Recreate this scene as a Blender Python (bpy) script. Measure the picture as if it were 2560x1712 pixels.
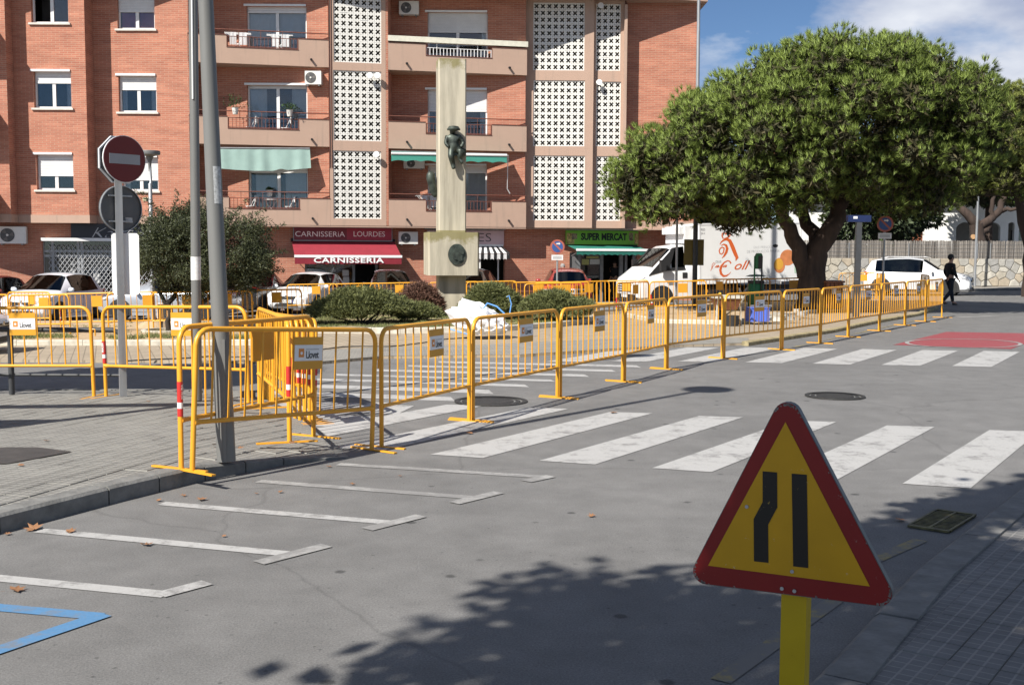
import bpy, bmesh, math, random
import numpy as np
from mathutils import Vector, Matrix
for o in list(bpy.data.objects): bpy.data.objects.remove(o)
SC = bpy.context.scene
COL = SC.collection
R = math.radians
# ------------------------------------------------------------------ camera
CAM_H = 1.75; FPX = 2785.0; PITCH = R(4.66); ROLL = R(0.29)
W0, H0 = 2560, 1712
cp, sp, cr, sr = math.cos(PITCH), math.sin(PITCH), math.cos(ROLL), math.sin(ROLL)
RIGHT = Vector((cr, sr*sp, sr*cp)); UP = Vector((-sr, cr*sp, cr*cp)); FWD = Vector((0, cp, -sp))
cd = bpy.data.cameras.new('camera'); cam = bpy.data.objects.new('camera', cd); COL.objects.link(cam)
cam.matrix_world = Matrix(((RIGHT.x, UP.x, -FWD.x, 0), (RIGHT.y, UP.y, -FWD.y, 0), (RIGHT.z, UP.z, -FWD.z, CAM_H), (0, 0, 0, 1)))
cd.sensor_width = 36; cd.lens = 36*FPX/W0; cd.clip_end = 3000; cd.clip_start = 0.05
SC.camera = cam
# ------------------------------------------------------------------ light
SUN_AZ = R(40.5); SUN_EL = R(43)          # light travels towards (sin az, cos az)
wd = bpy.data.worlds.new('World'); SC.world = wd; wd.use_nodes = True
nt = wd.node_tree; nt.nodes.clear()
def wn(t, **k):
    n = nt.nodes.new(t)
    for a, b in k.items(): setattr(n, a, b)
    return n
sky = wn('ShaderNodeTexSky', sky_type='NISHITA', sun_disc=False)
sky.sun_elevation = SUN_EL; sky.sun_rotation = math.pi + SUN_AZ
sky.air_density = 0.9; sky.dust_density = 0.0; sky.ozone_density = 6.0; sky.altitude = 1200
tc = wn('ShaderNodeTexCoord'); mp = wn('ShaderNodeMapping')
mp.inputs['Scale'].default_value = (1.5, 1.5, 3.4); mp.inputs['Location'].default_value = (8.3, 1.2, 0.4); mp.inputs['Rotation'].default_value = (0, 0, .11)
n1 = wn('ShaderNodeTexNoise'); n1.inputs['Scale'].default_value = 1.9; n1.inputs['Detail'].default_value = 9; n1.inputs['Roughness'].default_value = .56
n2 = wn('ShaderNodeTexNoise'); n2.inputs['Scale'].default_value = 4.6; n2.inputs['Detail'].default_value = 6
rp = wn('ShaderNodeValToRGB'); rp.color_ramp.elements[0].position = .50; rp.color_ramp.elements[1].position = .60
shade = wn('ShaderNodeValToRGB'); shade.color_ramp.elements[0].position = .36; shade.color_ramp.elements[1].position = .62
shade.color_ramp.elements[0].color = (4.2, 4.9, 6.8, 1); shade.color_ramp.elements[1].color = (9.2, 9.6, 10.4, 1)
mx = wn('ShaderNodeMix', data_type='RGBA'); bg = wn('ShaderNodeBackground'); ow = wn('ShaderNodeOutputWorld')
L = nt.links.new
L(tc.outputs['Generated'], mp.inputs['Vector']); L(mp.outputs['Vector'], n1.inputs['Vector']); L(mp.outputs['Vector'], n2.inputs['Vector'])
L(n1.outputs['Fac'], rp.inputs['Fac']); L(n2.outputs['Fac'], shade.inputs['Fac'])
L(rp.outputs['Color'], mx.inputs['Factor']); L(sky.outputs['Color'], mx.inputs['A']); L(shade.outputs['Color'], mx.inputs['B'])
L(mx.outputs['Result'], bg.inputs['Color']); bg.inputs['Strength'].default_value = 0.056; L(bg.outputs['Background'], ow.inputs['Surface'])
sd = bpy.data.lights.new('sun', 'SUN'); sd.energy = 5.0; sd.angle = R(.53); sd.color = (1, .95, .87)
so = bpy.data.objects.new('sun', sd); COL.objects.link(so); so.location = (-30, -40, 50)
so.rotation_euler = Vector((math.sin(SUN_AZ)*math.cos(SUN_EL), math.cos(SUN_AZ)*math.cos(SUN_EL), -math.sin(SUN_EL))).to_track_quat('-Z', 'Y').to_euler()
vs = SC.view_settings; vs.view_transform = 'Standard'; vs.look = 'None'; vs.exposure = 0.68; vs.gamma = 1; vs.use_curve_mapping = False
SC.render.engine = 'CYCLES'
# ------------------------------------------------------------------ pixel <-> world (pixels of the 2560 x 1712 photograph)
def ray(x, y):
    return RIGHT*((x-W0/2)/FPX) + UP*((H0/2-y)/FPX) + FWD
def gflat(x, y, z=0.0):
    d = ray(x, y); t = (z-CAM_H)/d.z; return Vector((d.x*t, d.y*t, z))
def at(x, y, Y):
    d = ray(x, y)*1.0; t = Y/d.y; return Vector((d.x*t, Y, CAM_H+d.z*t))
def sperp(x, y): return (x+1.19)*(-.85)+(y-9.79)*.526
def gz(x, y):                          # the side street falls away from the main road
    s = min(sperp(x, y), 30)
    return 0.0 if s <= 0 else (-.024*s*s/4 if s < 2 else -.024*(s-1))
def pg(x, y, dz=0.0):                  # pixel -> point on the ground
    z = dz
    for i in range(12):
        p = gflat(x, y, z); z = gz(p.x, p.y)+dz
    return Vector((p.x, p.y, z))
K = 2560/2345
def dg(x, y, dz=0.0): return pg(x*K, y*K, dz)
# ------------------------------------------------------------------ materials
MATS = {}
class NT:
    def __init__(s, name):
        s.m = bpy.data.materials.new(name); s.m.use_nodes = True; s.t = s.m.node_tree
        s.b = s.t.nodes['Principled BSDF']; s.out = s.t.nodes['Material Output']
    def n(s, t, **k):
        x = s.t.nodes.new(t)
        for a, b in k.items():
            if a in x.inputs: x.inputs[a].default_value = b
            else: setattr(x, a, b)
        return x
    def l(s, a, b): s.t.links.new(a, b)
def c4(c): return (c[0], c[1], c[2], 1)
def mat(name, col, rough=.6, metal=0, var=.12, scale=6, bump=0, bscale=40, col2=None, coat=0, spec=None, streak=False, isl=0, trans=0):
    """plain surface with grain: noise between two shades of the same colour"""
    if name in MATS: return MATS[name]
    g = NT(name); b = g.b
    b.inputs['Roughness'].default_value = rough; b.inputs['Metallic'].default_value = metal
    if coat: b.inputs['Coat Weight'].default_value = coat; b.inputs['Coat Roughness'].default_value = .06
    if spec is not None: b.inputs['Specular IOR Level'].default_value = spec
    a = c4([x*(1-var) for x in col]); e = c4([min(1, x*(1+var)) for x in (col2 or col)])
    co = g.n('ShaderNodeNewGeometry')
    if isl:
        cr_ = g.n('ShaderNodeValToRGB'); cr_.color_ramp.elements[0].color = a; cr_.color_ramp.elements[1].color = e
        g.l(co.outputs['Random Per Island'], cr_.inputs['Fac']); g.l(cr_.outputs['Color'], b.inputs['Base Color'])
    else:
        vec = co.outputs['Position']
        if streak:
            m_ = g.n('ShaderNodeMapping'); m_.inputs['Scale'].default_value = (1, 1, .12); g.l(vec, m_.inputs['Vector']); vec = m_.outputs['Vector']
        no = g.n('ShaderNodeTexNoise', Scale=scale, Detail=6.0, Roughness=.62); g.l(vec, no.inputs['Vector'])
        cr_ = g.n('ShaderNodeValToRGB'); cr_.color_ramp.elements[0].color = a; cr_.color_ramp.elements[1].color = e
        cr_.color_ramp.elements[0].position = .3; cr_.color_ramp.elements[1].position = .7
        g.l(no.outputs['Fac'], cr_.inputs['Fac']); g.l(cr_.outputs['Color'], b.inputs['Base Color'])
    if bump:
        nb = g.n('ShaderNodeTexNoise', Scale=bscale, Detail=4.0); g.l(co.outputs['Position'], nb.inputs['Vector'])
        bp = g.n('ShaderNodeBump', Strength=bump, Distance=.01); g.l(nb.outputs['Fac'], bp.inputs['Height']); g.l(bp.outputs['Normal'], b.inputs['Normal'])
    if trans:
        tr = g.n('ShaderNodeBsdfTranslucent'); ms = g.n('ShaderNodeMixShader', Fac=trans)
        g.l(cr_.outputs['Color'], tr.inputs['Color']); g.l(b.outputs['BSDF'], ms.inputs[1]); g.l(tr.outputs['BSDF'], ms.inputs[2]); g.l(ms.outputs['Shader'], g.out.inputs['Surface'])
    MATS[name] = g.m; return g.m
def glass(name, tint, rough=.03, see=.55):
    if name in MATS: return MATS[name]
    g = NT(name)
    tr = g.n('ShaderNodeBsdfTransparent'); tr.inputs['Color'].default_value = c4(tint)
    gl = g.n('ShaderNodeBsdfGlossy'); gl.inputs['Roughness'].default_value = rough
    fr = g.n('ShaderNodeFresnel', IOR=1.75); ms = g.n('ShaderNodeMixShader')
    g.l(fr.outputs['Fac'], ms.inputs['Fac']); g.l(tr.outputs['BSDF'], ms.inputs[1]); g.l(gl.outputs['BSDF'], ms.inputs[2])
    g.l(ms.outputs['Shader'], g.out.inputs['Surface']); MATS[name] = g.m; return g.m
def wallvec(g):
    """(along the wall, height) in metres for any upright wall"""
    co = g.n('ShaderNodeNewGeometry')
    cr_ = g.n('ShaderNodeVectorMath', operation='CROSS_PRODUCT'); g.l(co.outputs['Normal'], cr_.inputs[0]); cr_.inputs[1].default_value = (0, 0, 1)
    nm = g.n('ShaderNodeVectorMath', operation='NORMALIZE'); g.l(cr_.outputs[0], nm.inputs[0])
    dt = g.n('ShaderNodeVectorMath', operation='DOT_PRODUCT'); g.l(co.outputs['Position'], dt.inputs[0]); g.l(nm.outputs[0], dt.inputs[1])
    sx = g.n('ShaderNodeSeparateXYZ'); g.l(co.outputs['Position'], sx.inputs[0])
    cb = g.n('ShaderNodeCombineXYZ'); g.l(dt.outputs['Value'], cb.inputs[0]); g.l(sx.outputs['Z'], cb.inputs[1])
    return cb.outputs[0], co
def brickmat(name, c1, c2, mortar):
    g = NT(name); v, co = wallvec(g)
    br = g.n('ShaderNodeTexBrick'); g.l(v, br.inputs['Vector'])
    for k_, x in (('Scale', 1.0), ('Mortar Size', .009), ('Mortar Smooth', .3), ('Bias', -.1), ('Brick Width', .29), ('Row Height', .073)): br.inputs[k_].default_value = x
    br.inputs['Color1'].default_value = c4(c1); br.inputs['Color2'].default_value = c4(c2); br.inputs['Mortar'].default_value = c4(mortar)
    m_ = g.n('ShaderNodeMapping'); m_.inputs['Scale'].default_value = (.5, 2.6, 1); g.l(v, m_.inputs['Vector'])
    no = g.n('ShaderNodeTexNoise', Scale=1.3, Detail=7.0, Roughness=.65); g.l(m_.outputs['Vector'], no.inputs['Vector'])
    cr_ = g.n('ShaderNodeValToRGB'); cr_.color_ramp.elements[0].color = (.80, .76, .76, 1); cr_.color_ramp.elements[1].color = (1.12, 1.08, 1.06, 1)
    cr_.color_ramp.elements[0].position = .32; cr_.color_ramp.elements[1].position = .66
    g.l(no.outputs['Fac'], cr_.inputs['Fac'])
    mu = g.n('ShaderNodeMix', data_type='RGBA', blend_type='MULTIPLY'); mu.inputs['Factor'].default_value = 1
    g.l(br.outputs['Color'], mu.inputs['A']); g.l(cr_.outputs['Color'], mu.inputs['B']); g.l(mu.outputs['Result'], g.b.inputs['Base Color'])
    bp = g.n('ShaderNodeBump', Strength=.5, Distance=.01, invert=True); g.l(br.outputs['Fac'], bp.inputs['Height']); g.l(bp.outputs['Normal'], g.b.inputs['Normal'])
    g.b.inputs['Roughness'].default_value = .85; MATS[name] = g.m; return g.m
def plastermat(name, c, stain):
    g = NT(name); v, co = wallvec(g)
    no = g.n('ShaderNodeTexNoise', Scale=1.6, Detail=7.0, Roughness=.6); g.l(co.outputs['Position'], no.inputs['Vector'])
    m_ = g.n('ShaderNodeMapping'); m_.inputs['Scale'].default_value = (5, .35, 1); g.l(v, m_.inputs['Vector'])
    n2 = g.n('ShaderNodeTexNoise', Scale=1.2, Detail=5.0); g.l(m_.outputs['Vector'], n2.inputs['Vector'])
    cr_ = g.n('ShaderNodeValToRGB'); cr_.color_ramp.elements[0].color = c4([x*.9 for x in c]); cr_.color_ramp.elements[1].color = c4([x*1.07 for x in c]); g.l(no.outputs['Fac'], cr_.inputs['Fac'])
    r2 = g.n('ShaderNodeValToRGB'); r2.color_ramp.elements[0].position = .56; r2.color_ramp.elements[1].position = .74
    r2.color_ramp.elements[1].color = (.6, .6, .6, 1); g.l(n2.outputs['Fac'], r2.inputs['Fac'])
    mu = g.n('ShaderNodeMix', data_type='RGBA'); g.l(r2.outputs['Color'], mu.inputs['Factor']); g.l(cr_.outputs['Color'], mu.inputs['A']); mu.inputs['B'].default_value = c4(stain)
    g.l(mu.outputs['Result'], g.b.inputs['Base Color']); g.b.inputs['Roughness'].default_value = .9; MATS[name] = g.m; return g.m
def asphaltmat(name, c, lo=.82, hi=1.15):
    g = NT(name); co = g.n('ShaderNodeNewGeometry')
    n1 = g.n('ShaderNodeTexNoise', Scale=.35, Detail=6.0, Roughness=.6); n2 = g.n('ShaderNodeTexNoise', Scale=95.0, Detail=3.0, Roughness=.8); n3 = g.n('ShaderNodeTexNoise', Scale=2.6, Detail=8.0, Roughness=.7)
    for n in (n1, n2, n3): g.l(co.outputs['Position'], n.inputs['Vector'])
    def ramp(n, a, b, p0=.3, p1=.7):
        r = g.n('ShaderNodeValToRGB'); r.color_ramp.elements[0].color = (a, a, a, 1); r.color_ramp.elements[1].color = (b, b, b, 1)
        r.color_ramp.elements[0].position = p0; r.color_ramp.elements[1].position = p1; g.l(n.outputs['Fac'], r.inputs['Fac']); return r.outputs['Color']
    def mul(a, b):
        m_ = g.n('ShaderNodeMix', data_type='RGBA', blend_type='MULTIPLY'); m_.inputs['Factor'].default_value = 1
        for q, s_ in ((a, 'A'), (b, 'B')):
            if isinstance(q, tuple): m_.inputs[s_].default_value = q
            else: g.l(q, m_.inputs[s_])
        return m_.outputs['Result']
    x = mul(c4(c), ramp(n1, .85, 1.12)); x = mul(x, ramp(n2, .58, 1.42, .28, .72)); x = mul(x, ramp(n3, lo, hi))
    # small oil spots and cracks
    vo = g.n('ShaderNodeTexVoronoi', Scale=2.1, Randomness=1.0); m_ = g.n('ShaderNodeMapping'); m_.inputs['Scale'].default_value = (1, 1.0, 1)
    g.l(co.outputs['Position'], m_.inputs['Vector']); g.l(m_.outputs['Vector'], vo.inputs['Vector'])
    add = g.n('ShaderNodeMath', operation='MULTIPLY_ADD'); g.l(n3.outputs['Fac'], add.inputs[0]); add.inputs[1].default_value = .10; g.l(vo.outputs['Distance'], add.inputs[2])
    sp_ = g.n('ShaderNodeValToRGB'); sp_.color_ramp.elements[0].position = .10; sp_.color_ramp.elements[1].position = .135; sp_.color_ramp.elements[0].color = (.42, .42, .42, 1); g.l(add.outputs[0], sp_.inputs['Fac'])
    x = mul(x, sp_.outputs['Color'])
    v3 = g.n('ShaderNodeTexVoronoi', Scale=8.5, Randomness=1.0); g.l(co.outputs['Position'], v3.inputs['Vector'])
    a3 = g.n('ShaderNodeMath', operation='MULTIPLY_ADD'); g.l(n1.outputs['Fac'], a3.inputs[0]); a3.inputs[1].default_value = .35; g.l(v3.outputs['Distance'], a3.inputs[2])
    s3 = g.n('ShaderNodeValToRGB'); s3.color_ramp.elements[0].position = .20; s3.color_ramp.elements[1].position = .27; s3.color_ramp.elements[0].color = (.55, .55, .55, 1); g.l(a3.outputs[0], s3.inputs['Fac'])
    x = mul(x, s3.outputs['Color'])
    v2 = g.n('ShaderNodeTexVoronoi', Scale=.28, feature='DISTANCE_TO_EDGE'); 
    nd = g.n('ShaderNodeTexNoise', Scale=1.2, Detail=5.0); ad = g.n('ShaderNodeMix', data_type='VECTOR'); ad.inputs['Factor'].default_value = .32
    g.l(co.outputs['Position'], nd.inputs['Vector']); g.l(co.outputs['Position'], ad.inputs['A']); g.l(nd.outputs['Color'], ad.inputs['B']); g.l(ad.outputs['Result'], v2.inputs['Vector'])
    ck = g.n('ShaderNodeValToRGB'); ck.color_ramp.elements[0].position = .0; ck.color_ramp.elements[1].position = .0012; ck.color_ramp.elements[0].color = (.8, .8, .8, 1); g.l(v2.outputs['Distance'], ck.inputs['Fac'])
    x = mul(x, ck.outputs['Color'])
    g.l(x, g.b.inputs['Base Color']); g.b.inputs['Roughness'].default_value = .82
    bp = g.n('ShaderNodeBump', Strength=.35, Distance=.006); g.l(n2.outputs['Fac'], bp.inputs['Height']); g.l(bp.outputs['Normal'], g.b.inputs['Normal'])
    MATS[name] = g.m; return g.m
def paintmat(name, c, wear, base, thr=.36):
    """worn road paint: specks and tyre scuffs down to the asphalt"""
    g = NT(name); co = g.n('ShaderNodeNewGeometry')
    n1 = g.n('ShaderNodeTexNoise', Scale=3.2, Detail=10.0, Roughness=.78); n2 = g.n('ShaderNodeTexNoise', Scale=70.0, Detail=2.0)
    g.l(co.outputs['Position'], n1.inputs['Vector']); g.l(co.outputs['Position'], n2.inputs['Vector'])
    v2 = g.n('ShaderNodeTexVoronoi', Scale=1.7, feature='DISTANCE_TO_EDGE'); nd = g.n('ShaderNodeMix', data_type='VECTOR'); nd.inputs['Factor'].default_value = .35
    g.l(co.outputs['Position'], nd.inputs['A']); g.l(n1.outputs['Color'], nd.inputs['B']); g.l(nd.outputs['Result'], v2.inputs['Vector'])
    ck = g.n('ShaderNodeValToRGB'); ck.color_ramp.elements[0].position = .0; ck.color_ramp.elements[1].position = .012
    ck.color_ramp.elements[0].color = (.55, .55, .55, 1); ck.color_ramp.elements[1].color = (0, 0, 0, 1); g.l(v2.outputs['Distance'], ck.inputs['Fac'])
    cr_ = g.n('ShaderNodeValToRGB'); cr_.color_ramp.elements[0].position = thr-.04; cr_.color_ramp.elements[1].position = thr+.05; cr_.color_ramp.elements[0].color = (wear, wear, wear, 1); cr_.color_ramp.elements[1].color = (0, 0, 0, 1)
    g.l(n1.outputs['Fac'], cr_.inputs['Fac'])
    mxx = g.n('ShaderNodeMath', operation='MAXIMUM'); g.l(cr_.outputs['Color'], mxx.inputs[0]); g.l(ck.outputs['Color'], mxx.inputs[1])
    c2 = g.n('ShaderNodeValToRGB'); c2.color_ramp.elements[0].color = c4([x*.8 for x in c]); c2.color_ramp.elements[1].color = c4([min(1, x*1.1) for x in c]); g.l(n2.outputs['Fac'], c2.inputs['Fac'])
    mu = g.n('ShaderNodeMix', data_type='RGBA'); g.l(mxx.outputs[0], mu.inputs['Factor']); g.l(c2.outputs['Color'], mu.inputs['A']); mu.inputs['B'].default_value = c4(base)
    g.l(mu.outputs['Result'], g.b.inputs['Base Color']); g.b.inputs['Roughness'].default_value = .7; MATS[name] = g.m; return g.m
# ------------------------------------------------------------------ mesh helpers
ROOTM = {}
class MB:
    def __init__(s): s.v = []; s.f = []
    def add(s, vs_, fs):
        n = len(s.v); s.v += [tuple(p) for p in vs_]; s.f += [tuple(n+i for i in q) for q in fs]; return s
    def box(s, x0, x1, y0, y1, z0, z1):
        return s.add([(x0,y0,z0),(x1,y0,z0),(x1,y1,z0),(x0,y1,z0),(x0,y0,z1),(x1,y0,z1),(x1,y1,z1),(x0,y1,z1)],
                     [(0,3,2,1),(4,5,6,7),(0,1,5,4),(1,2,6,5),(2,3,7,6),(3,0,4,7)])
    def hexa(s, b, t):   # two quads
        return s.add(list(b)+list(t), [(3,2,1,0),(4,5,6,7),(0,1,5,4),(1,2,6,5),(2,3,7,6),(3,0,4,7)])
    def prism(s, poly, fn, a, b):
        """poly of 2-D points, fn(u,v,w)->3-D, extruded w=a..b"""
        n = len(poly); A = [fn(p[0], p[1], a) for p in poly]; B = [fn(p[0], p[1], b) for p in poly]
        return s.add(A+B, [tuple(range(n-1, -1, -1)), tuple(range(n, 2*n))]+[(i, (i+1) % n, n+(i+1) % n, n+i) for i in range(n)])
    def tube(s, path, r, n=8, cap=True):
        path = [Vector(p) for p in path]; m = len(path); rr = r if isinstance(r, (list, tuple)) else [r]*m
        rings = []; ref = None
        for i, p in enumerate(path):
            d = (path[min(i+1, m-1)]-path[max(i-1, 0)])
            if d.length < 1e-9: d = Vector((0, 0, 1))
            d.normalize()
            if ref is None: ref = Vector((0, 0, 1)) if abs(d.z) < .9 else Vector((1, 0, 0))
            a = d.cross(ref).normalized(); b = a.cross(d).normalized(); ref = b
            rings.append([p+(a*math.cos(2*math.pi*k/n)+b*math.sin(2*math.pi*k/n))*rr[i] for k in range(n)])
        fs = []
        for i in range(m-1):
            for k in range(n):
                k2 = (k+1) % n; fs.append((i*n+k, i*n+k2, (i+1)*n+k2, (i+1)*n+k))
        if cap: fs += [tuple(range(n-1, -1, -1)), tuple(range((m-1)*n, m*n))]
        return s.add([p for q in rings for p in q], fs)
    def lathe(s, prof, c=(0,0,0), n=16, axis='z'):
        """prof: (r,h)"""
        vs_ = []; m = len(prof)
        for r, h in prof:
            for k in range(n):
                a = 2*math.pi*k/n; x, y = r*math.cos(a), r*math.sin(a)
                vs_.append((c[0]+x, c[1]+y, c[2]+h) if axis == 'z' else ((c[0]+x, c[1]+h, c[2]+y) if axis == 'y' else (c[0]+h, c[1]+x, c[2]+y)))
        fs = []
        for i in range(m-1):
            for k in range(n):
                k2 = (k+1) % n; q = (i*n+k, i*n+k2, (i+1)*n+k2, (i+1)*n+k); fs.append(q if axis != 'y' else q[::-1])
        a_, b_ = tuple(range(n-1, -1, -1)), tuple(range((m-1)*n, m*n))
        fs += [a_, b_] if axis != 'y' else [a_[::-1], b_[::-1]]
        return s.add(vs_, fs)
    def disc(s, fn, cu, cv, r, a, b, n=24, ry=None):
        return s.prism([(cu+r*math.cos(2*math.pi*k/n), cv+(ry or r)*math.sin(2*math.pi*k/n)) for k in range(n)], fn, a, b)
    def xform(s, M): s.v = [tuple(M @ Vector(p)) for p in s.v]; return s
    def mesh(s, name, m):
        me = bpy.data.meshes.new(name); me.from_pydata(s.v, [], s.f); me.update()
        if m is not None: me.materials.append(m)
        return me
    def build(s, name, m, parent=None, world=False, smooth=0):
        if world and parent is not None: s.xform(ROOTM[parent.name].inverted())
        me = s.mesh(name, m)
        if smooth:
            me.polygons.foreach_set('use_smooth', [True]*len(me.polygons)); me.set_sharp_from_angle(angle=R(smooth))
        return link(name, me, parent)
def link(name, data, parent=None, loc=None, rot=None):
    o = bpy.data.objects.new(name, data); COL.objects.link(o)
    if parent is not None: o.parent = parent
    if loc is not None: o.location = loc
    if rot is not None: o.rotation_euler = rot
    pm = ROOTM.get(parent.name, Matrix()) if parent is not None else Matrix()
    ROOTM[o.name] = pm @ o.matrix_basis
    return o
def tag(o, label, cat, group=None):
    o['label'] = label; o['category'] = cat
    if group: o['group'] = group
    return o
def thing(name, label, cat, loc=(0,0,0), rz=0, group=None, rot=None):
    o = link(name, None, None, loc, rot or (0, 0, rz)); o.empty_display_size = .3
    return tag(o, label, cat, group)
def struct(o): o['kind'] = 'structure'; return o
def copy_tree(o, parent=None):
    c = o.copy(); COL.objects.link(c)
    if parent is not None: c.parent = parent
    for ch in list(o.children): copy_tree(ch, c)
    return c
class Fr:
    """upright plane: origin on the ground plan, angle a from +X; w is measured towards the viewer"""
    def __init__(s, x, y, a): s.o = Vector((x, y, 0)); s.e = Vector((math.cos(a), math.sin(a), 0)); s.n = Vector((math.sin(a), -math.cos(a), 0))
    def P(s, u, w, z): return s.o+s.e*u+s.n*w+Vector((0, 0, z))
    def fn(s): return lambda u, z, w: s.P(u, w, z)
    def px(s, x, y, w=0):
        d = ray(x, y); c = Vector((0, 0, CAM_H)); q = s.o+s.n*w
        t = (q-c).dot(s.n)/d.dot(s.n); p = c+d*t
        return (p-s.o).dot(s.e), p.z
    def u(s, x, w=0, y=560): return s.px(x, y, w)[0]
    def box(s, mb, u0, u1, w0, w1, z0, z1):
        return mb.hexa([s.P(u0, w1, z0), s.P(u1, w1, z0), s.P(u1, w0, z0), s.P(u0, w0, z0)], [s.P(u0, w1, z1), s.P(u1, w1, z1), s.P(u1, w0, z1), s.P(u0, w0, z1)])
def wall(fr, u0, u1, z0, z1, holes, w0, w1, mb=None):
    """slab w0..w1 with rectangular openings (a,b,c,d)"""
    mb = mb or MB()
    us = sorted({u0, u1}|{min(max(h[i], u0), u1) for h in holes for i in (0, 1)}); zs = sorted({z0, z1}|{min(max(h[i], z0), z1) for h in holes for i in (2, 3)})
    for i in range(len(us)-1):
        run = None
        for j in range(len(zs)-1):
            cu, cz = (us[i]+us[i+1])/2, (zs[j]+zs[j+1])/2
            solid = not any(h[0] < cu < h[1] and h[2] < cz < h[3] for h in holes)
            if solid: run = (run[0], zs[j+1]) if run else (zs[j], zs[j+1])
            if run and (not solid or j == len(zs)-2):
                fr.box(mb, us[i], us[i+1], w0, w1, run[0], run[1]); run = None
    return mb
def drape(name, poly, dz, m, parent=None, thick=0, world=True, cuts=(), hf=None):
    """flat sheet that follows the fall of the ground; thick>0 adds sides down by that much"""
    bm = bmesh.new(); vs_ = [bm.verts.new((p[0], p[1], 0)) for p in poly]; bm.faces.new(vs_)
    for s_ in (0, .5, 1, 1.5, 2, 30):
        q = Vector((-1.19, 9.79, 0))+Vector((-.85, .526, 0)).normalized()*s_
        bmesh.ops.bisect_plane(bm, geom=bm.verts[:]+bm.edges[:]+bm.faces[:], plane_co=q, plane_no=(-.85, .526, 0))
    for q, d in cuts: bmesh.ops.bisect_plane(bm, geom=bm.verts[:]+bm.edges[:]+bm.faces[:], plane_co=q, plane_no=d)
    bmesh.ops.recalc_face_normals(bm, faces=bm.faces)
    if bm.faces and sum(f.normal.z for f in bm.faces) < 0: bmesh.ops.reverse_faces(bm, faces=bm.faces)
    if thick:
        ex = bmesh.ops.extrude_face_region(bm, geom=bm.faces[:])
        top = [g_ for g_ in ex['geom'] if isinstance(g_, bmesh.types.BMVert)]; ts = set(top)
        for v in bm.verts: v.co.z = gz(v.co.x, v.co.y)+((hf(v.co.x, v.co.y) if hf else dz) if v in ts else dz-thick)
    else:
        for v in bm.verts: v.co.z = gz(v.co.x, v.co.y)+dz
    bmesh.ops.recalc_face_normals(bm, faces=bm.faces)
    if not thick and sum(f.normal.z for f in bm.faces) < 0: bmesh.ops.reverse_faces(bm, faces=bm.faces)
    me = bpy.data.meshes.new(name); bm.to_mesh(me); bm.free(); me.materials.append(m)
    if parent is not None and world: me.transform(ROOTM[parent.name].inverted())
    return link(name, me, parent)
def text(name, s_, m, parent, M, size, ext=.002, bold=0, shear=0, space=1, align='CENTER', sx=1, width=None):
    """lettering as a mesh"""
    cu = bpy.data.curves.new('tmp', 'FONT'); cu.body = s_; cu.size = size; cu.extrude = ext; cu.offset = bold; cu.shear = shear; cu.space_character = space
    cu.align_x = align; cu.align_y = 'CENTER'; cu.resolution_u = 3
    t_ = bpy.data.objects.new('tmp', cu); COL.objects.link(t_); dgr = bpy.context.evaluated_depsgraph_get()
    me = bpy.data.meshes.new_from_object(t_.evaluated_get(dgr)); bpy.data.objects.remove(t_); bpy.data.curves.remove(cu)
    me.name = name; me.materials.clear(); me.materials.append(m)
    if width:
        xs = [v.co.x for v in me.vertices]; sx = width/max(.001, max(xs)-min(xs))
    pm = ROOTM[parent.name].inverted() if parent is not None else Matrix()
    me.transform(pm @ M @ Matrix.Diagonal((sx, 1, 1, 1)))
    return link(name, me, parent)
def facing(p, a=0, tilt=0):
    """matrix for text standing upright at p on a plane at angle a, read from -Y"""
    return Matrix.Translation(p) @ Matrix.Rotation(a, 4, 'Z') @ Matrix.Rotation(R(90)-tilt, 4, 'X')
rnd = random.Random(7)
# ================================================================== ground
M_asph = asphaltmat('asphalt', (.152, .149, .145))
M_white = paintmat('road_paint_white', (.40, .395, .385), .8, (.18, .175, .17), .43)
M_faint = paintmat('road_paint_faint', (.33, .325, .315), .8, (.19, .185, .18), .5)
M_blue = paintmat('road_paint_blue', (.085, .21, .38), .7, (.17, .165, .16), .42)
M_red = paintmat('road_paint_red', (.27, .06, .068), .6, (.2, .15, .15), .38)
M_yell = paintmat('road_paint_yellow', (.27, .22, .09), .97, (.138, .135, .131), .53)
M_kerb = mat('kerb_concrete', (.165, .163, .155), .85, var=.28, scale=7, bump=.5)
M_kerbw = mat('kerb_pale_stone', (.46, .43, .36), .85, var=.25, scale=5, bump=.4)
M_sand = mat('sandy_earth', (.42, .31, .19), .95, var=.24, scale=3.5, bump=.6, bscale=60)
M_grass = mat('turf_soil', (.16, .15, .06), .95, var=.4, scale=5, bump=.5, col2=(.28, .22, .12))
M_iron = mat('cast_iron', (.06, .058, .055), .55, metal=.6, var=.3, scale=30, bump=.6, bscale=90)
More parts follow.
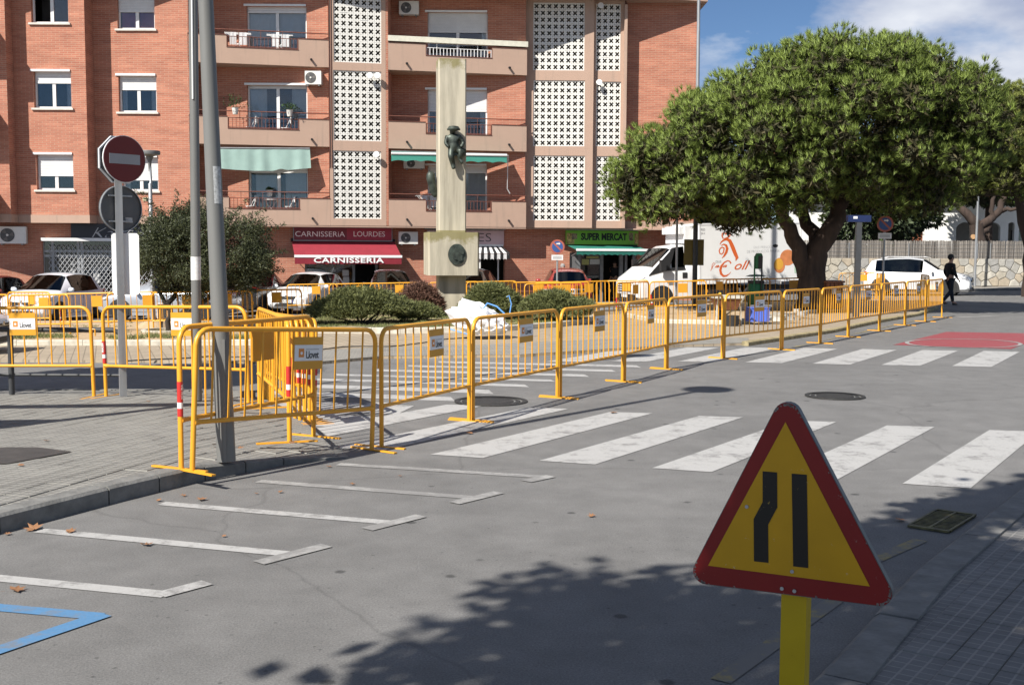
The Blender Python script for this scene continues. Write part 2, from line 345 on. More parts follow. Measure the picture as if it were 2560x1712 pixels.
def gridmat(name, c, line, pitch, ang, lw=.09):
    g = NT(name); co = g.n('ShaderNodeNewGeometry')
    m_ = g.n('ShaderNodeMapping', vector_type='POINT'); m_.inputs['Rotation'].default_value = (0, 0, -ang); m_.inputs['Scale'].default_value = (1/pitch,)*3
    rot = g.n('ShaderNodeVectorRotate', rotation_type='Z_AXIS'); rot.inputs['Angle'].default_value = -ang; g.l(co.outputs['Position'], rot.inputs['Vector'])
    sc_ = g.n('ShaderNodeVectorMath', operation='SCALE'); sc_.inputs['Scale'].default_value = 1/pitch; g.l(rot.outputs[0], sc_.inputs[0])
    fr_ = g.n('ShaderNodeVectorMath', operation='FRACTION'); g.l(sc_.outputs[0], fr_.inputs[0])
    sx = g.n('ShaderNodeSeparateXYZ'); g.l(fr_.outputs[0], sx.inputs[0])
    def edge(o_):
        a = g.n('ShaderNodeMath', operation='SUBTRACT'); g.l(o_, a.inputs[0]); a.inputs[1].default_value = .5
        b = g.n('ShaderNodeMath', operation='ABSOLUTE'); g.l(a.outputs[0], b.inputs[0]); return b.outputs[0]
    mx_ = g.n('ShaderNodeMath', operation='MAXIMUM'); g.l(edge(sx.outputs['X']), mx_.inputs[0]); g.l(edge(sx.outputs['Y']), mx_.inputs[1])
    cr_ = g.n('ShaderNodeValToRGB'); cr_.color_ramp.elements[0].position = .5-lw-.03; cr_.color_ramp.elements[1].position = .5-lw+.02; g.l(mx_.outputs[0], cr_.inputs['Fac'])
    no = g.n('ShaderNodeTexNoise', Scale=2.3, Detail=8.0, Roughness=.7); g.l(co.outputs['Position'], no.inputs['Vector'])
    c1 = g.n('ShaderNodeValToRGB'); c1.color_ramp.elements[0].color = c4([x*.76 for x in c]); c1.color_ramp.elements[1].color = c4([x*1.2 for x in c]); c1.color_ramp.elements[0].position = .3; c1.color_ramp.elements[1].position = .7; g.l(no.outputs['Fac'], c1.inputs['Fac'])
    c2 = g.n('ShaderNodeValToRGB'); c2.color_ramp.elements[0].color = c4([x*.7 for x in line]); c2.color_ramp.elements[1].color = c4([x*1.1 for x in line]); g.l(no.outputs['Fac'], c2.inputs['Fac'])
    mu = g.n('ShaderNodeMix', data_type='RGBA'); g.l(cr_.outputs['Color'], mu.inputs['Factor']); g.l(c1.outputs['Color'], mu.inputs['A']); g.l(c2.outputs['Color'], mu.inputs['B'])
    g.l(mu.outputs['Result'], g.b.inputs['Base Color']); g.b.inputs['Roughness'].default_value = .8
    bp = g.n('ShaderNodeBump', Strength=.5, Distance=.006, invert=True); g.l(cr_.outputs['Color'], bp.inputs['Height']); g.l(bp.outputs['Normal'], g.b.inputs['Normal'])
    MATS[name] = g.m; return g.m
AL = math.atan2(-.296, .955); AR = math.atan2(.81, .59)
M_tileL = gridmat('grooved_paving_tile', (.168, .163, .150), (.34, .33, .30), .2/3, AL, .07)
M_tileR = gridmat('worn_paving_tile', (.155, .152, .15), (.27, .262, .245), .2/3, AR, .07)
M_pave = gridmat('plaza_paver', (.335, .275, .20), (.22, .18, .13), .20, .35, .04)
M_paveg = gridmat('plaza_paver_grey', (.215, .205, .185), (.30, .28, .24), .2/3, .1, .07)
M_grout = mat('paving_grout', (.30, .285, .24), .95, var=.2)
S = 600
struct(drape('road', [(-S, -S), (S, -S), (S, S), (-S, S)], 0, M_asph))
def sheet(name, pts, dz, m, parent, disp=True): return drape(name, [((dg if disp else pg)(*p)) for p in pts], dz, m, parent)
road = bpy.data.objects['road']
# --- zebra crossing over the main road: stripes repeat by a constant step
def quadsteps(A, step, rng, dz, m, nm='crossing_stripe'):
    for i in rng:
        j = rnd.uniform(-.03, .03)
        drape(nm, [(p[0]+step[0]*i+j*.57, p[1]+step[1]*i+j*.82) for p in A], dz, m, road)
A_ = [dg(990,1040), dg(1110,1048), dg(1497,946), dg(1400,943)]; C_ = [dg(1488,1072), dg(1640,1083), dg(1925,967), dg(1800,961)]; E_ = [dg(2075,1128), dg(2240,1142)]
st = ((C_[0]-A_[0])/2+(C_[1]-A_[1])/2+(C_[2]-A_[2])/2+(C_[3]-A_[3])/2)/4
quadsteps([(p.x, p.y) for p in A_], (st.x, st.y), range(-3, 7), .004, M_white)
# --- far crossing over the main road
A3 = [dg(1705,830), dg(1790,832), dg(1918,799), dg(1840,797)]; C3 = [dg(2005,837), dg(2100,839), dg(2195,803), dg(2130,800)]
st3 = sum(((C3[i]-A3[i])/2 for i in range(4)), Vector())/4
quadsteps([(p.x, p.y) for p in A3], (st3.x, st3.y), range(-3, 4), .004, M_white)
# --- crossing over the side street (seen through the barriers)
def z8(x, y): return pg(900+x/2.931, 750+y/2.931)
r0, r1, l0 = z8(1870, 513), z8(1880, 529), z8(375, 478); lv = l0-r0
rends = [(690,712,745), (970,660,690), (1230,620,640), (1424,585,601), (1670,546,565), (1870,513,529), (2050,480,497)]
for i, (x, a, b) in enumerate(rends):
    p, q = z8(x-25, a), z8(x+10, b); e = lv*(1 if i > 1 else .8)
    drape('crossing_stripe', [p, q, q+e, p+e], .004, M_white, road)
for i, (x, a, b) in enumerate([(400, 775, 840), (150, 860, 945)]):
    p, q = z8(x, a), z8(x-130, b); e = lv*.62; drape('crossing_stripe', [p, q, q+e, p+e], .004, M_white, road)
# --- motorcycle bays, blue bay
def line(a, b, w=.105, m=M_white, nm='bay_line', dz=.004):
    a, b = Vector(a[:2]), Vector(b[:2]); d = (b-a).normalized(); n = Vector((-d.y, d.x))*w/2
    return drape(nm, [a-n, b-n, b+n, a+n], dz, m, road)
line(dg(370,1153), dg(905,1198)); line(dg(965,1182), dg(840,1213), dz=.0065, m=M_faint)
line(dg(90,1215), dg(672,1270)); line(dg(748,1250), dg(592,1290), dz=.0065, m=M_faint)
line(dg(-240,1301), dg(382,1362)); line(dg(365,1364), dg(475,1335), dz=.0065)
line(dg(592,1102), dg(1100,1141), m=M_faint); line(dg(1143,1128), dg(1040,1153), dz=.0065, m=M_faint)
line(dg(775,1063), dg(1255,1093), m=M_faint); line(dg(1262,1091), dg(1205,1103), dz=.0065, m=M_faint)
b0_, b1_, b2_ = dg(-200,1374), dg(228,1412), dg(-240,1570); line(b1_+(b0_-b1_)*1.9, b1_, .10, M_blue); line(b1_+(b2_-b1_)*-.03, b1_+(b2_-b1_)*3.2, .10, M_blue, dz=.0065)
# red speed patch with a white ring
z1 = lambda x, y: pg(1800+x/3.0855, 500+y/3.0855)
rp_ = [z1(1335,1118), z1(1745,1018), z1(2560,1032), z1(2245,1150)]
drape('red_patch', rp_, .004, M_red, road)
ctr = sum(rp_, Vector())/4; ea = (z1(2335,1112)-z1(1425,1100))/2; eb = (z1(1900,1068)-z1(1900,1138))*.5; ctr = (z1(2335,1112)+z1(1425,1100))/2
ring = [[ctr+ea*math.cos(t)*k+eb*math.sin(t)*k for t in [2*math.pi*j/40 for j in range(40)]] for k in (1, .93)]
mb = MB(); mb.add([(p.x, p.y, gz(p.x, p.y)+.008) for q in ring for p in q], [(j, (j+1) % 40, 40+(j+1) % 40, 40+j) for j in range(40)][::1]); mb.f = [f[::-1] for f in mb.f] if False else mb.f
mb.build('white_ring', M_faint, road)
line(dg(1962,1300), dg(2108,1237), .09, M_yell, 'yellow_line'); line(dg(1650,1560), dg(1960,1340), .09, M_yell, 'yellow_line')
line(pg(1985,868), pg(2340,790), .1, M_yell, 'yellow_line')
line(dg(1880,640*1.09), dg(2600,640*1.09), .12, M_faint, 'edge_line')
line(z1(1840,905), z1(2140,893), .2, M_faint, 'arrow_marking')
line(z1(1640,740), z1(2500,735), .12, M_faint, 'edge_line')
# --- manholes and a drain
def manhole(px, py, r, label):
    c = pg(px, py); t = thing('manhole_cover', label, 'manhole', (c.x, c.y, c.z))
    mb = MB()
    for a, b, h in ((0, .62, .012), (.68, .8, .012), (.86, 1, .016)):
        n = 36
        vs_ = [(r*k*math.cos(2*math.pi*j/n), r*k*math.sin(2*math.pi*j/n), z) for k, z in ((a, h), (b, h), (b, .002)) for j in range(n)]
        mb.add(vs_, [(q*n+j, (q+1)*n+j, (q+1)*n+(j+1) % n, q*n+(j+1) % n) for q in range(2) for j in range(n)])
    mb.build('cover', M_iron, t); b2 = MB().lathe([(r*.99, .0), (r*.99, .006)], n=36); b2.build('seat_ring', M_kerb, t)
manhole(1912*K, 908*K, .36, 'round cast iron manhole cover between the two zebra crossings')
manhole(900+960/2.931, 750+745/2.931, .43, 'wide dark manhole cover under the row of yellow barriers')
c = [dg(2085,1205), dg(2140,1172), dg(2238,1182), dg(2170,1222)]; cc = sum(c, Vector())/4
t = thing('drain_grate', 'rectangular iron drain grate with faded yellow paint by the kerb', 'drain', cc)
u_, v_ = (c[3]-c[0]+c[2]-c[1])/2, (c[1]-c[0]+c[2]-c[3])/2
def gp(a, b, z): return u_*(a-.5)+v_*(b-.5)+Vector((0, 0, z))
MB().hexa([gp(0,0,.001), gp(1,0,.001), gp(1,1,.001), gp(0,1,.001)], [gp(0,0,.005), gp(1,0,.005), gp(1,1,.005), gp(0,1,.005)]).build('pit', mat('drain_pit', (.006, .006, .006), 1), t)
M_gr = mat('grate_iron', (.06, .055, .04), .6, metal=.3, var=.5, scale=14, col2=(.13, .115, .05))
for (a, b, c_, d) in ((0, 1, -.04, .02), (0, 1, .98, 1.04), (-.02, .04, .02, .98), (.96, 1.02, .02, .98), (.47, .53, .02, .98)):
    MB().hexa([gp(a,c_,.005), gp(b,c_,.005), gp(b,d,.005), gp(a,d,.005)], [gp(a,c_,.018), gp(b,c_,.018), gp(b,d,.018), gp(a,d,.018)]).build('frame_bar', M_gr, t)
for k in range(13):
    b = .05+k*.07
    for a0, a1 in ((.045, .465), (.535, .955)):
        MB().hexa([gp(a0,b,.005), gp(a1,b+.02,.005), gp(a1,b+.040,.005), gp(a0,b+.020,.005)], [gp(a0,b,.016), gp(a1,b+.02,.016), gp(a1,b+.040,.016), gp(a0,b+.020,.016)]).build('grate_bar', M_gr, t)
# --- kerb stones along a polyline, each its own piece
def kerb(pts, parent, m, w=.14, h=.12, L_=1.0, side=1, base=0, fall=None, gap=.012):
    pts = [Vector((p[0], p[1], 0)) for p in pts]; seg = []
    for a, b in zip(pts[:-1], pts[1:]):
        n = max(1, round((b-a).length/L_))
        for i in range(n): seg.append((a.lerp(b, i/n), a.lerp(b, (i+1)/n)))
    for i, (a, b) in enumerate(seg):
        d = (b-a).normalized(); n = Vector((-d.y, d.x, 0))*side*w; g_ = d*gap*.5
        a2, b2 = a+g_, b-g_; f0, f1 = (fall(a2), fall(b2)) if fall else (1, 1)
        def q(p, z): return Vector((p.x, p.y, gz(p.x, p.y)+z))
        z0 = base-.05; j = rnd.uniform(-.004, .004)
        bev = .02
        prof = lambda p, f: [q(p, z0), q(p, base+(h-bev)*f+j), q(p+n*.14, base+h*f+j), q(p+n, base+h*f+j), q(p+n, z0)]
        A, B = prof(a2, f0), prof(b2, f1)
        fs = [(k, k+1, 5+k+1, 5+k) for k in range(4)]+[(4, 3, 2, 1, 0), (5, 6, 7, 8, 9)]
        if side > 0: fs = [f[::-1] for f in fs]
        MB().add(A+B, fs).build('kerb_stone', m, parent, world=True)
def tiles(parent, poly, ang, dz, m, pitch=.2, near=300, ctr=(0, 0), hf=None):
    """paving tiles: the nearest ones are pieces of their own, the rest one joined piece"""
    ca, sa = math.cos(ang), math.sin(ang); P = [(p[0]*ca+p[1]*sa, -p[0]*sa+p[1]*ca) for p in poly]
    x0, x1 = min(p[0] for p in P), max(p[0] for p in P); y0, y1 = min(p[1] for p in P), max(p[1] for p in P); cells = []
    def inside(x, y):
        r = False; n = len(P)
        for i in range(n):
            (ax, ay), (bx, by) = P[i], P[(i+1) % n]
            if (ay > y) != (by > y) and x < (bx-ax)*(y-ay)/(by-ay)+ax: r = not r
        return r
    h = pitch/2
    for i in range(int(x0//pitch), int(x1//pitch)+1):
        for j in range(int(y0//pitch), int(y1//pitch)+1):
            x, y = i*pitch+h, j*pitch+h
            if all(inside(x+a, y+b) for a in (-h, h) for b in (-h, h)): cells.append((x*ca-y*sa, x*sa+y*ca))
    ramped = [q for q in cells if hf and hf(*q) < dz-.001]; cells = [q for q in cells if not (hf and hf(*q) < dz-.001)]
    cells.sort(key=lambda q: (q[0]-ctr[0])**2+(q[1]-ctr[1])**2)
    s_ = h-.003; t_ = .008
    def geo(mb, x, y, z):
        vs_ = []
        for zz, k in ((0, 1), (t_, .985)):
            for a, b in ((-1, -1), (1, -1), (1, 1), (-1, 1)):
                X, Y = x+(a*ca-b*sa)*s_*k, y+(a*sa+b*ca)*s_*k; vs_.append((X, Y, zz+(gz(X+OX, Y+OY)-gz(OX, OY) if z is None else gz(X, Y)+z-dz+(hf(X, Y) if hf else dz))))
        mb.add(vs_, [(4,5,6,7), (0,1,5,4), (1,2,6,5), (2,3,7,6), (3,0,4,7)])
    OX = OY = 0
    flat = MB(); OX, OY = poly[0][0], poly[0][1]
    geo(flat, 0, 0, None); me = flat.mesh('paving_tile', m)
    pi = ROOTM[parent.name].inverted()
    for x, y in cells[:near]:
        link('paving_tile', me, parent, pi @ Vector((x, y, gz(x, y)+dz+rnd.uniform(-.0016, .0016))))
    rest = MB()
    for x, y in cells[near:]+ramped: geo(rest, x, y, dz+rnd.uniform(-.0016, .0016))
    if rest.v: o = rest.build('paving_tiles', m, parent, world=True); o['kind'] = 'stuff'
# --- near pavement on the left
KL = [(-8.2, -2.0), (-5.2, 3.2), (-3.9, 5.35)]+[tuple(dg(*p)[:2]) for p in ((0,1222), (250,1155), (470,1100), (650,1065), (800,1048))]
edge2 = [tuple(pg(*p)[:2]) for p in ((858,1128), (835,1104), (759,1048), (690,1012), (640,1000))]
back = [tuple(pg(*p)[:2]) for p in ((460,996), (0,993))]+[(-9.5, 13.6), (-16, 13.9), (-16, -2)]
polyL = KL+edge2+back
RC = Vector(KL[-1]); RD = Vector((-.95, -.3)).normalized()
def rampL(x, y): return max(.06, min(1, (Vector((x, y))-RC).dot(RD)/1.35+.06))      # dropped kerb at the crossing
polyLi = [tuple(Vector(p)+(Vector((-6, 9.5))-Vector(p)).normalized()*.1) for p in polyL]
pavL = struct(drape('pavement', polyLi, .112, M_tileL, thick=.16, hf=lambda x, y: .112*rampL(x, y), cuts=[((RC.x+RD.x*k, RC.y+RD.y*k, 0), (RD.x, RD.y, 0)) for k in (0, .3, .6, .9, 1.27)]))
def fallL(p): return rampL(p.x, p.y)
kerb(KL[:5], pavL, M_kerb, .16, .125, 1.0, 1, fall=fallL); kerb(KL[4:], pavL, M_kerb, .16, .125, .45, 1, fall=fallL); kerb([KL[-1]]+edge2, pavL, M_kerb, .14, .125, .5, 1, fall=fallL)
kerb([edge2[-1]]+back[:3], pavL, M_kerb, .14, .122, 1.0, 1)
ins = []
n_ = len(polyL)
cxy = Vector((-6, 9.5))
for p in polyL:
    v = Vector(p); d = (cxy-v).normalized()*.2; ins.append(tuple(v+d))
vis = [tuple(dg(*p)[:2]) for p in ((-260,1250), (-120,1210))]
tiles(pavL, [(-5.0, 4.4), (-4.2, 5.6)]+ins[3:len(KL)+len(edge2)+1]+[(-9.2, 13.0), (-9.2, 6.0)], AL, .112, M_tileL, ctr=(-2.4, 7.5), hf=lambda x, y: .112*rampL(x, y))
# dark service hatch in the pavement
hp = [pg(x, y, .121) for x, y in ((-60,1120), (95,1119), (180,1130), (20,1160), (-60,1160))]
hc = sum(hp, Vector())/5
t = thing('service_hatch', 'dark flat service hatch set in the tiled pavement', 'hatch', hc)
MB().add([p-hc+Vector((0, 0, .006)) for p in hp], [(4, 3, 2, 1, 0)] if False else [(0, 4, 3, 2, 1)]).build('lid', mat('hatch_lid', (.05, .045, .042), .7, var=.3, bump=.4), t)
# --- right pavement
KR = [tuple(pg(*p)[:2]) for p in ((2043,1709), (2290,1440), (2560,1225))]
d_ = (Vector(KR[2])-Vector(KR[0])).normalized(); KR = [tuple(Vector(KR[0])-d_*9)]+[KR[0], KR[1], KR[2]]+[tuple(Vector(KR[2])+d_*k) for k in (6, 13, 22)]
polyR = KR+[(40, 24), (40, -12), (0, -12)]
nr0 = Vector((d_.y, -d_.x))*.09
pavR = struct(drape('pavement', [tuple(Vector(p)+nr0) for p in KR]+polyR[len(KR):], .035, M_tileR, thick=.06))
kerb(KR, pavR, M_kerb, .2, .05, 1.0, -1)
nr = Vector((d_.y, -d_.x))*.22
tiles(pavR, [tuple(Vector(KR[1])+nr-d_*1.5), tuple(Vector(KR[1])+nr), tuple(Vector(KR[2])+nr), tuple(Vector(KR[3])+nr), tuple(Vector(KR[3])+nr+d_*1.0), (6.6, 8.2), (6.2, 5), (3.2, 3.2)], AR, .035, M_tileR, ctr=(2.6, 5.0), near=300)
# --- plaza paving, planted islands
pz = [(-120,905), (500,908), (800,911), (950,897), (1300,893), (1500,880), (1700,868), (1871,863), (2085,830), (2202,805), (2300,788), (2345,772), (2310,752), (1900,756), (1500,772), (1200,792), (600,806), (-120,806)]
plaza = struct(drape('plaza_paving', [pg(*p) for p in pz], .045, M_pave, thick=.08))
drape('grey_paving_band', [pg(*p) for p in ((800,911), (950,897), (1300,893), (1500,880), (1700,868), (1871,863), (1871,850), (1640,852), (1500,853), (1200,868), (950,874), (800,882))], .049, M_paveg, plaza)
kerb([pg(*p) for p in ((1871,865), (2085,832), (2202,806.7), (2300,789.5), (2346,773))], plaza, mat('kerb_yellowed', (.30, .25, .14), .9, var=.4, scale=6, bump=.5), .14, .085, 1.0, 1)
def island(name, px, m, h, front, km=M_kerbw):
    pts = [pg(*p) for p in px]; o = struct(drape(name, pts, h, m, thick=.1))
    kerb([pg(*p) for p in front], o, km, .12, h+.03, .8, 1 if front[0][0] < front[-1][0] else -1); return o
isl1 = island('sandy_bed', [(-120,867), (640,867), (660,812), (-120,812)], M_sand, .13, [(-120,869), (640,869), (662,840), (664,814)])
isl2 = island('monument_bed', [(740,832), (790,835), (1000,837), (1250,832), (1400,820), (1466,812), (1490,800), (1440,787), (1100,778), (800,786), (740,800)], M_grass, .15,
              [(738,812), (742,826), (790,837), (1000,839), (1250,834), (1400,822), (1466,814), (1492,802)])
isl3 = island('tree_bed', [(1832,814), (2046,784), (2124,774), (2190,766), (2160,754), (1900,759), (1600,776), (1560,792), (1640,810)], M_sand, .12, [(1560,795), (1640,812), (1832,816), (2046,786), (2124,776), (2192,768)])
# tree pit ring in the sandy bed
c = pg(420, 828, .13); mb = MB().lathe([(.62, -.05), (.62, .05), (.52, .05), (.52, -.05)], n=28); o = mb.build('tree_pit_ring', M_kerbw, isl1); o.location = c
# kerb and far pavement in front of the stone wall
# ================================================================== apartment building
FA = R(12.55); FL = Fr(0, 45.55, FA)
def zl(l): return 2.735+3.05*l
M_brick = brickmat('brick_wall', (.39, .145, .09), (.47, .195, .122), (.44, .285, .205))
M_plas = plastermat('pink_plaster', (.42, .29, .222), (.31, .23, .18))
M_stain = plastermat('stained_plaster', (.42, .30, .235), (.52, .46, .40))
M_pvc = mat('white_frame', (.74, .74, .73), .4, var=.05)
M_shut = mat('white_shutter', (.70, .70, .69), .5, var=.06, scale=3)
M_rail = mat('rust_brown_iron', (.16, .055, .035), .55, var=.25, scale=20)
M_cop = mat('brown_coping', (.13, .045, .03), .7, var=.25)
M_pane = glass('window_pane', (.90, .93, .95))
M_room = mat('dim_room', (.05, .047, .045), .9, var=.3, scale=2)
M_curt = mat('white_curtain', (.76, .77, .78), .9, var=.06, trans=.25)
M_curr = mat('magenta_curtain', (.45, .12, .2), .9, var=.15)
M_block = mat('white_concrete_block', (.70, .69, .65), .85, var=.07, scale=4, bump=.2)
M_grey = mat('grey_metal', (.25, .26, .27), .5, metal=.5, var=.15)
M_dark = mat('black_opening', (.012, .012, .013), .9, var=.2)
M_ac = mat('off_white_casing', (.66, .65, .61), .5, var=.06)
M_black = mat('matt_black', (.015, .015, .016), .5, var=.2)
bld = thing('apartment_building', 'long red brick apartment block with plaster balconies and shops below', 'building', FL.P(-4, 0, -.55))
def part(mb, name, m, parent=bld, smooth=0): return mb.build(name, m, parent, world=True, smooth=smooth)
def fbox(fr, *a): return fr.box(MB(), *a)
ZT = 11.95
def window(fr, u0, u1, z0, z1, w=-.16, shut=.3, split=.5, curtain=None, open_left=False, sill=True, door=False, head=True, lit=1):
    fw = .065; mb = MB()
    fr.box(mb, u0, u1, w-.06, w, z1-fw, z1); fr.box(mb, u0, u1, w-.06, w, z0, z0+fw)
    fr.box(mb, u0, u0+fw, w-.06, w, z0+fw, z1-fw); fr.box(mb, u1-fw, u1, w-.06, w, z0+fw, z1-fw)
    um = u0+(u1-u0)*split; fr.box(mb, um-.06, um+.06, w-.058, w+.004, z0+fw, z1-fw)
    wn_ = part(mb, 'balcony_door' if door else 'window', M_pvc)
    zs = z1-(z1-z0)*shut
    for a, b in ((u0+fw, um-.06), (um+.06, u1-fw)):
        if open_left and a < um-.1: continue
        part(fr.box(MB(), a, b, w-.04, w-.03, z0+fw, z1-fw), 'pane', M_pane, wn_)
    if shut > .02:
        mb = MB(); n = max(3, int((z1-zs)/.055)); h = (z1-zs)/n
        for i in range(n): fr.box(mb, u0+.03, u1-.03, w+.006, w+.028, zs+i*h+.006, zs+(i+1)*h)
        fr.box(mb, u0+.02, u1-.02, w+.004, w+.034, zs-.03, zs+.004)
        part(mb, 'roller_shutter', M_shut, wn_)
    if sill: part(fbox(fr, u0-.09, u1+.07, w-.02, .07, z0-.075, z0-.004), 'sill', mat('pale_sill', (.6, .56, .5), .8, var=.15), wn_)
    if head: part(fbox(fr, u0-.1, u1-.02, -.02, .05, z1+.004, z1+.085), 'lintel_strip', M_pvc, wn_)
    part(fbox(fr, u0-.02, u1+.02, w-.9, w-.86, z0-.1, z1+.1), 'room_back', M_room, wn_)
    for (a, b, m) in (curtain or []):
        mb = MB(); n = max(4, int((b-a)*(u1-u0)/.09)); A, B = [], []
        for i in range(n+1):
            u = u0+(u1-u0)*(a+(b-a)*i/n); ww = w-.14+.025*math.sin(i*2.4+a*7); A.append(fr.P(u, ww, z0+.03)); B.append(fr.P(u, ww, z1))
        mb.add(A+B, [(i, i+1, n+2+i, n+1+i) for i in range(n)]); part(mb, 'curtain', m, wn_, smooth=60)
    return wn_
def rect(fr, o, s_, x0, y0, x1, y1, w=0):
    a = fr.px(o[0]+x0/s_, o[1]+y1/s_, w); b = fr.px(o[0]+x1/s_, o[1]+y0/s_, w); return a[0], b[0], a[1], b[1]
Z1 = ((0, 0), 2.613); Z2 = ((460, 0), 2.613); Z3 = ((940, 0), 2.613); Z4 = ((1300, 0), 2.613)
# --- the stepped brick fronts on the left
def saw(px): p = FL.P(FL.u(px), 0, 0); return Fr(p.x, p.y, 0)
F0, FA_, FB = saw(28), saw(224), saw(477)
segs = []
def brickseg(fr, uL, wins, ret=1.5):
    holes = [w_['r'] for w_ in wins]
    part(wall(fr, uL, 0, zl(0)+.30, ZT, holes, -.28, 0), 'brick_wall', M_brick)
    part(fr.box(MB(), -.3, -.002, -ret, -.282, zl(0)+.30, ZT), 'brick_return', M_brick)
    part(fr.box(MB(), uL, .02, -.3, .025, zl(0), zl(0)+.298), 'slab_band', M_plas); part(fr.box(MB(), -.3, .018, -ret, -.302, zl(0), zl(0)+.298), 'slab_band', M_plas)
    for w_ in wins:
        r = w_.pop('r'); window(fr, *r, **w_)
Rz = lambda fr, *a: rect(fr, *Z1, *a)
CW = [(.0, .16, M_curt), (.8, 1.0, M_curt)]
brickseg(F0, -6.0, [])
uA = (F0.o-FA_.o).x; uB = (FA_.o-FB.o).x
brickseg(FA_, uA, [dict(r=Rz(FA_, 205, -130, 440, 150), shut=0, open_left=True, split=.52), dict(r=Rz(FA_, 224, 470, 462, 706), shut=.29, curtain=[(.8, 1, M_curt)]), dict(r=Rz(FA_, 242, 1012, 476, 1240), shut=.58)])
brickseg(FB, uB, [dict(r=Rz(FB, 768, -120, 1005, 190), shut=.62, curtain=[(.05, .98, M_curr)]), dict(r=Rz(FB, 778, 498, 1020, 732), shut=.36, curtain=CW), dict(r=Rz(FB, 800, 1030, 1031, 1246), shut=.66, curtain=CW[:1])])
# balcony ends of the bay beyond on the left
for l in range(3):
    part(F0.box(MB(), -3.2, -.42, .03, .75, zl(l), zl(l)+1.02), 'balcony_front', M_plas); part(F0.box(MB(), -3.2, -.40, .01, .77, zl(l)+1.022, zl(l)+1.05), 'coping', M_cop)
# --- balconies
def railing(fr, u0, u1, n0, n1, zb, l, w=-.04, white=False):
    m = M_pvc if white else M_rail
    part(MB().tube([fr.P(u0+.02, w, zb+1.27), fr.P(u1-.02, w, zb+1.27)], .022, 6), 'handrail', m)
    part(MB().tube([fr.P(n0+.02, w, zb+1.02), fr.P(n1-.02, w, zb+1.02)], .015, 6), 'mid_rail', m); part(MB().tube([fr.P(n0+.02, w, zb+.66), fr.P(n1-.02, w, zb+.66)], .015, 6), 'bottom_rail', m)
    n = int((n1-n0)/.135)
    for i in range(n+1):
        u = n0+.04+(n1-n0-.08)*i/n; tall = i % 6 == 3
        part(MB().tube([fr.P(u, w, zb+.6), fr.P(u, w, zb+(1.26 if tall else 1.02))], .011 if not white else .016, 5, cap=False), 'baluster', m)
def balcony(x0, x1, yb, notch, doors, top_white=False):
    u0, u1 = FL.u(x0), FL.u(x1); FBk = Fr(0, yb, 0); X0, X1 = FL.P(u0, 0, 0).x, FL.P(u1, 0, 0).x
    n0, n1 = u0+(u1-u0)*notch[0], u0+(u1-u0)*notch[1]
    part(wall(FBk, X0-.02, X1-.05, zl(0)+.02, ZT, [d['r'] for d in doors], -.28, 0), 'brick_wall', M_brick)
    for l in range(3):
        zb = zl(l)
        poly = [(u0, zb), (u1, zb), (u1, zb+1.03), (n1, zb+1.03), (n1, zb+.6), (n0, zb+.6), (n0, zb+1.05), (u0, zb+1.05)]
        part(MB().prism(poly, FL.fn(), -.12, 0), 'balcony_front', M_plas)
        c = MB(); FL.box(c, u0, n0, -.14, .02, zb+1.052, zb+1.08); FL.box(c, n1, u1, -.14, .02, zb+1.032, zb+1.06); FL.box(c, n0, n1, -.14, .02, zb+.602, zb+.63); FL.box(c, n0+.002, n0+.03, -.12, .005, zb+.63, zb+1.02); FL.box(c, n1-.03, n1-.002, -.12, .005, zb+.63, zb+1.02)
        part(c, 'coping', M_cop)
        s_ = [FL.P(u0+.01, -.122, 0), FL.P(u1-.01, -.122, 0), Vector((X1-.06, yb-.002, 0)), Vector((X0+.01, yb-.002, 0))]
        part(MB().hexa([p+Vector((0, 0, zb+.01)) for p in s_], [p+Vector((0, 0, zb+.28)) for p in s_]), 'balcony_slab', M_plas)
        if not (top_white and l == 2): railing(FL, u0, u1, n0, n1, zb, l)
        else:
            railing(FL, u0, u1, n0, n1, zb-.1, l, white=True); part(FL.box(MB(), u0-.01, u1+.03, -.16, .06, zb+1.11, zb+1.32), 'cream_top_beam', mat('cream_beam', (.62, .60, .50), .6))
        for f in (.13, .87):
            u = u0+(u1-u0)*f; part(MB().tube([FL.P(u, -.05, zb+.28), FL.P(u, .14, zb+.25)], .045, 8), 'drain_spout', M_dark)
    for d in doors: r = d.pop('r'); window(FBk, *r, door=True, sill=False, **d)
    return FBk, u0, u1, n0, n1
def door(fr, Z, x0, x1, ytop, l):
    a = rect(fr, *Z, x0, ytop, x1, ytop+10); return (a[0], a[1], zl(l)+.3, a[3])
yb2 = FL.P(FL.u(826), 0, 0).y+.12; yb3 = FL.P(FL.u(1315), 0, 0).y+.12
F2, F3 = Fr(0, yb2, 0), Fr(0, yb3, 0)
F2, a2, b2, c2, d2 = balcony(477, 826, yb2, (.27, .78), [dict(r=door(F2, Z2, 408, 800, 45, 2), shut=.1, curtain=[(.02, .48, M_curt), (.52, .98, M_curt)]),
        dict(r=door(F2, Z2, 412, 805, 560, 1), shut=.04, curtain=[(.02, .3, M_curt), (.72, 1, M_curt)]), dict(r=door(F2, Z2, 420, 808, 1085, 0), shut=.12, curtain=[(.1, .45, M_curt), (.6, .95, M_curt)])])
F3, a3, b3, c3, d3 = balcony(972, 1315, yb3, (.265, .745), [dict(r=door(F3, Z3, 337, 730, 85, 2), shut=.34, curtain=[(.9, 1, M_curt)]),
        dict(r=door(F3, Z3, 337, 727, 590, 1), shut=.38, curtain=[(.88, 1, M_curt)]), dict(r=door(F3, Z3, 337, 725, 1085, 0), shut=.12, curtain=[(.62, .98, M_curt)])], top_white=True)
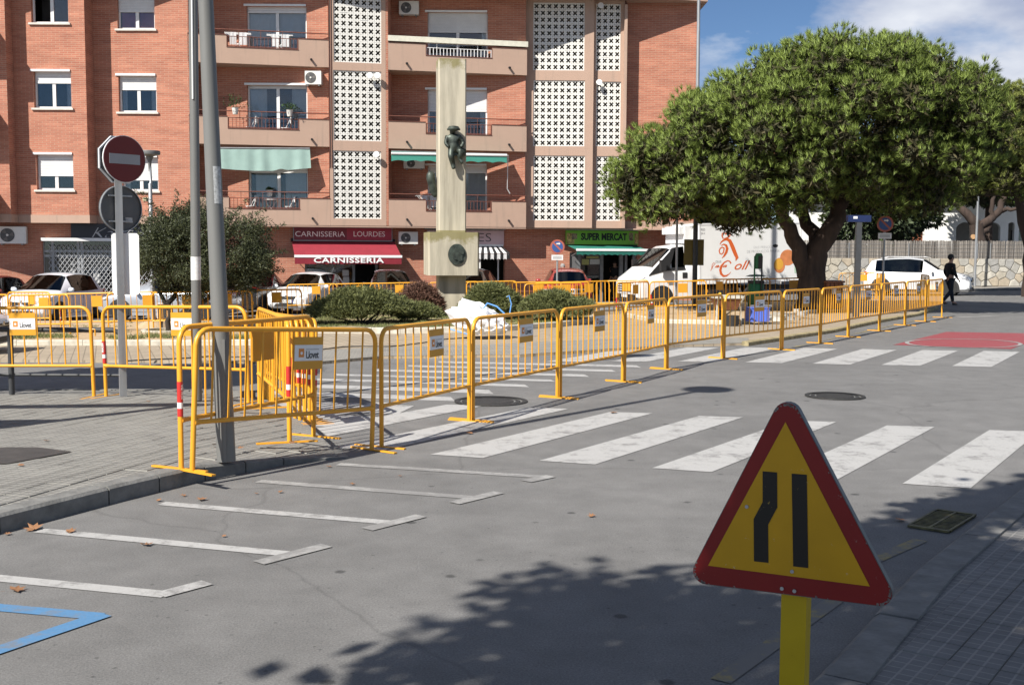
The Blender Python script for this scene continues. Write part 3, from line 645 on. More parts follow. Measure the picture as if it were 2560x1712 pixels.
# side walls of the recesses
for (px, yb, sgn) in ((477, yb2, 1), (966, yb3, 1)):
    p = FL.P(FL.u(px), 0, 0); w_ = .05 if px == 477 else FL.u(972)-FL.u(966)
    fr = Fr(p.x, p.y, R(12.55)); part(MB().hexa([fr.P(0, 0, zl(0)+.01), fr.P(w_-.004, 0, zl(0)+.01), Vector((p.x+w_-.004, yb+.2, zl(0)+.01)), Vector((p.x, yb+.2, zl(0)+.01))], [fr.P(0, 0, ZT), fr.P(w_-.004, 0, ZT), Vector((p.x+w_-.004, yb+.2, ZT)), Vector((p.x, yb+.2, ZT))]), 'brick_pier', M_brick)
# --- open block screens of the stairwells
def block_geo(cw, chh):
    """square block with an X shaped opening"""
    X = [(.10,.30),(.30,.10),(.5,.33),(.70,.10),(.90,.30),(.67,.5),(.90,.70),(.70,.90),(.5,.67),(.30,.90),(.10,.70),(.33,.5)]
    out = [(0,0),(0,0),(.5,0),(1,0),(1,0),(1,.5),(1,1),(1,1),(.5,1),(0,1),(0,1),(0,.5)]
    v, f = [], []
    for d, yy in ((0, 0), (1, .14)):
        v += [(p[0]*cw, yy, p[1]*chh) for p in X]
    v += [(p[0]*cw, 0, p[1]*chh) for p in [(0,0),(.5,0),(1,0),(1,.5),(1,1),(.5,1),(0,1),(0,.5)]]
    o = {0: 24, 1: 24, 2: 25, 3: 26, 4: 26, 5: 27, 6: 28, 7: 28, 8: 29, 9: 30, 10: 30, 11: 31}
    for i in range(12):
        j = (i+1) % 12; q = [o[i], o[j], j, i] if o[i] != o[j] else [o[i], j, i]
        f.append(tuple(q)); f.append((i, j, 12+j, 12+i))
    return v, f
NBLK = [0]
def lattice(fr, r, nc, nr, w):
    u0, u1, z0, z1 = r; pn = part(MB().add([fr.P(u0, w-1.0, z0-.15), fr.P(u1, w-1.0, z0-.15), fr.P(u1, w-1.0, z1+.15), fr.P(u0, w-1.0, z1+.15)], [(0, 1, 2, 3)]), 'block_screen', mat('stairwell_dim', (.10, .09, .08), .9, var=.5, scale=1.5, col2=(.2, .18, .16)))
    cw, ch = (u1-u0)/nc, (z1-z0)/nr; v, f = block_geo(cw-.006, ch-.006); Mx = Matrix((( fr.e.x, -fr.n.x, 0, 0), (fr.e.y, -fr.n.y, 0, 0), (0, 0, 1, 0), (0, 0, 0, 1)))
    me = MB().add(v, f).mesh('breeze_block', M_block); me.transform(Mx); pi = ROOTM[pn.name].inverted(); extra = MB()
    for j in range(nr):
        for i in range(nc):
            p = fr.P(u0+i*cw+.003, w+rnd.uniform(-.006, .006), z0+j*ch+.003)
            if NBLK[0] < 300: link('breeze_block', me, pn, pi @ p); NBLK[0] += 1
            else: extra.add([(Mx @ Vector(q))+p for q in v], f)
    if extra.v: o = part(extra, 'breeze_blocks', M_block, pn); o['kind'] = 'stuff'
    mo = MB(); fr.box(mo, u0, u1, w-.13, w-.02, z0-.0, z0+.003)
def screens(fr, x0, x1, holes, u0, u1, nc, w=-.04, stains=True):
    hs = [rect(fr, (0, 0), 1, x0, a, x1, b) for a, b in holes]
    part(wall(fr, u0, u1, zl(0), ZT, hs, -.3, 0), 'stair_wall', M_plas)
    for h in hs: lattice(fr, h, nc, 10, w)
    return hs
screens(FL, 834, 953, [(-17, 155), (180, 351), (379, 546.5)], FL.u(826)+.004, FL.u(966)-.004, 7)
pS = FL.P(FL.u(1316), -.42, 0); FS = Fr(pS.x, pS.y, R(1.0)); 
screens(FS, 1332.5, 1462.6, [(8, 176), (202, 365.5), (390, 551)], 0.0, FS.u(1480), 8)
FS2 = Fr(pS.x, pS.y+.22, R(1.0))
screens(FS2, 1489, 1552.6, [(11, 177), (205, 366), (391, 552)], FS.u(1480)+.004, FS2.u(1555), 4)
part(FS.box(MB(), FS.u(1555), FS.u(1562), -.7, .03, zl(0), ZT-.2), 'plaster_fin', M_plas)
part(FS.box(MB(), -.02, .0, -.4, .4, zl(0), ZT), 'brick_return', M_brick) if False else None
# lamps / dishes on the screens
for fr, x, y in ((FL, 926, 191), (FL, 945, 191), (FL, 942, 388), (FS2, 1498, 208), (FS2, 1502, 16)):
    u, z = fr.px(x, y, .2)
    part(MB().tube([fr.P(u, -.04, z), fr.P(u, .16, z)], .02, 6), 'lamp_bracket', M_grey); part(MB().lathe([(.03, 0), (.1, .03), (.125, .1), (.12, .12)], n=14, axis='z').xform(Matrix.Translation(fr.P(u, .12, z)) @ Matrix.Rotation(R(75), 4, 'X')), 'wall_lamp', M_pvc, smooth=40)
# --- right brick wall
FR = Fr(pS.x, pS.y+.62, R(1.0)); ur0, ur1 = FR.u(1560), FR.u(1734)
part(wall(FR, ur0, ur1, zl(0)+.3, ZT, [], -.3, 0), 'brick_wall', M_brick); part(FR.box(MB(), ur0, ur1+.01, -.3, .02, zl(0), zl(0)+.298), 'slab_band', M_plas)
part(FR.box(MB(), ur1-.3, ur1, -7, -.302, zl(0)-3.4, ZT), 'brick_gable', M_brick)
# roof slab with the eave over everything
rp0 = FR.P(ur1+.35, .38, 0); e_ = Vector((math.cos(R(14)), math.sin(R(14)), 0))
pts = [rp0, rp0-e_*9.5, FL.P(FL.u(800), .35, 0), FL.P(FL.u(-500), .6, 0), FL.P(FL.u(-500), -9, 0), FR.P(ur1+.35, -9, 0)]
part(MB().prism([(p.x, p.y) for p in pts], lambda a, b, c: Vector((a, b, c)), ZT+.002, ZT+.2), 'roof_slab', M_plas)
part(FR.box(MB(), ur1+.02, ur1+.3, -3.4, -2.9, ZT-1.5, ZT), 'chimney_flue', mat('dark_flue', (.05, .045, .04), .7))
back_ = MB().prism([(p.x, p.y) for p in (FL.P(FL.u(-500), -3.2, 0), FL.P(FL.u(1700), -3.2, 0), FL.P(FL.u(1700), -8.5, 0), FL.P(FL.u(-500), -8.5, 0))], lambda a, b, c: Vector((a, b, c)), -1, ZT-.02)
part(back_, 'inner_core', M_room)
# cables down the stairwell wall
for px in (826, 831): u = FL.u(px); part(MB().tube([FL.P(u, .02, ZT), FL.P(u, .02, zl(1)-.8)], .016, 5), 'drain_pipe', M_cop)
u = FS2.u(1551); part(MB().tube([FS2.P(u+.1, .03, ZT), FS2.P(u+.1, .03, zl(0)+1)], .03, 6), 'drain_pipe', M_cop)
# ------------------------------------------------------------------ ground floor
GW = -.80; FG = Fr(FL.P(0, GW, 0).x, FL.P(0, GW, 0).y, FA)
G = lambda x0, y0, x1, y1, w=0: rect(FG, (0, 0), 1, x0, y0, x1, y1, w)
def opening(x0, x1, ytop): a = G(x0, ytop, x1, ytop+10); return (a[0], a[1], -1.2, a[3])
ops = [opening(106, 395, 603), opening(762, 948, 648), opening(1188, 1262, 640), opening(1424, 1592, 632)]
part(wall(FG, FG.u(-300), FG.u(1733), -1.2, zl(0)+.02, ops, -.28, 0), 'ground_floor_wall', M_brick)
sf = [FL.P(FL.u(-300), -.9, 0), FL.P(FL.u(470), -.9, 0), FL.P(FL.u(478), -.015, 0), FL.P(FL.u(1315), -.015, 0), FL.P(FL.u(1316), -.45, 0), FR.P(ur1-.02, -.02, 0), FR.P(ur1-.02, -2, 0), FL.P(FL.u(-300), -2, 0)]
part(MB().prism([(p.x, p.y) for p in sf], lambda a, b, c: Vector((a, b, c)), zl(0)-.06, zl(0)-.003), 'soffit', M_plas)
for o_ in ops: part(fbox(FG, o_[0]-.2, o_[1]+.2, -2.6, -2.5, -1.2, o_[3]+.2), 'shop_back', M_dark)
def signboard(x0, y0, x1, y1, w0, w1, m, name='sign_board'):
    r = G(x0, y0, x1, y1, w1); return part(fbox(FG, r[0], r[1], w0, w1, r[2], r[3]), name, m), r
def sign_text(s_, m, px, py, hpx, w, wpx=None, shear=0, bold=0, parent=None, space=1):
    u, z = FG.px(px, py, w+.004); k = 46.0/FPX
    return text('lettering', s_, m, parent, facing(FG.P(u, w+.004, z), FA), hpx*k*1.38, .003, bold, shear, space, width=wpx*k if wpx else None)
M_wine = mat('wine_red_panel', (.16, .015, .03), .35, var=.06); M_wht = mat('white_lettering', (.8, .8, .79), .5, var=.02)
M_redaw = mat('red_awning_cloth', (.25, .02, .034), .85, var=.1, scale=3); M_grnaw = mat('green_awning_cloth', (.02, .17, .13), .85, var=.12, scale=3)
def awning(x0, x1, ytop, xf0, xf1, yf, yval, out, m, mv, band, name, scal=0, stripes=None):
    a = FG.px(x0, ytop, .06); b = FG.px(x1, ytop, .06); c = FG.px(xf0, yf, out); d = FG.px(xf1, yf, out); e = FG.px(xf0, yval, out)
    zt, zf, zv = (a[1]+b[1])/2, (c[1]+d[1])/2, e[1]; n = 12; mb = MB(); col = []
    aw = part(MB().tube([FG.P(a[0]-.03, .1, zt+.02), FG.P(b[0]+.03, .1, zt+.02)], .06, 8), name, M_black if not stripes else M_pvc)
    def pt(i, t, th=0): u = (a[0]+(b[0]-a[0])*i/n)*(1-t)+(c[0]+(d[0]-c[0])*i/n)*t; return FG.P(u, .06+(out-.06)*t, zt+(zf-zt)*t-th)
    seg = [(0, n)] if not stripes else [(i, i+1) for i in range(n)]
    for i0, i1 in seg:
        mm = m if not stripes else (stripes[i0 % 2])
        part(MB().hexa([pt(i0, 0, .012), pt(i1, 0, .012), pt(i1, 1, .012), pt(i0, 1, .012)], [pt(i0, 0), pt(i1, 0), pt(i1, 1), pt(i0, 1)]), 'canopy_cloth', mm, aw)
        N = 8 if scal else 1; A, B = [], []
        steps = (i1-i0)*N
        for k in range(steps+1):
            t = i0+(i1-i0)*k/steps; u = c[0]+(d[0]-c[0])*t/n; dz = (.035*abs(math.sin(t*math.pi)) if scal else 0)
            A.append(FG.P(u, out, zf-.03)); B.append(FG.P(u, out-.03, zv+dz))
        m2 = MB().add(A+B, [(k, k+1, steps+2+k, steps+1+k) for k in range(steps)]); part(m2, 'valance', mm, aw)
    if band: part(fbox(FG, c[0]-.02, d[0]+.02, out-.03, out+.015, zf-.045, zf+.05), 'front_bar', band, aw)
    for i in (.5, n-.5):
        q = pt(i, 1, .05); part(MB().tube([q, FG.P((q-FG.o).dot(FG.e), .05, zf-.25)], .018, 5), 'support_arm', M_grey, aw)
    return aw, (c[0]+d[0])/2, zf, zv
# butcher
sg, r = signboard(735, 571, 979, 600, .02, .16, M_wine)
fm = MB()
for q in ((r[0]-.03, r[1]+.03, r[3], r[3]+.04), (r[0]-.03, r[1]+.03, r[2]-.04, r[2]), (r[0]-.03, r[0], r[2], r[3]), (r[1], r[1]+.03, r[2], r[3])): FG.box(fm, q[0], q[1], .02, .18, q[2], q[3])
part(fm, 'sign_frame', M_grey)
part(fbox(FG, FG.u(866), FG.u(979)-.01, .161, .164, r[2]+.02, r[3]-.02), 'sign_panel', mat('cherry_red_panel', (.30, .02, .05), .35, var=.05))
sign_text('CARNISSERiA', M_wht, 800, 586, 13, .166, 118, parent=bld); sign_text('LOURDES', M_wht, 923, 586, 13, .166, 76, parent=bld)
aw, uc, zf, zv = awning(729, 985, 602, 737, 1004, 641, 660, 1.25, M_redaw, M_redaw, M_wht, 'shop_awning')
u_, z_ = FG.px(872, 651.5, 1.26); o = text('lettering', 'CARNISSERIA', M_wht, bld, facing(FG.P(u_, 1.262, z_), FA), .27, .002, .007, 0, 1.08, width=2.72)
for x in (762, 884, 941): u = FG.u(x); part(fbox(FG, u-.05, u+.05, -.16, -.08, -1.2, ops[1][3]), 'shopfront_post', M_grey)
part(fbox(FG, FG.u(764), FG.u(883), -.13, -.115, -.05, ops[1][3]), 'shop_pane', M_pane)
part(fbox(FG, FG.u(762), FG.u(884), -.2, -.02, -1.2, -.05), 'shopfront_base', mat('shop_base', (.07, .05, .05), .5))
mnot = mat('paper_notice', (.55, .55, .53), .8, var=.2, scale=30)
for (x0, y0, x1, y1) in ((856, 675, 872, 690), (858, 692, 873, 712)): r = G(x0, y0, x1, y1, -.1); part(fbox(FG, r[0], r[1], -.112, -.106, r[2], r[3]), 'paper_notice', mnot)
# shop whose sign ends in ES
sg, r = signboard(1068, 577, 1260, 613, .02, .14, mat('pale_pink_panel', (.50, .37, .40), .5, var=.04)); part(fbox(FG, r[0]-.1, r[1]+.05, .0, .2, r[3]+.02, r[3]+.1), 'sign_hood', M_grey)
sign_text('ES', mat('dark_lettering', (.03, .03, .035), .5), 1211, 595, 22, .146, 33, parent=bld, bold=-.006)
awning(1188, 1255, 615, 1178, 1275, 633, 649, 1.0, None, None, None, 'shop_awning', scal=1, stripes=(M_wht, mat('black_awning_cloth', (.02, .02, .022), .85)))
part(fbox(FG, FG.u(1188), FG.u(1203), -.2, -.1, -1.2, ops[2][3]), 'door_frame', M_pvc); part(fbox(FG, FG.u(1246), FG.u(1249), -.2, -.12, -1.2, ops[2][3]), 'door_frame', M_pvc)
# supermarket
sg, r = signboard(1416, 578, 1596, 611, .02, .2, mat('lime_panel', (.22, .48, .05), .4, var=.05)); part(fbox(FG, r[0]-.03, r[1]+.05, .0, .26, r[3]+.02, r[3]+.12), 'sign_hood', mat('pale_grey_trim', (.4, .43, .44), .5))
sign_text('SUPER MERCAT', M_black, 1510, 593, 17, .206, 122, parent=bld, bold=.016)
mfd = mat('food_picture_red', (.35, .10, .05), .6, var=.7, scale=9, col2=(.5, .35, .12)); mfd2 = mat('food_picture_dark', (.10, .05, .06), .6, var=.7, scale=9, col2=(.3, .2, .12))
for x0, x1, y0, y1, mm in ((1417, 1436, 583, 610, mfd), (1429, 1443, 584, 598, mfd2), (1572, 1583, 582, 602, mfd2), (1586, 1595, 584, 610, mfd)):
    q = G(x0, y0, x1, y1, .2); part(fbox(FG, q[0], q[1], .201, .205 if x0 != 1429 else .208, q[2], q[3]), 'food_picture', mm)
awning(1417, 1590, 613, 1442, 1618, 625, 638, 1.3, M_grnaw, M_grnaw, M_wht, 'shop_awning', scal=1)
for x, w_ in ((1424, .1), (1450, .06), (1507, .07), (1556, .08), (1568, .05), (1590, .1)): u = FG.u(x); part(fbox(FG, u-w_, u+w_, -.2, -.08, -1.2, ops[3][3]), 'shopfront_post', M_grey)
part(fbox(FG, FG.u(1452), FG.u(1505), -.15, -.135, -.4, ops[3][3]), 'shop_pane', M_pane); part(fbox(FG, FG.u(1426), FG.u(1448), -.2, -.1, -1.2, ops[3][3]), 'grey_panel', mat('mid_grey_panel', (.13, .13, .135), .6))
mg2 = mat('yellow_paper', (.42, .42, .16), .8, var=.2, scale=20)
for (x0, y0, x1, y1, mm) in ((1455, 648, 1473, 662, mg2), (1475, 648, 1504, 661, mnot), (1466, 641, 1497, 646, mg2)): q = G(x0, y0, x1, y1, -.1); part(fbox(FG, q[0], q[1], -.132, -.126, q[2], q[3]), 'paper_notice', mm)
# hairdresser with the black sign and folding grille
sg, r = signboard(178, 561, 400, 599, .02, .15, mat('navy_black_panel', (.012, .015, .026), .35, var=.1))
M_scr = mat('grey_script', (.45, .46, .48), .5)
sign_text('Kamilo\'s'[:2], M_scr, 252, 583, 25, .155, 46, shear=.45, parent=bld, bold=-.012); sign_text("t's", M_scr, 333, 580, 20, .155, 44, shear=.45, parent=bld, bold=-.012)
part(fbox(FG, FG.u(104), FG.u(400), -.02, .24, ops[0][3]-.02, ops[0][3]+.1), 'shop_ledge', M_pvc)
hs = []
fr_ = MB()
for x in (106, 130, 194, 203, 280, 288, 394): u = FG.u(x, -.2); FG.box(fr_, u-.045, u+.045, -.25, -.17, -1.2, ops[0][3]-.025)
for y in (628, 640): z = FG.px(200, y, -.2)[1]; FG.box(fr_, ops[0][0], ops[0][1], -.248, -.172, z-.04, z+.04)
part(fr_, 'shopfront_frame', mat('aluminium', (.42, .43, .44), .45, metal=.4, var=.1))
part(fbox(FG, ops[0][0]+.01, ops[0][1]-.01, -.225, -.21, -1.2, ops[0][3]-.03), 'shop_pane', M_pane)
gr = MB(); u0, u1, z0, z1 = FG.u(118), FG.u(392), -1.0, FG.px(200, 612)[1]; st_ = .165
n = int((u1-u0)/st_)
for s_ in (1, -1):
    for k in range(n+20):
        A = u0+k*st_ if s_ > 0 else u0+(k-20)*st_; 
        ua, za, ub, zb_ = A, z1, A-s_*(z1-z0)*.72, z0
        def cl(u, z, U, Zz, lim):
            t = (lim-u)/(U-u); return lim, z+(Zz-z)*t
        for lo in (u0, u1):
            if (ua-lo)*(ub-lo) < 0:
                c_ = cl(ua, za, ub, zb_, lo)
                if (lo == u0 and ua < lo) or (lo == u1 and ua > lo): ua, za = c_
                else: ub, zb_ = c_
        if max(ua, ub) > u1+.001 or min(ua, ub) < u0-.001 or abs(za-zb_) < .02: continue
        gr.tube([FG.P(ua, -.1-.01*s_, za), FG.P(ub, -.1-.01*s_, zb_)], .012, 4, cap=False)
part(gr, 'security_grille', mat('pale_grille', (.5, .51, .52), .5, metal=.3))
mcu = mat('striped_drape', (.45, .44, .42), .9, var=.35, scale=25)
for (xa, xb, xc, xd) in ((216, 277, 240, 256), (296, 330, 300, 312)):
    A = [FG.P(FG.u(xa+(xb-xa)*i/14, -.4), -.4+.05*math.sin(i*1.9), ops[0][3]-.35) for i in range(15)]; B = [FG.P(FG.u(xc+(xd-xc)*i/14, -.4), -.4+.03*math.sin(i*1.9), .0) for i in range(15)]
    part(MB().add(A+B, [(i, i+1, 16+i, 15+i) for i in range(14)]), 'drape', mcu, smooth=60)
for (x0, y0, x1, y1) in ((234, 684, 249, 708), (177, 672, 187, 682), (178, 655, 186, 664)): q = G(x0, y0, x1, y1, -.2); part(fbox(FG, q[0], q[1], -.208, -.2, q[2], q[3]), 'paper_notice', mnot)
# small wall plate by the upper window
q = rect(FB, *Z1, 935, 1290, 970, 1312); part(fbox(FB, q[0], q[1], .002, .03, q[2], q[3]), 'wall_plate', mat('cream_plate', (.6, .55, .35), .6))
# ------------------------------------------------------------------ things fixed to the walls and on the balconies
def ac_unit(fr, r, w, label, back=0):
    u0, u1, z0, z1 = r; c = fr.P((u0+u1)/2, w, z0); t = thing('air_conditioner', label, 'air conditioner', c, group='air conditioner units on the facade')
    b = lambda mb, n, m, **k: mb.build(n, m, t, world=True, **k)
    b(fr.box(MB(), u0, u1, w, w+.3, z0, z1), 'casing', M_ac); R_ = (z1-z0)*.4; uc = u0+(u1-u0)*.36; zc = (z0+z1)/2
    b(MB().disc(fr.fn(), uc, zc, R_, w+.301, w+.312, 28), 'fan_grille', mat('dark_fan', (.07, .07, .07), .5))
    for k in range(3): mb = MB(); a = k*2.1; mb.prism([(uc+R_*.15*math.cos(a), zc+R_*.15*math.sin(a)), (uc+R_*.9*math.cos(a-.2), zc+R_*.9*math.sin(a-.2)), (uc+R_*.9*math.cos(a+.55), zc+R_*.9*math.sin(a+.55))], fr.fn(), w+.313, w+.318); b(mb, 'fan_blade', mat('fan_blade_grey', (.13, .12, .11), .5))
    b(MB().disc(fr.fn(), uc, zc, R_*.17, w+.32, w+.33, 12), 'hub', M_ac)
    for f in (.15, .85): u = u0+(u1-u0)*f; b(fr.box(MB(), u-.025, u+.025, back, w+.28, z0-.05, z0-.003), 'bracket', M_grey)
ac_unit(FG, G(-6, 567, 65, 609, .35), .12, 'air conditioner unit on brick left of the black hairdresser sign')
ac_unit(FG, G(997, 580, 1044, 610, .35), .12, 'air conditioner unit on the wall beside the butcher sign')
ac_unit(F3, rect(F3, *Z3, 150, 8, 278, 95, .4), .08, 'air conditioner unit high on the top balcony wall')
ac_unit(F3, rect(F3, *Z3, 180, 1035, 315, 1100, .4), .08, 'air conditioner unit half hidden under the green balcony awning')
ac_unit(F2, rect(F2, *Z2, 790, 465, 895, 552, .35), .06, 'air conditioner unit beside the long green balcony curtain')
def potplant(p, label, h, leafy=.3, pot=(.62, .6, .56)):
    t = thing('potted_plant', label, 'plant', p); MB().lathe([(.09, 0), (.13, .24), (.145, .25), (.12, .25), (.11, .22)], n=14).build('pot', mat('pale_pot', pot, .7), t, smooth=40)
    r_ = random.Random(int(abs(p[0])*100)); mb = MB()
    for i in range(150):
        a, e = r_.uniform(0, 6.28), r_.uniform(.1, 1.4); l = r_.uniform(.3, 1)*h; c = Vector((math.cos(a)*math.cos(e)*l*leafy/h*1.6, math.sin(a)*math.cos(e)*l*leafy/h*1.6, .25+math.sin(e)*l)); d = Vector((r_.gauss(0, 1), r_.gauss(0, 1), r_.gauss(0, 1))).normalized(); s_ = d.cross(Vector((0, .3, 1))).normalized()
        mb.add([c-d*.06, c+s_*.02, c+d*.06, c-s_*.02], [(0, 1, 2, 3)])
    mb.build('leaves', mat('pot_leaves', (.05, .10, .03), .6, isl=1, var=.4), t)
pl = lambda fr, x, y, w: fr.P(fr.px(x, y, w)[0], w, fr.px(x, y, w)[1])
potplant(pl(FL, 460+335/2.613, 748/2.613, .0), 'leafy plant in a pale trough hanging from the middle balcony rail', .55, .38)
potplant(pl(FL, 460+690/2.613, 762/2.613, .0), 'small plant in a pale pot before the middle balcony door', .3, .26)
potplant(pl(FL, 460+560/2.613, 1284/2.613, -.5), 'tiny potted plant standing on the folding balcony table', .12, .1)
def folding(fr, x, l, label, cat, w=-.6, table=False):
    u = fr.u(x, w); p = fr.P(u, w, zl(l)+.282); t = thing('folding_table' if table else 'folding_chair', label, cat, p); m = M_pvc
    if table:
        MB().lathe([(.3, .70), (.3, .725)], n=20).build('table_top', m, t)
        for s_ in (-1, 1): MB().tube([(-.25*s_, 0, 0), (.25*s_, 0, .7)], .014, 6).build('leg', m, t)
    else:
        for y in (-.18, .18): MB().tube([(-.22, y, 0), (.2, y, .85)], .012, 6).build('leg', m, t); MB().tube([(.2, y, 0), (-.18, y, .45)], .012, 6).build('leg', m, t)
        MB().box(-.2, .16, -.18, .18, .44, .46).build('seat', m, t); MB().box(.15, .19, -.18, .18, .62, .85).build('backrest', m, t)
folding(FL, 460+445/2.613, 0, 'white folding chair on the lowest balcony with the pale awning', 'chair'); folding(FL, 460+570/2.613, 0, 'small white folding table on the lowest balcony', 'table', table=True)
folding(FL, 460+700/2.613, 0, 'white folding chair right of the folding table on the lowest balcony', 'chair')
folding(FL, 460+455/2.613, 1, 'white garden chair behind the middle balcony railing', 'chair'); folding(FL, 460+680/2.613, 1, 'white garden chair under the small pot on middle balcony', 'chair')
def dryrack(fr, x, l, label, w=-.7):
    u = fr.u(x, w); t = thing('drying_rack', label, 'drying rack', fr.P(u, w, zl(l)+.282), rz=.2)
    for s_ in (-1, 1): MB().tube([(-.5*s_, -.25, 0), (.4*s_, -.25, .95)], .012, 6).build('leg', M_pvc, t); MB().tube([(-.5*s_, .25, 0), (.4*s_, .25, .95)], .012, 6).build('leg', M_pvc, t)
    for k in range(7): y = -.25+.083*k; MB().tube([(-.5, y, .955), (.5, y, .955)], .008, 5).build('wire', M_pvc, t)
    for k, (x_, wd_) in enumerate(((-.3, .25), (.05, .3))):
        A = [(x_+wd_*i/6, -.262+.01*math.sin(i*2), .97) for i in range(7)]; B = [(x_+wd_*i/6, -.27+.02*math.sin(i*2), .5) for i in range(7)]
        MB().add(A+B, [(i, i+1, 8+i, 7+i) for i in range(6)]).build('cloth', M_curt, t, smooth=60)
dryrack(FL, 460+640/2.613, 2, 'white drying rack on the top balcony left of the stair screens'); dryrack(FL, 940+340/2.613, 0, 'white drying rack with cloths on the balcony behind the monument')
dryrack(FL, 460+370/2.613, 2, 'low white drying rack beside the brick wall on the top balcony')
# cloth screens on the balconies
def cloth(pts0, pts1, n, amp, name, label, m, group=None, valance=None):
    A, B = [], []
    for i in range(n+1):
        t = i/n; a = pts0[0].lerp(pts0[1], t); b = pts1[0].lerp(pts1[1], t); w_ = amp*math.sin(t*n*.9)*(.4+.6*math.sin(t*3.1)); A.append(a); B.append(b+FL.n*w_+Vector((0, 0, valance(t) if valance else 0)))
    C = [A[i].lerp(B[i], .5)+FL.n*amp*.6*math.sin(i*1.3) for i in range(n+1)]
    root = (A[0]+A[-1])/2; mb = MB().add([p-root for p in A+C+B], [(i, i+1, n+2+i, n+1+i) for i in range(n)]+[(n+1+i, n+2+i, 2*n+3+i, 2*n+2+i) for i in range(n)]); mb.f = [f[::-1] for f in mb.f]
    t = thing(name, label, 'awning', root, group=group); mb.build('cloth', m, t, smooth=60); MB().tube([A[0]-root, A[-1]-root], .035, 8).build('roller', M_grey, t); return t
M_teal = mat('pale_teal_cloth', (.25, .36, .325), .85, var=.08, scale=2, trans=.12)
q = lambda x, y, w: pl(FL, 460+x/2.613, y/2.613, w)
cloth((q(225, 968, .02), q(822, 972, .02)), (q(238, 1102, .3), q(830, 1098, .3)), 34, .05, 'balcony_awning', 'faded pale teal cloth awning hanging over the lowest balcony', M_teal, valance=lambda t: -.10*math.sin(t*math.pi)+.06*math.exp(-((t-.66)/.05)**2))
q = lambda x, y, w: pl(FL, 940+x/2.613, y/2.613, w)
M_greenaw = mat('green_balcony_cloth', (.05, .26, .20), .85, var=.08)
t = cloth((q(100, 990, .05), q(855, 1010, .05)), (q(100, 1025, .7), q(855, 1042, .7)), 30, .0, 'balcony_awning', 'bright green awning with white front bar behind the monument column', M_greenaw)
A0, A1 = q(100, 1003, .7), q(855, 1016, .7)
def rel(t, *ps): return [p-t.location for p in ps]
MB().tube(rel(t, A0, A1), .05, 8).build('front_bar', M_pvc, t)
n = 48; A = [A0.lerp(A1, i/n)-t.location for i in range(n+1)]; B = [A0.lerp(A1, i/n)-t.location-Vector((0, 0, .30-.05*abs(math.sin(i*math.pi/6)))) for i in range(n+1)]
MB().add(A+B, [(i, n+1+i, n+2+i, i+1) for i in range(n)]).build('valance', M_greenaw, t)
MB().tube(rel(t, q(862, 1015, .68), q(858, 1235, .1), q(875, 1265, .05)), .02, 6).build('crank_rod', M_pvc, t)
M_gcurt = mat('deep_green_curtain', (.015, .14, .11), .85, var=.2)
def sidecurtain(x, y0, y1, wd_, label, fr=FL, w=-.25):
    u, z1_ = fr.px(460+x/2.613, y0/2.613, w); z0_ = fr.px(460+x/2.613, y1/2.613, w)[1]; root = fr.P(u, w, z0_)
    prof = [(math.sin(i*.9)*.05, (i/18-.5)) for i in range(19)]; rows = [(0, .75), (.27, .95), (.6, .4), (1, 1.0)]; mb = MB(); vs_ = []
    for t_, k in rows: vs_ += [fr.e*(p[1]*wd_*k)+fr.n*p[0]+Vector((0, 0, (z1_-z0_)*t_)) for p in prof]
    mb.add(vs_, [(r_*19+i, r_*19+i+1, (r_+1)*19+i+1, (r_+1)*19+i) for r_ in range(3) for i in range(18)])
    t = thing('balcony_curtain', label, 'curtain', root); mb.build('cloth', M_gcurt, t, smooth=60); MB().tube([fr.e*-.1+Vector((0, 0, (z1_-z0_)*.6)), fr.e*.1+Vector((0, 0, (z1_-z0_)*.6))], .06, 8).build('tie', M_gcurt, t)
sidecurtain(915, 452, 765, .36, 'long dark green curtain tied at the right of the middle balcony'); sidecurtain(60, 408, 735, .3, 'dark green curtain by the brick wall on the middle balcony')
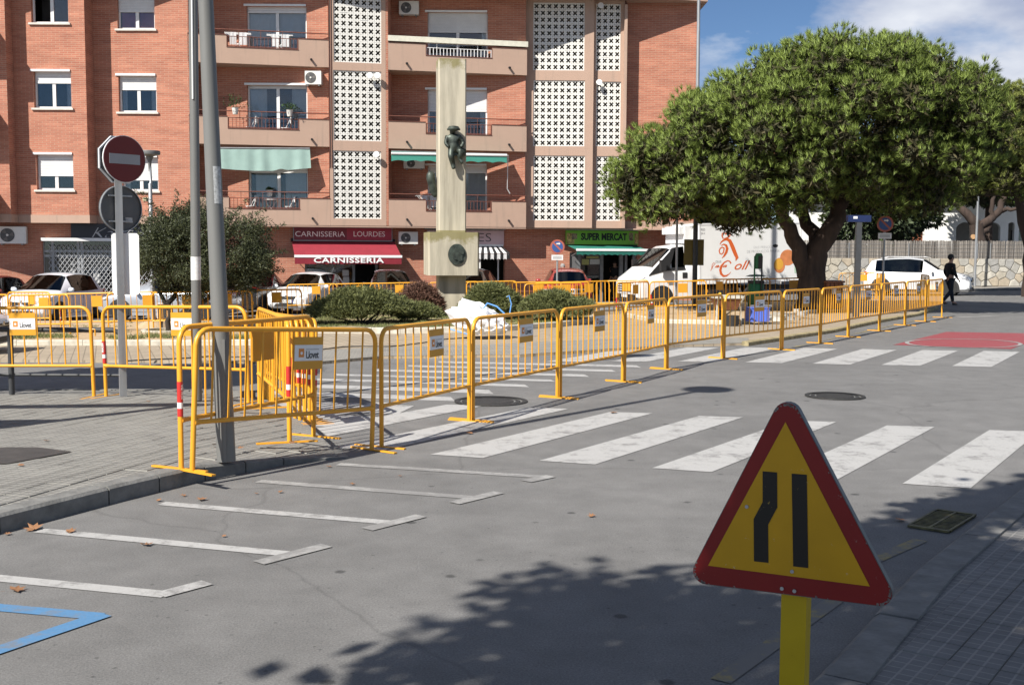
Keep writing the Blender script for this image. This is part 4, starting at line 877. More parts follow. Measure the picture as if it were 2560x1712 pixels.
# ================================================================== yellow crowd barriers
M_bar = mat('yellow_barrier_paint', (.72, .335, .022), .38, var=.07, scale=4)
M_plate = mat('ochre_barrier_plate', (.60, .29, .02), .45, var=.06, scale=3)
M_tape = mat('red_tape', (.50, .025, .02), .5, var=.08); M_wtape = mat('white_tape', (.75, .75, .74), .5, var=.04)
M_stk = mat('white_sticker', (.74, .74, .74), .5, var=.03); M_logo = mat('orange_logo', (.62, .22, .04), .5, var=.05); M_lt = mat('dark_print', (.02, .02, .022), .5)
BL, BH = 2.05, 1.08
def barrier_proto(sticker, tape):
    t = thing('crowd_barrier', 'x', 'barrier'); r = .12; h = BL/2-.03
    arc = lambda cx, s_: [(cx+s_*r*math.cos(a), 0, BH-.02-r+r*math.sin(a)) for a in [R(x) for x in (0, 22, 45, 68, 90)]]
    path = [(-h, 0, .012)]+[(-h, 0, .5)]+[(x, y, z) for x, y, z in arc(-h+r, -1)]+[(x, y, z) for x, y, z in arc(h-r, 1)[::-1]]+[(h, 0, .5), (h, 0, .012)]
    MB().tube(path, .021, 10).build('frame', M_bar, t, smooth=50)
    MB().tube([(-h, 0, .37), (-h+.07, 0, .37), (h-.07, 0, .37), (h, 0, .37)], [.028, .018, .018, .028], 8).build('bottom_rail', M_bar, t, smooth=50)
    me = MB().tube([(0, 0, .375), (0, 0, BH-.03)], .0085, 6, cap=False).mesh('bar', M_bar)
    for i in range(11): link('bar', me, t, (-h+(2*h)*(i+1)/12, 0, 0))
    f = MB().box(-.03, .01, -.26, .26, 0, .012).mesh('foot', M_bar)
    link('foot', f, t, (-h+.012, 0.02, 0)); link('foot', f, t, (h+.012, -0.02, 0))
    MB().tube([(h+.02, 0, .80), (h+.05, 0, .80), (h+.05, 0, .72)], .008, 6).build('hook', M_bar, t)
    p = MB().box(-.005, .325, -.016, -.012, .735, 1.0).build('name_plate', M_plate, t)
    if sticker:
        MB().box(.0, .32, -.0185, -.0165, .805, .935).build('sticker', M_stk, p)
        MB().box(.045, .105, -.0205, -.019, .835, .905).build('logo', M_logo, p); MB().lathe([(.013, -.0222), (.013, -.0208)], (.075, 0, .868), 12, 'y').build('logo', M_stk, p)
        text('lettering', 'Llovet', M_lt, p, Matrix.Translation((.20, -.020, .852)) @ Matrix.Rotation(R(90), 4, 'X'), .085, .0004, .001, 0, .92, width=.145)
        MB().box(.125, .275, -.0200, -.019, .895, .902).build('small_print', mat('grey_print', (.4, .4, .4), .6), p)
    if tape:
        MB().tube([(-h, 0, .40), (-h, 0, .46)], .0225, 10, cap=False).build('tape', M_tape, t, smooth=50); MB().tube([(-h, 0, .46), (-h, 0, .505)], .0225, 10, cap=False).build('tape', M_wtape, t, smooth=50); tp = MB().tube([(-h, 0, .505), (-h, 0, .66)], .0225, 10, cap=False).build('tape', M_tape, t, smooth=50)
        text('lettering', 'MAUSA', M_wtape, tp, Matrix.Translation((-h, -.0232, .585)) @ Matrix.Rotation(R(90), 4, 'X') @ Matrix.Rotation(R(90), 4, 'Z'), .035, .0003, .001, width=.11)
    return t
PROTO = {}
def barrier(a, b, label, group, sticker=True, tape=False, flip=False, lift=0, tilt=0, lift2=None):
    a, b = Vector(a[:2]), Vector(b[:2]); d = b-a
    if flip: a, b, d = b, a, -d
    k = (sticker, tape)
    if k not in PROTO: PROTO[k] = t = barrier_proto(*k)
    else: t = copy_tree(PROTO[k])
    L_ = max(.84, min(1.18, (d.length-.03)/BL))*BL; b = a+d.normalized()*(L_+.03) if not flip else b; m = (a+b)/2; za, zb = gz(a.x, a.y)+lift, gz(b.x, b.y)+(lift if lift2 is None else lift2)
    t.location = (m.x, m.y, (za+zb)/2); t.rotation_euler = (tilt, -math.atan2(zb-za, d.length), math.atan2(d.y, d.x)); t.scale = (max(.84, min(1.18, (d.length-.03)/BL)), 1, 1)
    t['label'] = label; t['group'] = group; return t
ORD = ['first', 'second', 'third', 'fourth', 'fifth', 'sixth', 'seventh', 'eighth', 'ninth', 'tenth', 'eleventh', 'twelfth', 'thirteenth']
J = [(948,1120), (1177,1052), (1397,994), (1559,954), (1665,922.5), (1807,896), (1954,874), (2050,858), (2120,842), (2198,827), (2262,813), (2313.5,803.6), (2355,793.3)]
G1 = 'barriers in the row along the main road'
for i in range(len(J)-1):
    barrier(pg(*J[i]), pg(*J[i+1]), 'yellow barrier %s in the roadside row from the pavement corner' % ORD[i], G1)
G2 = 'barriers at the pavement corner'
barrier(pg(468,1180,.12), pg(938,1124), 'yellow barrier in front of the leaning grey lamp post', G2, lift=.115, lift2=.0)
barrier(pg(444,1176,.12), pg(732,1110,.10), 'yellow barrier just behind the leaning grey lamp post', G2, sticker=False, tape=True, lift=.12)
barrier(pg(726,1111,.1), pg(632,1006,.1), 'yellow barrier linking the lamp post corner to the stacked barriers', G2, sticker=False, lift=.11, tape=True)
barrier(pg(-168,988,.12), pg(244,990,.12), 'yellow barrier beside the dark tube rail left of the no entry sign', G2, lift=.11)
barrier(pg(258,990,.12), pg(630,1006,.12), 'yellow barrier running behind the no entry sign post', G2, tape=True, lift=.11)
P0 = None
for k in range(5):
    p0 = pg(738+12*k, 793+1.0*k, BH); best = None
    for y in range(700, 800):
        q = pg(648+7*k, y, BH); e = abs((q-p0).length-2.05)
        if best is None or e < best[0]: best = (e, q)
    barrier(p0, best[1], 'yellow barrier standing on end of the tight stack by the crossing', 'stacked barriers at the crossing', sticker=False, tape=True, tilt=.015*(k-2), flip=False)
G3 = 'barriers in the far row by the parked cars'; LB = 'plain yellow barrier of the far row in front of the parked cars'
for a, b in [((-60,734),(22,735)), ((23,736),(137,735)), ((147,732.5),(262,731)), ((266,731),(375,729)), ((379,729),(478,728)), ((481,727),(598,726)), ((606,723.5),(712,722.5)), ((18,729),(128,729))]:
    near_ = {-60: 'before the dark red car', 23: 'before the white hatchback grille', 147: 'beside the white hatchback flank', 266: 'behind the white panel sign post', 379: 'behind the mushroom lamp and feathery tree', 481: 'before the silver car tail', 606: 'before the dark hatchback and white supermini', 18: 'doubled up behind another before the white hatchback'}[a[0]]
    barrier(pg(*a, BH), pg(*b, BH), 'plain yellow barrier of the far row '+near_, G3, sticker=False, tape=(a[0] in (147, 606)))
for a, b in [(716,818), (822,920), (924,1021), (1070,1162), (1165,1262)]:
    q = [Vector(((x-1280)/FPX*37.3, 37.3)) for x in (a, b)]; barrier(q[0], q[1], 'plain yellow barrier of the far row '+{716: 'left of the large juniper', 822: 'behind the large juniper', 924: 'behind the dried brown juniper', 1070: 'behind the monument plinth', 1165: 'behind the juniper by the bag'}[a], 'barriers behind the monument', sticker=False)
G4 = 'barriers crowded by the truck'; LB = 'plain yellow barrier crowded in front of the supermarket and the truck nose'
for a, b in [((1266,705),(1388,703)), ((1310,708),(1420,706)), ((1333,706),(1445,704)), ((1400,704),(1490,702)), ((1490,701),(1587,700)), ((1540,706),(1617,703)), ((1623,703),(1735,701))]: barrier(pg(*a, BH), pg(*b, BH), LB, G4, sticker=False, tape=(a[0] == 1540))
G5 = 'barriers behind the pine tree'; LB = 'dark shaded yellow barrier of the row behind the pine trunk'
for a, b in [((1741,697),(1806,697)), ((1813,697),(1900,695)), ((1904,695),(1991,694)), ((2036,687),(2092,682)), ((2097,682),(2186,681)), ((2192,681),(2303,689)), ((2303,685),(2357,692))]: barrier(pg(*a, BH), pg(*b, BH), LB, G5, sticker=False)
# ================================================================== vegetation
NR = np.random.RandomState(5)
def quadmesh(name, V, m, per=4):
    """V: (N,per,3) polygons"""
    N = len(V); me = bpy.data.meshes.new(name); me.vertices.add(N*per); me.vertices.foreach_set('co', np.ascontiguousarray(V, dtype=np.float32).ravel())
    me.loops.add(N*per); me.loops.foreach_set('vertex_index', np.arange(N*per, dtype=np.int32)); me.polygons.add(N)
    me.polygons.foreach_set('loop_start', np.arange(0, N*per, per, dtype=np.int32)); me.polygons.foreach_set('loop_total', np.full(N, per, dtype=np.int32)); me.update(); me.validate()
    me.materials.append(m); return me
def unit(a): return a/np.maximum(1e-9, np.linalg.norm(a, axis=-1, keepdims=True))
def blades(P, D, ln, wd, tri=True):
    """thin pointed blades from P along D"""
    s_ = unit(np.cross(D, NR.normal(size=D.shape))); l = np.asarray(ln).reshape(-1, 1) if np.ndim(ln) else ln; w = np.asarray(wd).reshape(-1, 1) if np.ndim(wd) else wd
    if tri: return np.stack([P-s_*w, P+s_*w, P+D*l], 1)
    return np.stack([P, P+D*l*.5+s_*w, P+D*l, P+D*l*.5-s_*w], 1)
def sphere(n): return unit(NR.normal(size=(n, 3)))
M_needle = mat('pine_needles', (.125, .185, .030), .6, isl=1, var=.3, col2=(.26, .34, .068), trans=.22)
M_needle2 = mat('pine_needles_olive', (.14, .172, .030), .6, isl=1, var=.3, col2=(.275, .31, .068), trans=.22)
M_bark = mat('pine_bark', (.05, .034, .027), .95, var=.45, scale=5, bump=1, bscale=18, streak=True)
M_bark2 = mat('grey_bark', (.10, .085, .07), .95, var=.35, scale=6, bump=.8, bscale=22, streak=True)
M_jun = mat('juniper_sprays', (.055, .075, .022), .7, isl=1, var=.45, col2=(.15, .16, .055), trans=.15)
M_dry = mat('dry_juniper', (.085, .042, .028), .8, isl=1, var=.4, col2=(.15, .075, .05))
M_aca = mat('dark_feathery_leaves', (.022, .034, .013), .65, isl=1, var=.5, col2=(.062, .072, .028), trans=.12)
M_leaf = mat('broad_leaves', (.035, .075, .018), .5, isl=1, var=.5, col2=(.09, .15, .03), trans=.2)
M_weed = mat('low_weeds', (.06, .10, .025), .8, isl=1, var=.5, col2=(.16, .17, .06))
def clump_tufts(C, Rr, n, up=.6):
    d = sphere(n); d[:, 2] = np.where(NR.rand(n) < .5, np.abs(d[:, 2]), d[:, 2]); P = C+d*Rr*np.array([1, 1, .72])*(.86+.2*NR.rand(n, 1)); A = unit(d+np.array([0, 0, up])); return P, A
def needles(P, A, k, ln, wd, spread=.5):
    n = len(P); P2 = np.repeat(P, k, 0); A2 = np.repeat(A, k, 0); D = unit(A2+NR.normal(size=A2.shape)*spread*.7); P2 = P2-A2*ln*.35*NR.rand(len(P2), 1)
    return blades(P2, D, ln*(.7+.6*NR.rand(len(P2))), wd), unit(A2*.75+D*.45)
def limb(mb, pts, r0, r1, n=8, jit=.04):
    pts = [Vector(p) for p in pts]; out = []
    for a, b in zip(pts[:-1], pts[1:]):
        for k in range(4): out.append(a.lerp(b, k/4)+Vector((rnd.gauss(0, jit), rnd.gauss(0, jit), rnd.gauss(0, jit)))*(1 if out else 0))
    out.append(pts[-1]); m = len(out); mb.tube(out, [r0+(r1-r0)*i/(m-1) for i in range(m)], n)
def pine(label, base, yc, depth, top, bot, trunk, needle_m, nclump, seed, ln=.17, tufts=20, kn=34):
    """crown between an upper and a lower outline given in pixels at the trunk's distance"""
    rs = np.random.RandomState(seed); t = thing('pine_tree', label, 'tree', base, group='umbrella pines by the road')
    tp = [(at(x, y, yc).x, at(x, y, yc).z) for x, y in top]; bt = [(at(x, y, yc).x, at(x, y, yc).z) for x, y in bot]
    x0, x1 = max(tp[0][0], bt[0][0]), min(tp[-1][0], bt[-1][0]); xc = (x0+x1)/2; hx = (x1-x0)/2
    Ps, As, cl = [], [], []
    fx = lambda L_, x: np.interp(x, [p[0] for p in L_], [p[1] for p in L_])
    tries = 0; lobes = []
    while len(lobes) < nclump and tries < 30000:
        tries += 1
        x = xc+hx*rs.uniform(-.97, .97); zt, zb = fx(tp, x), fx(bt, x); dy = depth*math.sqrt(max(.12, 1-((x-xc)/hx)**2)); zc, hz = (zt+zb)/2, (zt-zb)/2
        R_ = rs.uniform(.62, 1.05); R_ = min(R_, hz*.9); th = rs.uniform(-1.2, math.pi+1.2); ch, shh = math.cos(th), math.sin(th)
        z = zc+max(.05, hz-R_*.95)*shh; y = yc+(dy-R_*.6)*(abs(ch)**.75)*math.copysign(1, ch)
        if any((x-c[0])**2+(y-c[1])**2+(z-c[2])**2 < (.66*(R_+c[3]))**2 for c in lobes): continue
        lobes.append((x, y, z, R_))
    for (x, y, z, R_) in lobes:
        o_ = np.array([(x-xc)/hx, (y-yc)/depth, .55]); o_ = o_/np.linalg.norm(o_); mine = []
        for k_ in range(300):
            d_ = unit(rs.normal(size=3))
            if d_.dot(o_) < -.25 and rs.rand() < .7: continue
            r = rs.uniform(.26, .42)*(.75+.35*R_); c_ = np.array([x, y, z])+d_*R_*np.array([.82, .82, .70])
            if any(np.linalg.norm(c_-m_[0]) < .62*(r+m_[1]) for m_ in mine): continue
            mine.append((c_, r)); 
            if len(mine) > 26: break
        cl += [(m_[0][0], m_[0][1], m_[0][2], m_[1]) for m_ in mine]
    for x, y, z, r in cl:
        P, A = clump_tufts(np.array([x, y, z]), r, int(tufts*(r/.36)**2)); Ps.append(P); As.append(A)
    PA, AA = np.concatenate(Ps), np.concatenate(As); keep = (PA[:, 1] < yc+1.2) | (rs.rand(len(PA)) < .45); PA, AA = PA[keep], AA[keep]
    V, Nn = needles(PA, AA, kn, ln, .0062); cm = quadmesh('crown', V-np.array(base), needle_m, 3)
    cm.normals_split_custom_set_from_vertices(np.repeat(Nn, 3, 0).tolist()); link('crown', cm, t)
    # dark filler blades inside the crown, its inner shade put into their colour
    Lb = np.array([c[:3] for c in lobes]); CI = np.repeat(Lb, 640, 0); RI = np.repeat(np.array([c[3] for c in lobes]), 640)[:, None]; PI_ = CI+sphere(len(CI))*RI*.74*NR.rand(len(CI), 1)**.45*np.array([1, 1, .85])
    fx_ = []
    for q_ in range(26000):
        x = xc+hx*rs.uniform(-.95, .95); zt, zb = fx(tp, x), fx(bt, x); dy = depth*math.sqrt(max(.12, 1-((x-xc)/hx)**2)); th = rs.uniform(0, 6.283); rr_ = .80*math.sqrt(rs.rand()); fx_.append((x, yc+dy*math.cos(th)*rr_, (zt+zb)/2+(zt-zb)/2*math.sin(th)*rr_))
    PI_ = np.concatenate([PI_, np.array(fx_)])
    link('inner_foliage', quadmesh('inner_foliage', blades(PI_, unit(NR.normal(size=PI_.shape)), .26, .03, False)-np.array(base), mat('inner_pine_shade', (.026, .032, .010), .9, isl=1, var=.4, col2=(.05, .042, .018)), 4), t)
    mb = MB(); B = Vector(base)
    for tr in trunk: limb(mb, [Vector(p)-B for p in tr[0]], tr[1], tr[2], 12)
    mb.build('trunk', M_bark, t, smooth=70)
    mb = MB(); tips = [Vector(tr[0][-1])-B for tr in trunk]
    for (x, y, z, r) in lobes:
        c = Vector((x, y, z))-B; s_ = min(tips, key=lambda q: (q-c).length); mid = s_.lerp(c, .55)+Vector((0, 0, -.25)); limb(mb, [s_, mid, c-Vector((0, 0, r*.3))], .05, .014, 5, .03)
    mb.build('branches', M_bark, t); return t
bp_ = pg(2022, 775, .12); yc = bp_.y
top = [(1550,420), (1562,370), (1600,330), (1700,262), (1760,205), (1850,165), (1950,108), (2050,92), (2150,88), (2300,112), (2400,152), (2440,190), (2460,300)]
bot = [(1550,440), (1570,520), (1620,585), (1690,585), (1745,560), (1800,600), (1860,615), (1930,610), (1985,545), (2050,530), (2110,552), (2180,566), (2260,588), (2330,562), (2400,510), (2460,420)]
T = lambda x, y, dy=0: at(x, y, yc+dy)
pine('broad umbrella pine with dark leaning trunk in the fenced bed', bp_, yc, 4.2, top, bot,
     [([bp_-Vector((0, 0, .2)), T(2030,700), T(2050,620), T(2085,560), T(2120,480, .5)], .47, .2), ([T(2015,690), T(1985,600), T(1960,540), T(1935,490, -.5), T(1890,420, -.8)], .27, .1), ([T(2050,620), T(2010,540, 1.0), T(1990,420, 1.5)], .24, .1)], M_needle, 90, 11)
b2_ = Vector((21.4, 46, 0)); 
pine('second umbrella pine standing further along the road', b2_, 46, 4.2, [(2325,420), (2345,300), (2400,225), (2470,205), (2560,205), (2680,210), (2800,300), (2830,420)], [(2325,460), (2360,545), (2450,530), (2560,490), (2700,480), (2830,440)],
     [([b2_-Vector((0, 0, .2)), b2_+Vector((-.1, 0, 2)), b2_+Vector((-.6, .3, 4.2))], .35, .16)], M_needle2, 60, 12)
def bush(name, label, px, py, wpx, hpx, m, n=5200, seed=1, dz=.15, spray=.16, depth=1.0, group=None, flat=.8, wd=.012):
    """low conifer made of pointed sprays that lean outwards"""
    rs = np.random.RandomState(seed); c = pg(px, py, dz); k = c.y/FPX; rx, rz = wpx*k/2, hpx*k; ry = rx*depth
    t = thing(name, label, 'shrub', c, group=group)
    nc = 80; th = rs.uniform(0, 2*math.pi, nc); rr = np.sqrt(rs.rand(nc)); el = rs.rand(nc)
    C = np.stack([np.cos(th)*rr*rx*.84, np.sin(th)*rr*ry*.84, rz*(.10+.74*np.sqrt(np.maximum(0, 1-rr**2*.9))*(.12+.88*np.sqrt(el)))], 1)
    lobes = rs.randint(0, nc, n); d = sphere(n); d[:, 2] = np.abs(d[:, 2])*.75-.12
    P = C[lobes]+d*np.array([rx*.26, ry*.26, rz*.24]); out = unit(P*np.array([1/rx, 1/ry, .5/rz])+np.array([0, 0, .25])); D = unit(out*.9+d*.6+NR.normal(size=d.shape)*.28)
    k_ = 5; P2 = np.repeat(P, k_, 0); D2 = np.repeat(D, k_, 0); f = np.tile(np.linspace(0, 1, k_), n).reshape(-1, 1)
    P2 = P2+D2*spray*f; dd = unit(D2+NR.normal(size=D2.shape)*.55)
    P2[:, 2] = np.maximum(P2[:, 2], .0)
    link('foliage', quadmesh('foliage', blades(P2, dd, spray*.55*(.6+.8*NR.rand(len(P2))), wd), m, 3), t)
    mb = MB()
    for i in range(9):
        q = C[i]; limb(mb, [(0, 0, -.05), (q[0]*.5, q[1]*.5, q[2]*.35), (q[0]*.9, q[1]*.9, q[2]*.85)], .03, .008, 5, .02)
    mb.build('stems', M_bark2, t); return t
GJ = 'junipers around the monument'
bush('juniper_bush', 'large spreading green juniper left of the monument', 905, 808, 235, 84, M_jun, 12000, 3, group=GJ, depth=.85)
bush('juniper_bush', 'low green juniper in front of the dry brown bush', 1050, 803, 90, 38, M_jun, 2600, 4, group=GJ)
bush('juniper_bush', 'reddish brown dried juniper beside the monument base', 1052, 792, 94, 80, M_dry, 4200, 5, group=GJ)
bush('juniper_bush', 'green juniper right behind the white builder bag', 1228, 797, 132, 84, M_jun, 7000, 6, group=GJ)
bush('juniper_bush', 'green juniper at the right end of the monument bed', 1392, 800, 165, 66, M_jun, 8000, 7, group=GJ)
bush('juniper_bush', 'small green juniper between bag and end juniper', 1290, 790, 70, 40, M_jun, 1800, 8, group=GJ)
mb = MB(); c = pg(1035, 800, .15); t = thing('dead_branch', 'bare pale juniper branch lying on the grass', 'branch', c)
mb = MB(); limb(mb, [(-.25, .1, .02), (0, 0, .1), (.3, -.05, .3)], .04, .01, 6, .02); limb(mb, [(0, 0, .1), (.15, .1, .12), (.3, .2, .1)], .03, .008, 6, .02); mb.build('wood', mat('pale_dead_wood', (.25, .19, .14), .9), t)
# dark feathery tree on the left
c = pg(420, 826, .13); k = c.y/FPX; t = thing('acacia_tree', 'small dark feathery tree in front of the silver car', 'tree', c)
Cs = []
rs = np.random.RandomState(21)
while len(Cs) < 150:
    x, z = rs.uniform(-.5, 2.75), rs.uniform(.75, 3.05); y = rs.uniform(-1.1, 1.1)
    e = ((x-.95)/1.6)**2+((z-1.9)/1.05)**2+(y/1.2)**2
    if e < 1.0 and (e > .3 or rs.rand() < .3) and not (z < 1.2 and x > 2.0): Cs.append((x, y, z))
Cs = np.array(Cs); n = 13000; lo = rs.randint(0, len(Cs), n); d = sphere(n); P = Cs[lo]+d*.26*NR.rand(n, 1)**.4; D = unit((P-np.array([.95, 0, 1.6]))*.7+NR.normal(size=d.shape)*.5+np.array([.1, 0, .1]))
k_ = 6; P2 = np.repeat(P, k_, 0)+np.repeat(D, k_, 0)*.2*np.tile(np.linspace(0, 1, k_), n).reshape(-1, 1); dd = unit(np.repeat(D, k_, 0)*.6+NR.normal(size=P2.shape)*.7)
ex = []
for x0_, z0_, dx, dz_ in ((-.1, 2.8, -.45, .55), (.2, 2.8, .1, .6), (.0, 2.7, -.75, .7), (1.0, 2.8, .25, .55), (1.5, 2.7, .5, .5), (2.3, 2.4, .6, .2), (2.4, 1.9, .55, .05), (2.4, 1.4, .5, .1), (1.8, 2.7, .7, .3)):
    for i in range(26):
        f = i/26; ex.append((np.array([x0_+dx*f, .1*math.sin(i), z0_+dz_*f]), unit(np.array([dx*.5+rs.normal()*.7, rs.normal()*.6, dz_*.5+rs.normal()*.7]))))
eP = np.repeat(np.array([e[0] for e in ex]), 4, 0); eD = unit(np.repeat(np.array([e[1] for e in ex]), 4, 0)+NR.normal(size=(len(ex)*4, 3))*.5)
V = np.concatenate([blades(P2, dd, .075*(.6+.8*NR.rand(len(P2))), .011, False), blades(eP, eD, .1, .01, False)])
link('crown', quadmesh('crown', V, M_aca, 4), t)
mb = MB()
for q in ([(.0, 0, -.1), (.05, 0, .5), (-.25, .05, 1.1), (-.2, 0, 1.9)], [(.15, 0, -.1), (.2, 0, .3), (.75, 0, .8), (1.1, .1, 1.7), (1.2, 0, 2.5)], [(.3, 0, .35), (.9, -.1, .7), (1.7, .1, 1.1), (2.2, 0, 1.6)], [(-.02, 0, .5), (.3, .2, 1.2), (.5, .1, 2.3)]): limb(mb, q, .075, .02, 7, .03)
mb.build('trunk', mat('black_bark', (.03, .024, .02), .95, var=.3), t, smooth=70)
# grass and weeds (nobody could count them)
def inpoly(P, poly):
    x, y = P[:, 0], P[:, 1]; r = np.zeros(len(P), bool); n = len(poly)
    for i in range(n):
        (ax, ay), (bx, by) = poly[i], poly[(i+1) % n]; c = ((ay > y) != (by > y)) & (x < (bx-ax)*(y-ay)/(by-ay+1e-12)+ax); r ^= c
    return r
def turf(name, label, pxpoly, n, dz, m, h, patch=None, seed=0):
    rs = np.random.RandomState(seed); poly = [tuple(pg(*p)[:2]) for p in pxpoly]; xs, ys = [p[0] for p in poly], [p[1] for p in poly]
    P = np.stack([rs.uniform(min(xs), max(xs), n), rs.uniform(min(ys), max(ys), n), np.zeros(n)], 1); P = P[inpoly(P, poly)]
    if patch is not None:
        w = np.sin(P[:, 0]*2.1+1.3*np.sin(P[:, 1]*1.7))+np.sin(P[:, 1]*2.9+P[:, 0]*.8)+.6*np.sin(P[:, 0]*6.1+P[:, 1]*4.3); P = P[w > patch]
    P[:, 2] = [gz(a, b)+dz for a, b in P[:, :2]]; k_ = 4; P = np.repeat(P, k_, 0)+NR.normal(size=(len(P)*k_, 3))*np.array([.03, .03, 0]); D = unit(np.stack([NR.normal(size=len(P))*.7, NR.normal(size=len(P))*.7, np.ones(len(P))], 1))
    c0 = P.mean(0); o = link(name, quadmesh(name, blades(P, D, h*(.4+NR.rand(len(P))), .006)-c0, m, 3), None, c0); o['kind'] = 'stuff'; tag(o, label, 'grass'); return o
turf('grass', 'patchy green grass around the monument', [(745,834), (1000,838), (1250,833), (1466,813), (1440,788), (1100,780), (800,788)], 15000, .15, M_weed, .07, -.5, 1)
turf('weeds', 'scattered weeds along the kerb of the sandy bed', [(-100,866), (640,866), (640,852), (-100,852)], 4200, .13, M_weed, .13, .5, 2)
turf('weeds', 'sparse weeds on the sandy bed by the tree pit', [(150,850), (640,850), (640,815), (150,815)], 1600, .13, M_weed, .07, 1.0, 3)
# plane tree over the photographer: throws the dappled shade at the lower right
sd_ = Vector((math.sin(SUN_AZ), math.cos(SUN_AZ), 0))/math.tan(SUN_EL)
tb = Vector((-3.4, -3.1, .04)); t = thing('plane_tree', 'leafy plane tree on the pavement behind the viewpoint', 'tree', tb)
shp = [(860,1540), (900,1500), (960,1490), (1000,1425), (1070,1415), (1120,1345), (1250,1325), (1330,1345), (1480,1300), (1600,1325), (1640,1360), (1830,1330), (1930,1210), (2090,1225), (2150,1165), (2240,1130), (2345,1105), (2700,1000), (3300,1300), (3600,2300), (1800,2500), (1150,1900), (980,1640)]
poly = [tuple(dg(*p)[:2]) for p in shp]; rs = np.random.RandomState(4)
xs, ys = [p[0] for p in poly], [p[1] for p in poly]; N = 90000
Q = np.stack([rs.uniform(min(xs), max(xs), N), rs.uniform(min(ys), max(ys), N), np.zeros(N)], 1); Q = Q[inpoly(Q, poly)]
# twig clusters: thinner near the crown's rim, gaps let sun flecks through
cn = 470; gap = np.sin(Q[:, 0]*2.3+1.1*np.sin(Q[:, 1]*1.9))+np.sin(Q[:, 1]*2.7-Q[:, 0]*1.1); Q = Q[(gap < .95) | (Q[:, 0] < 1.2)]; cc_ = Q[rs.choice(len(Q), cn, replace=False)]; hts = 4.3+3.2*rs.rand(cn)
cc_ = cc_-np.array([sd_.x, sd_.y, 0])*hts[:, None]; cc_[:, 2] = hts
n = 32; P = np.repeat(cc_, n, 0)+NR.normal(size=(cn*n, 3))*np.array([.13, .13, .16]); D = unit(NR.normal(size=P.shape)*np.array([1, 1, .6]))
link('crown', quadmesh('crown', blades(P, D, .17*(.6+.8*NR.rand(len(P))), .065, False)-np.array(tb), M_leaf, 4), t)
mb = MB(); ctr_ = Vector(cc_.mean(0)); limb(mb, [(0, 0, -.1), (.05, 0, 1.5), (.2, .2, 3.2)], .2, .13, 12); fk = Vector((.2, .2, 3.2))
for i in range(0, cn, 9): q = Vector(cc_[i])-tb; limb(mb, [fk, fk.lerp(q, .5)+Vector((0, 0, .5)), q], .07, .012, 6)
mb.build('trunk', M_bark2, t, smooth=70)

tb2 = Vector((-9.3, 12.2, gz(-9.3, 12.2)+.12)); t = thing('plane_tree', 'dense tree added out of view to shade the side street', 'tree', tb2)  # unseen tree added to darken the side street on the left
n = 14000; d = sphere(n); P = d*np.array([2.5, 2.1, 1.7])*(NR.rand(n, 1)**.33)+np.array([0, 0, 5.0]); link('crown', quadmesh('crown', blades(P, unit(NR.normal(size=P.shape)), .2, .075, False), M_leaf, 4), t)
mb = MB(); limb(mb, [(0, 0, -.1), (.05, 0, 1.6), (.0, .1, 3.4)], .17, .12, 10)
for i in range(14): q = Vector(P[i*37]); limb(mb, [(0, .1, 3.3), Vector((0, .1, 3.4)).lerp(q, .5)+Vector((0, 0, .2)), q], .06, .015, 6)
mb.build('trunk', M_bark2, t, smooth=70)
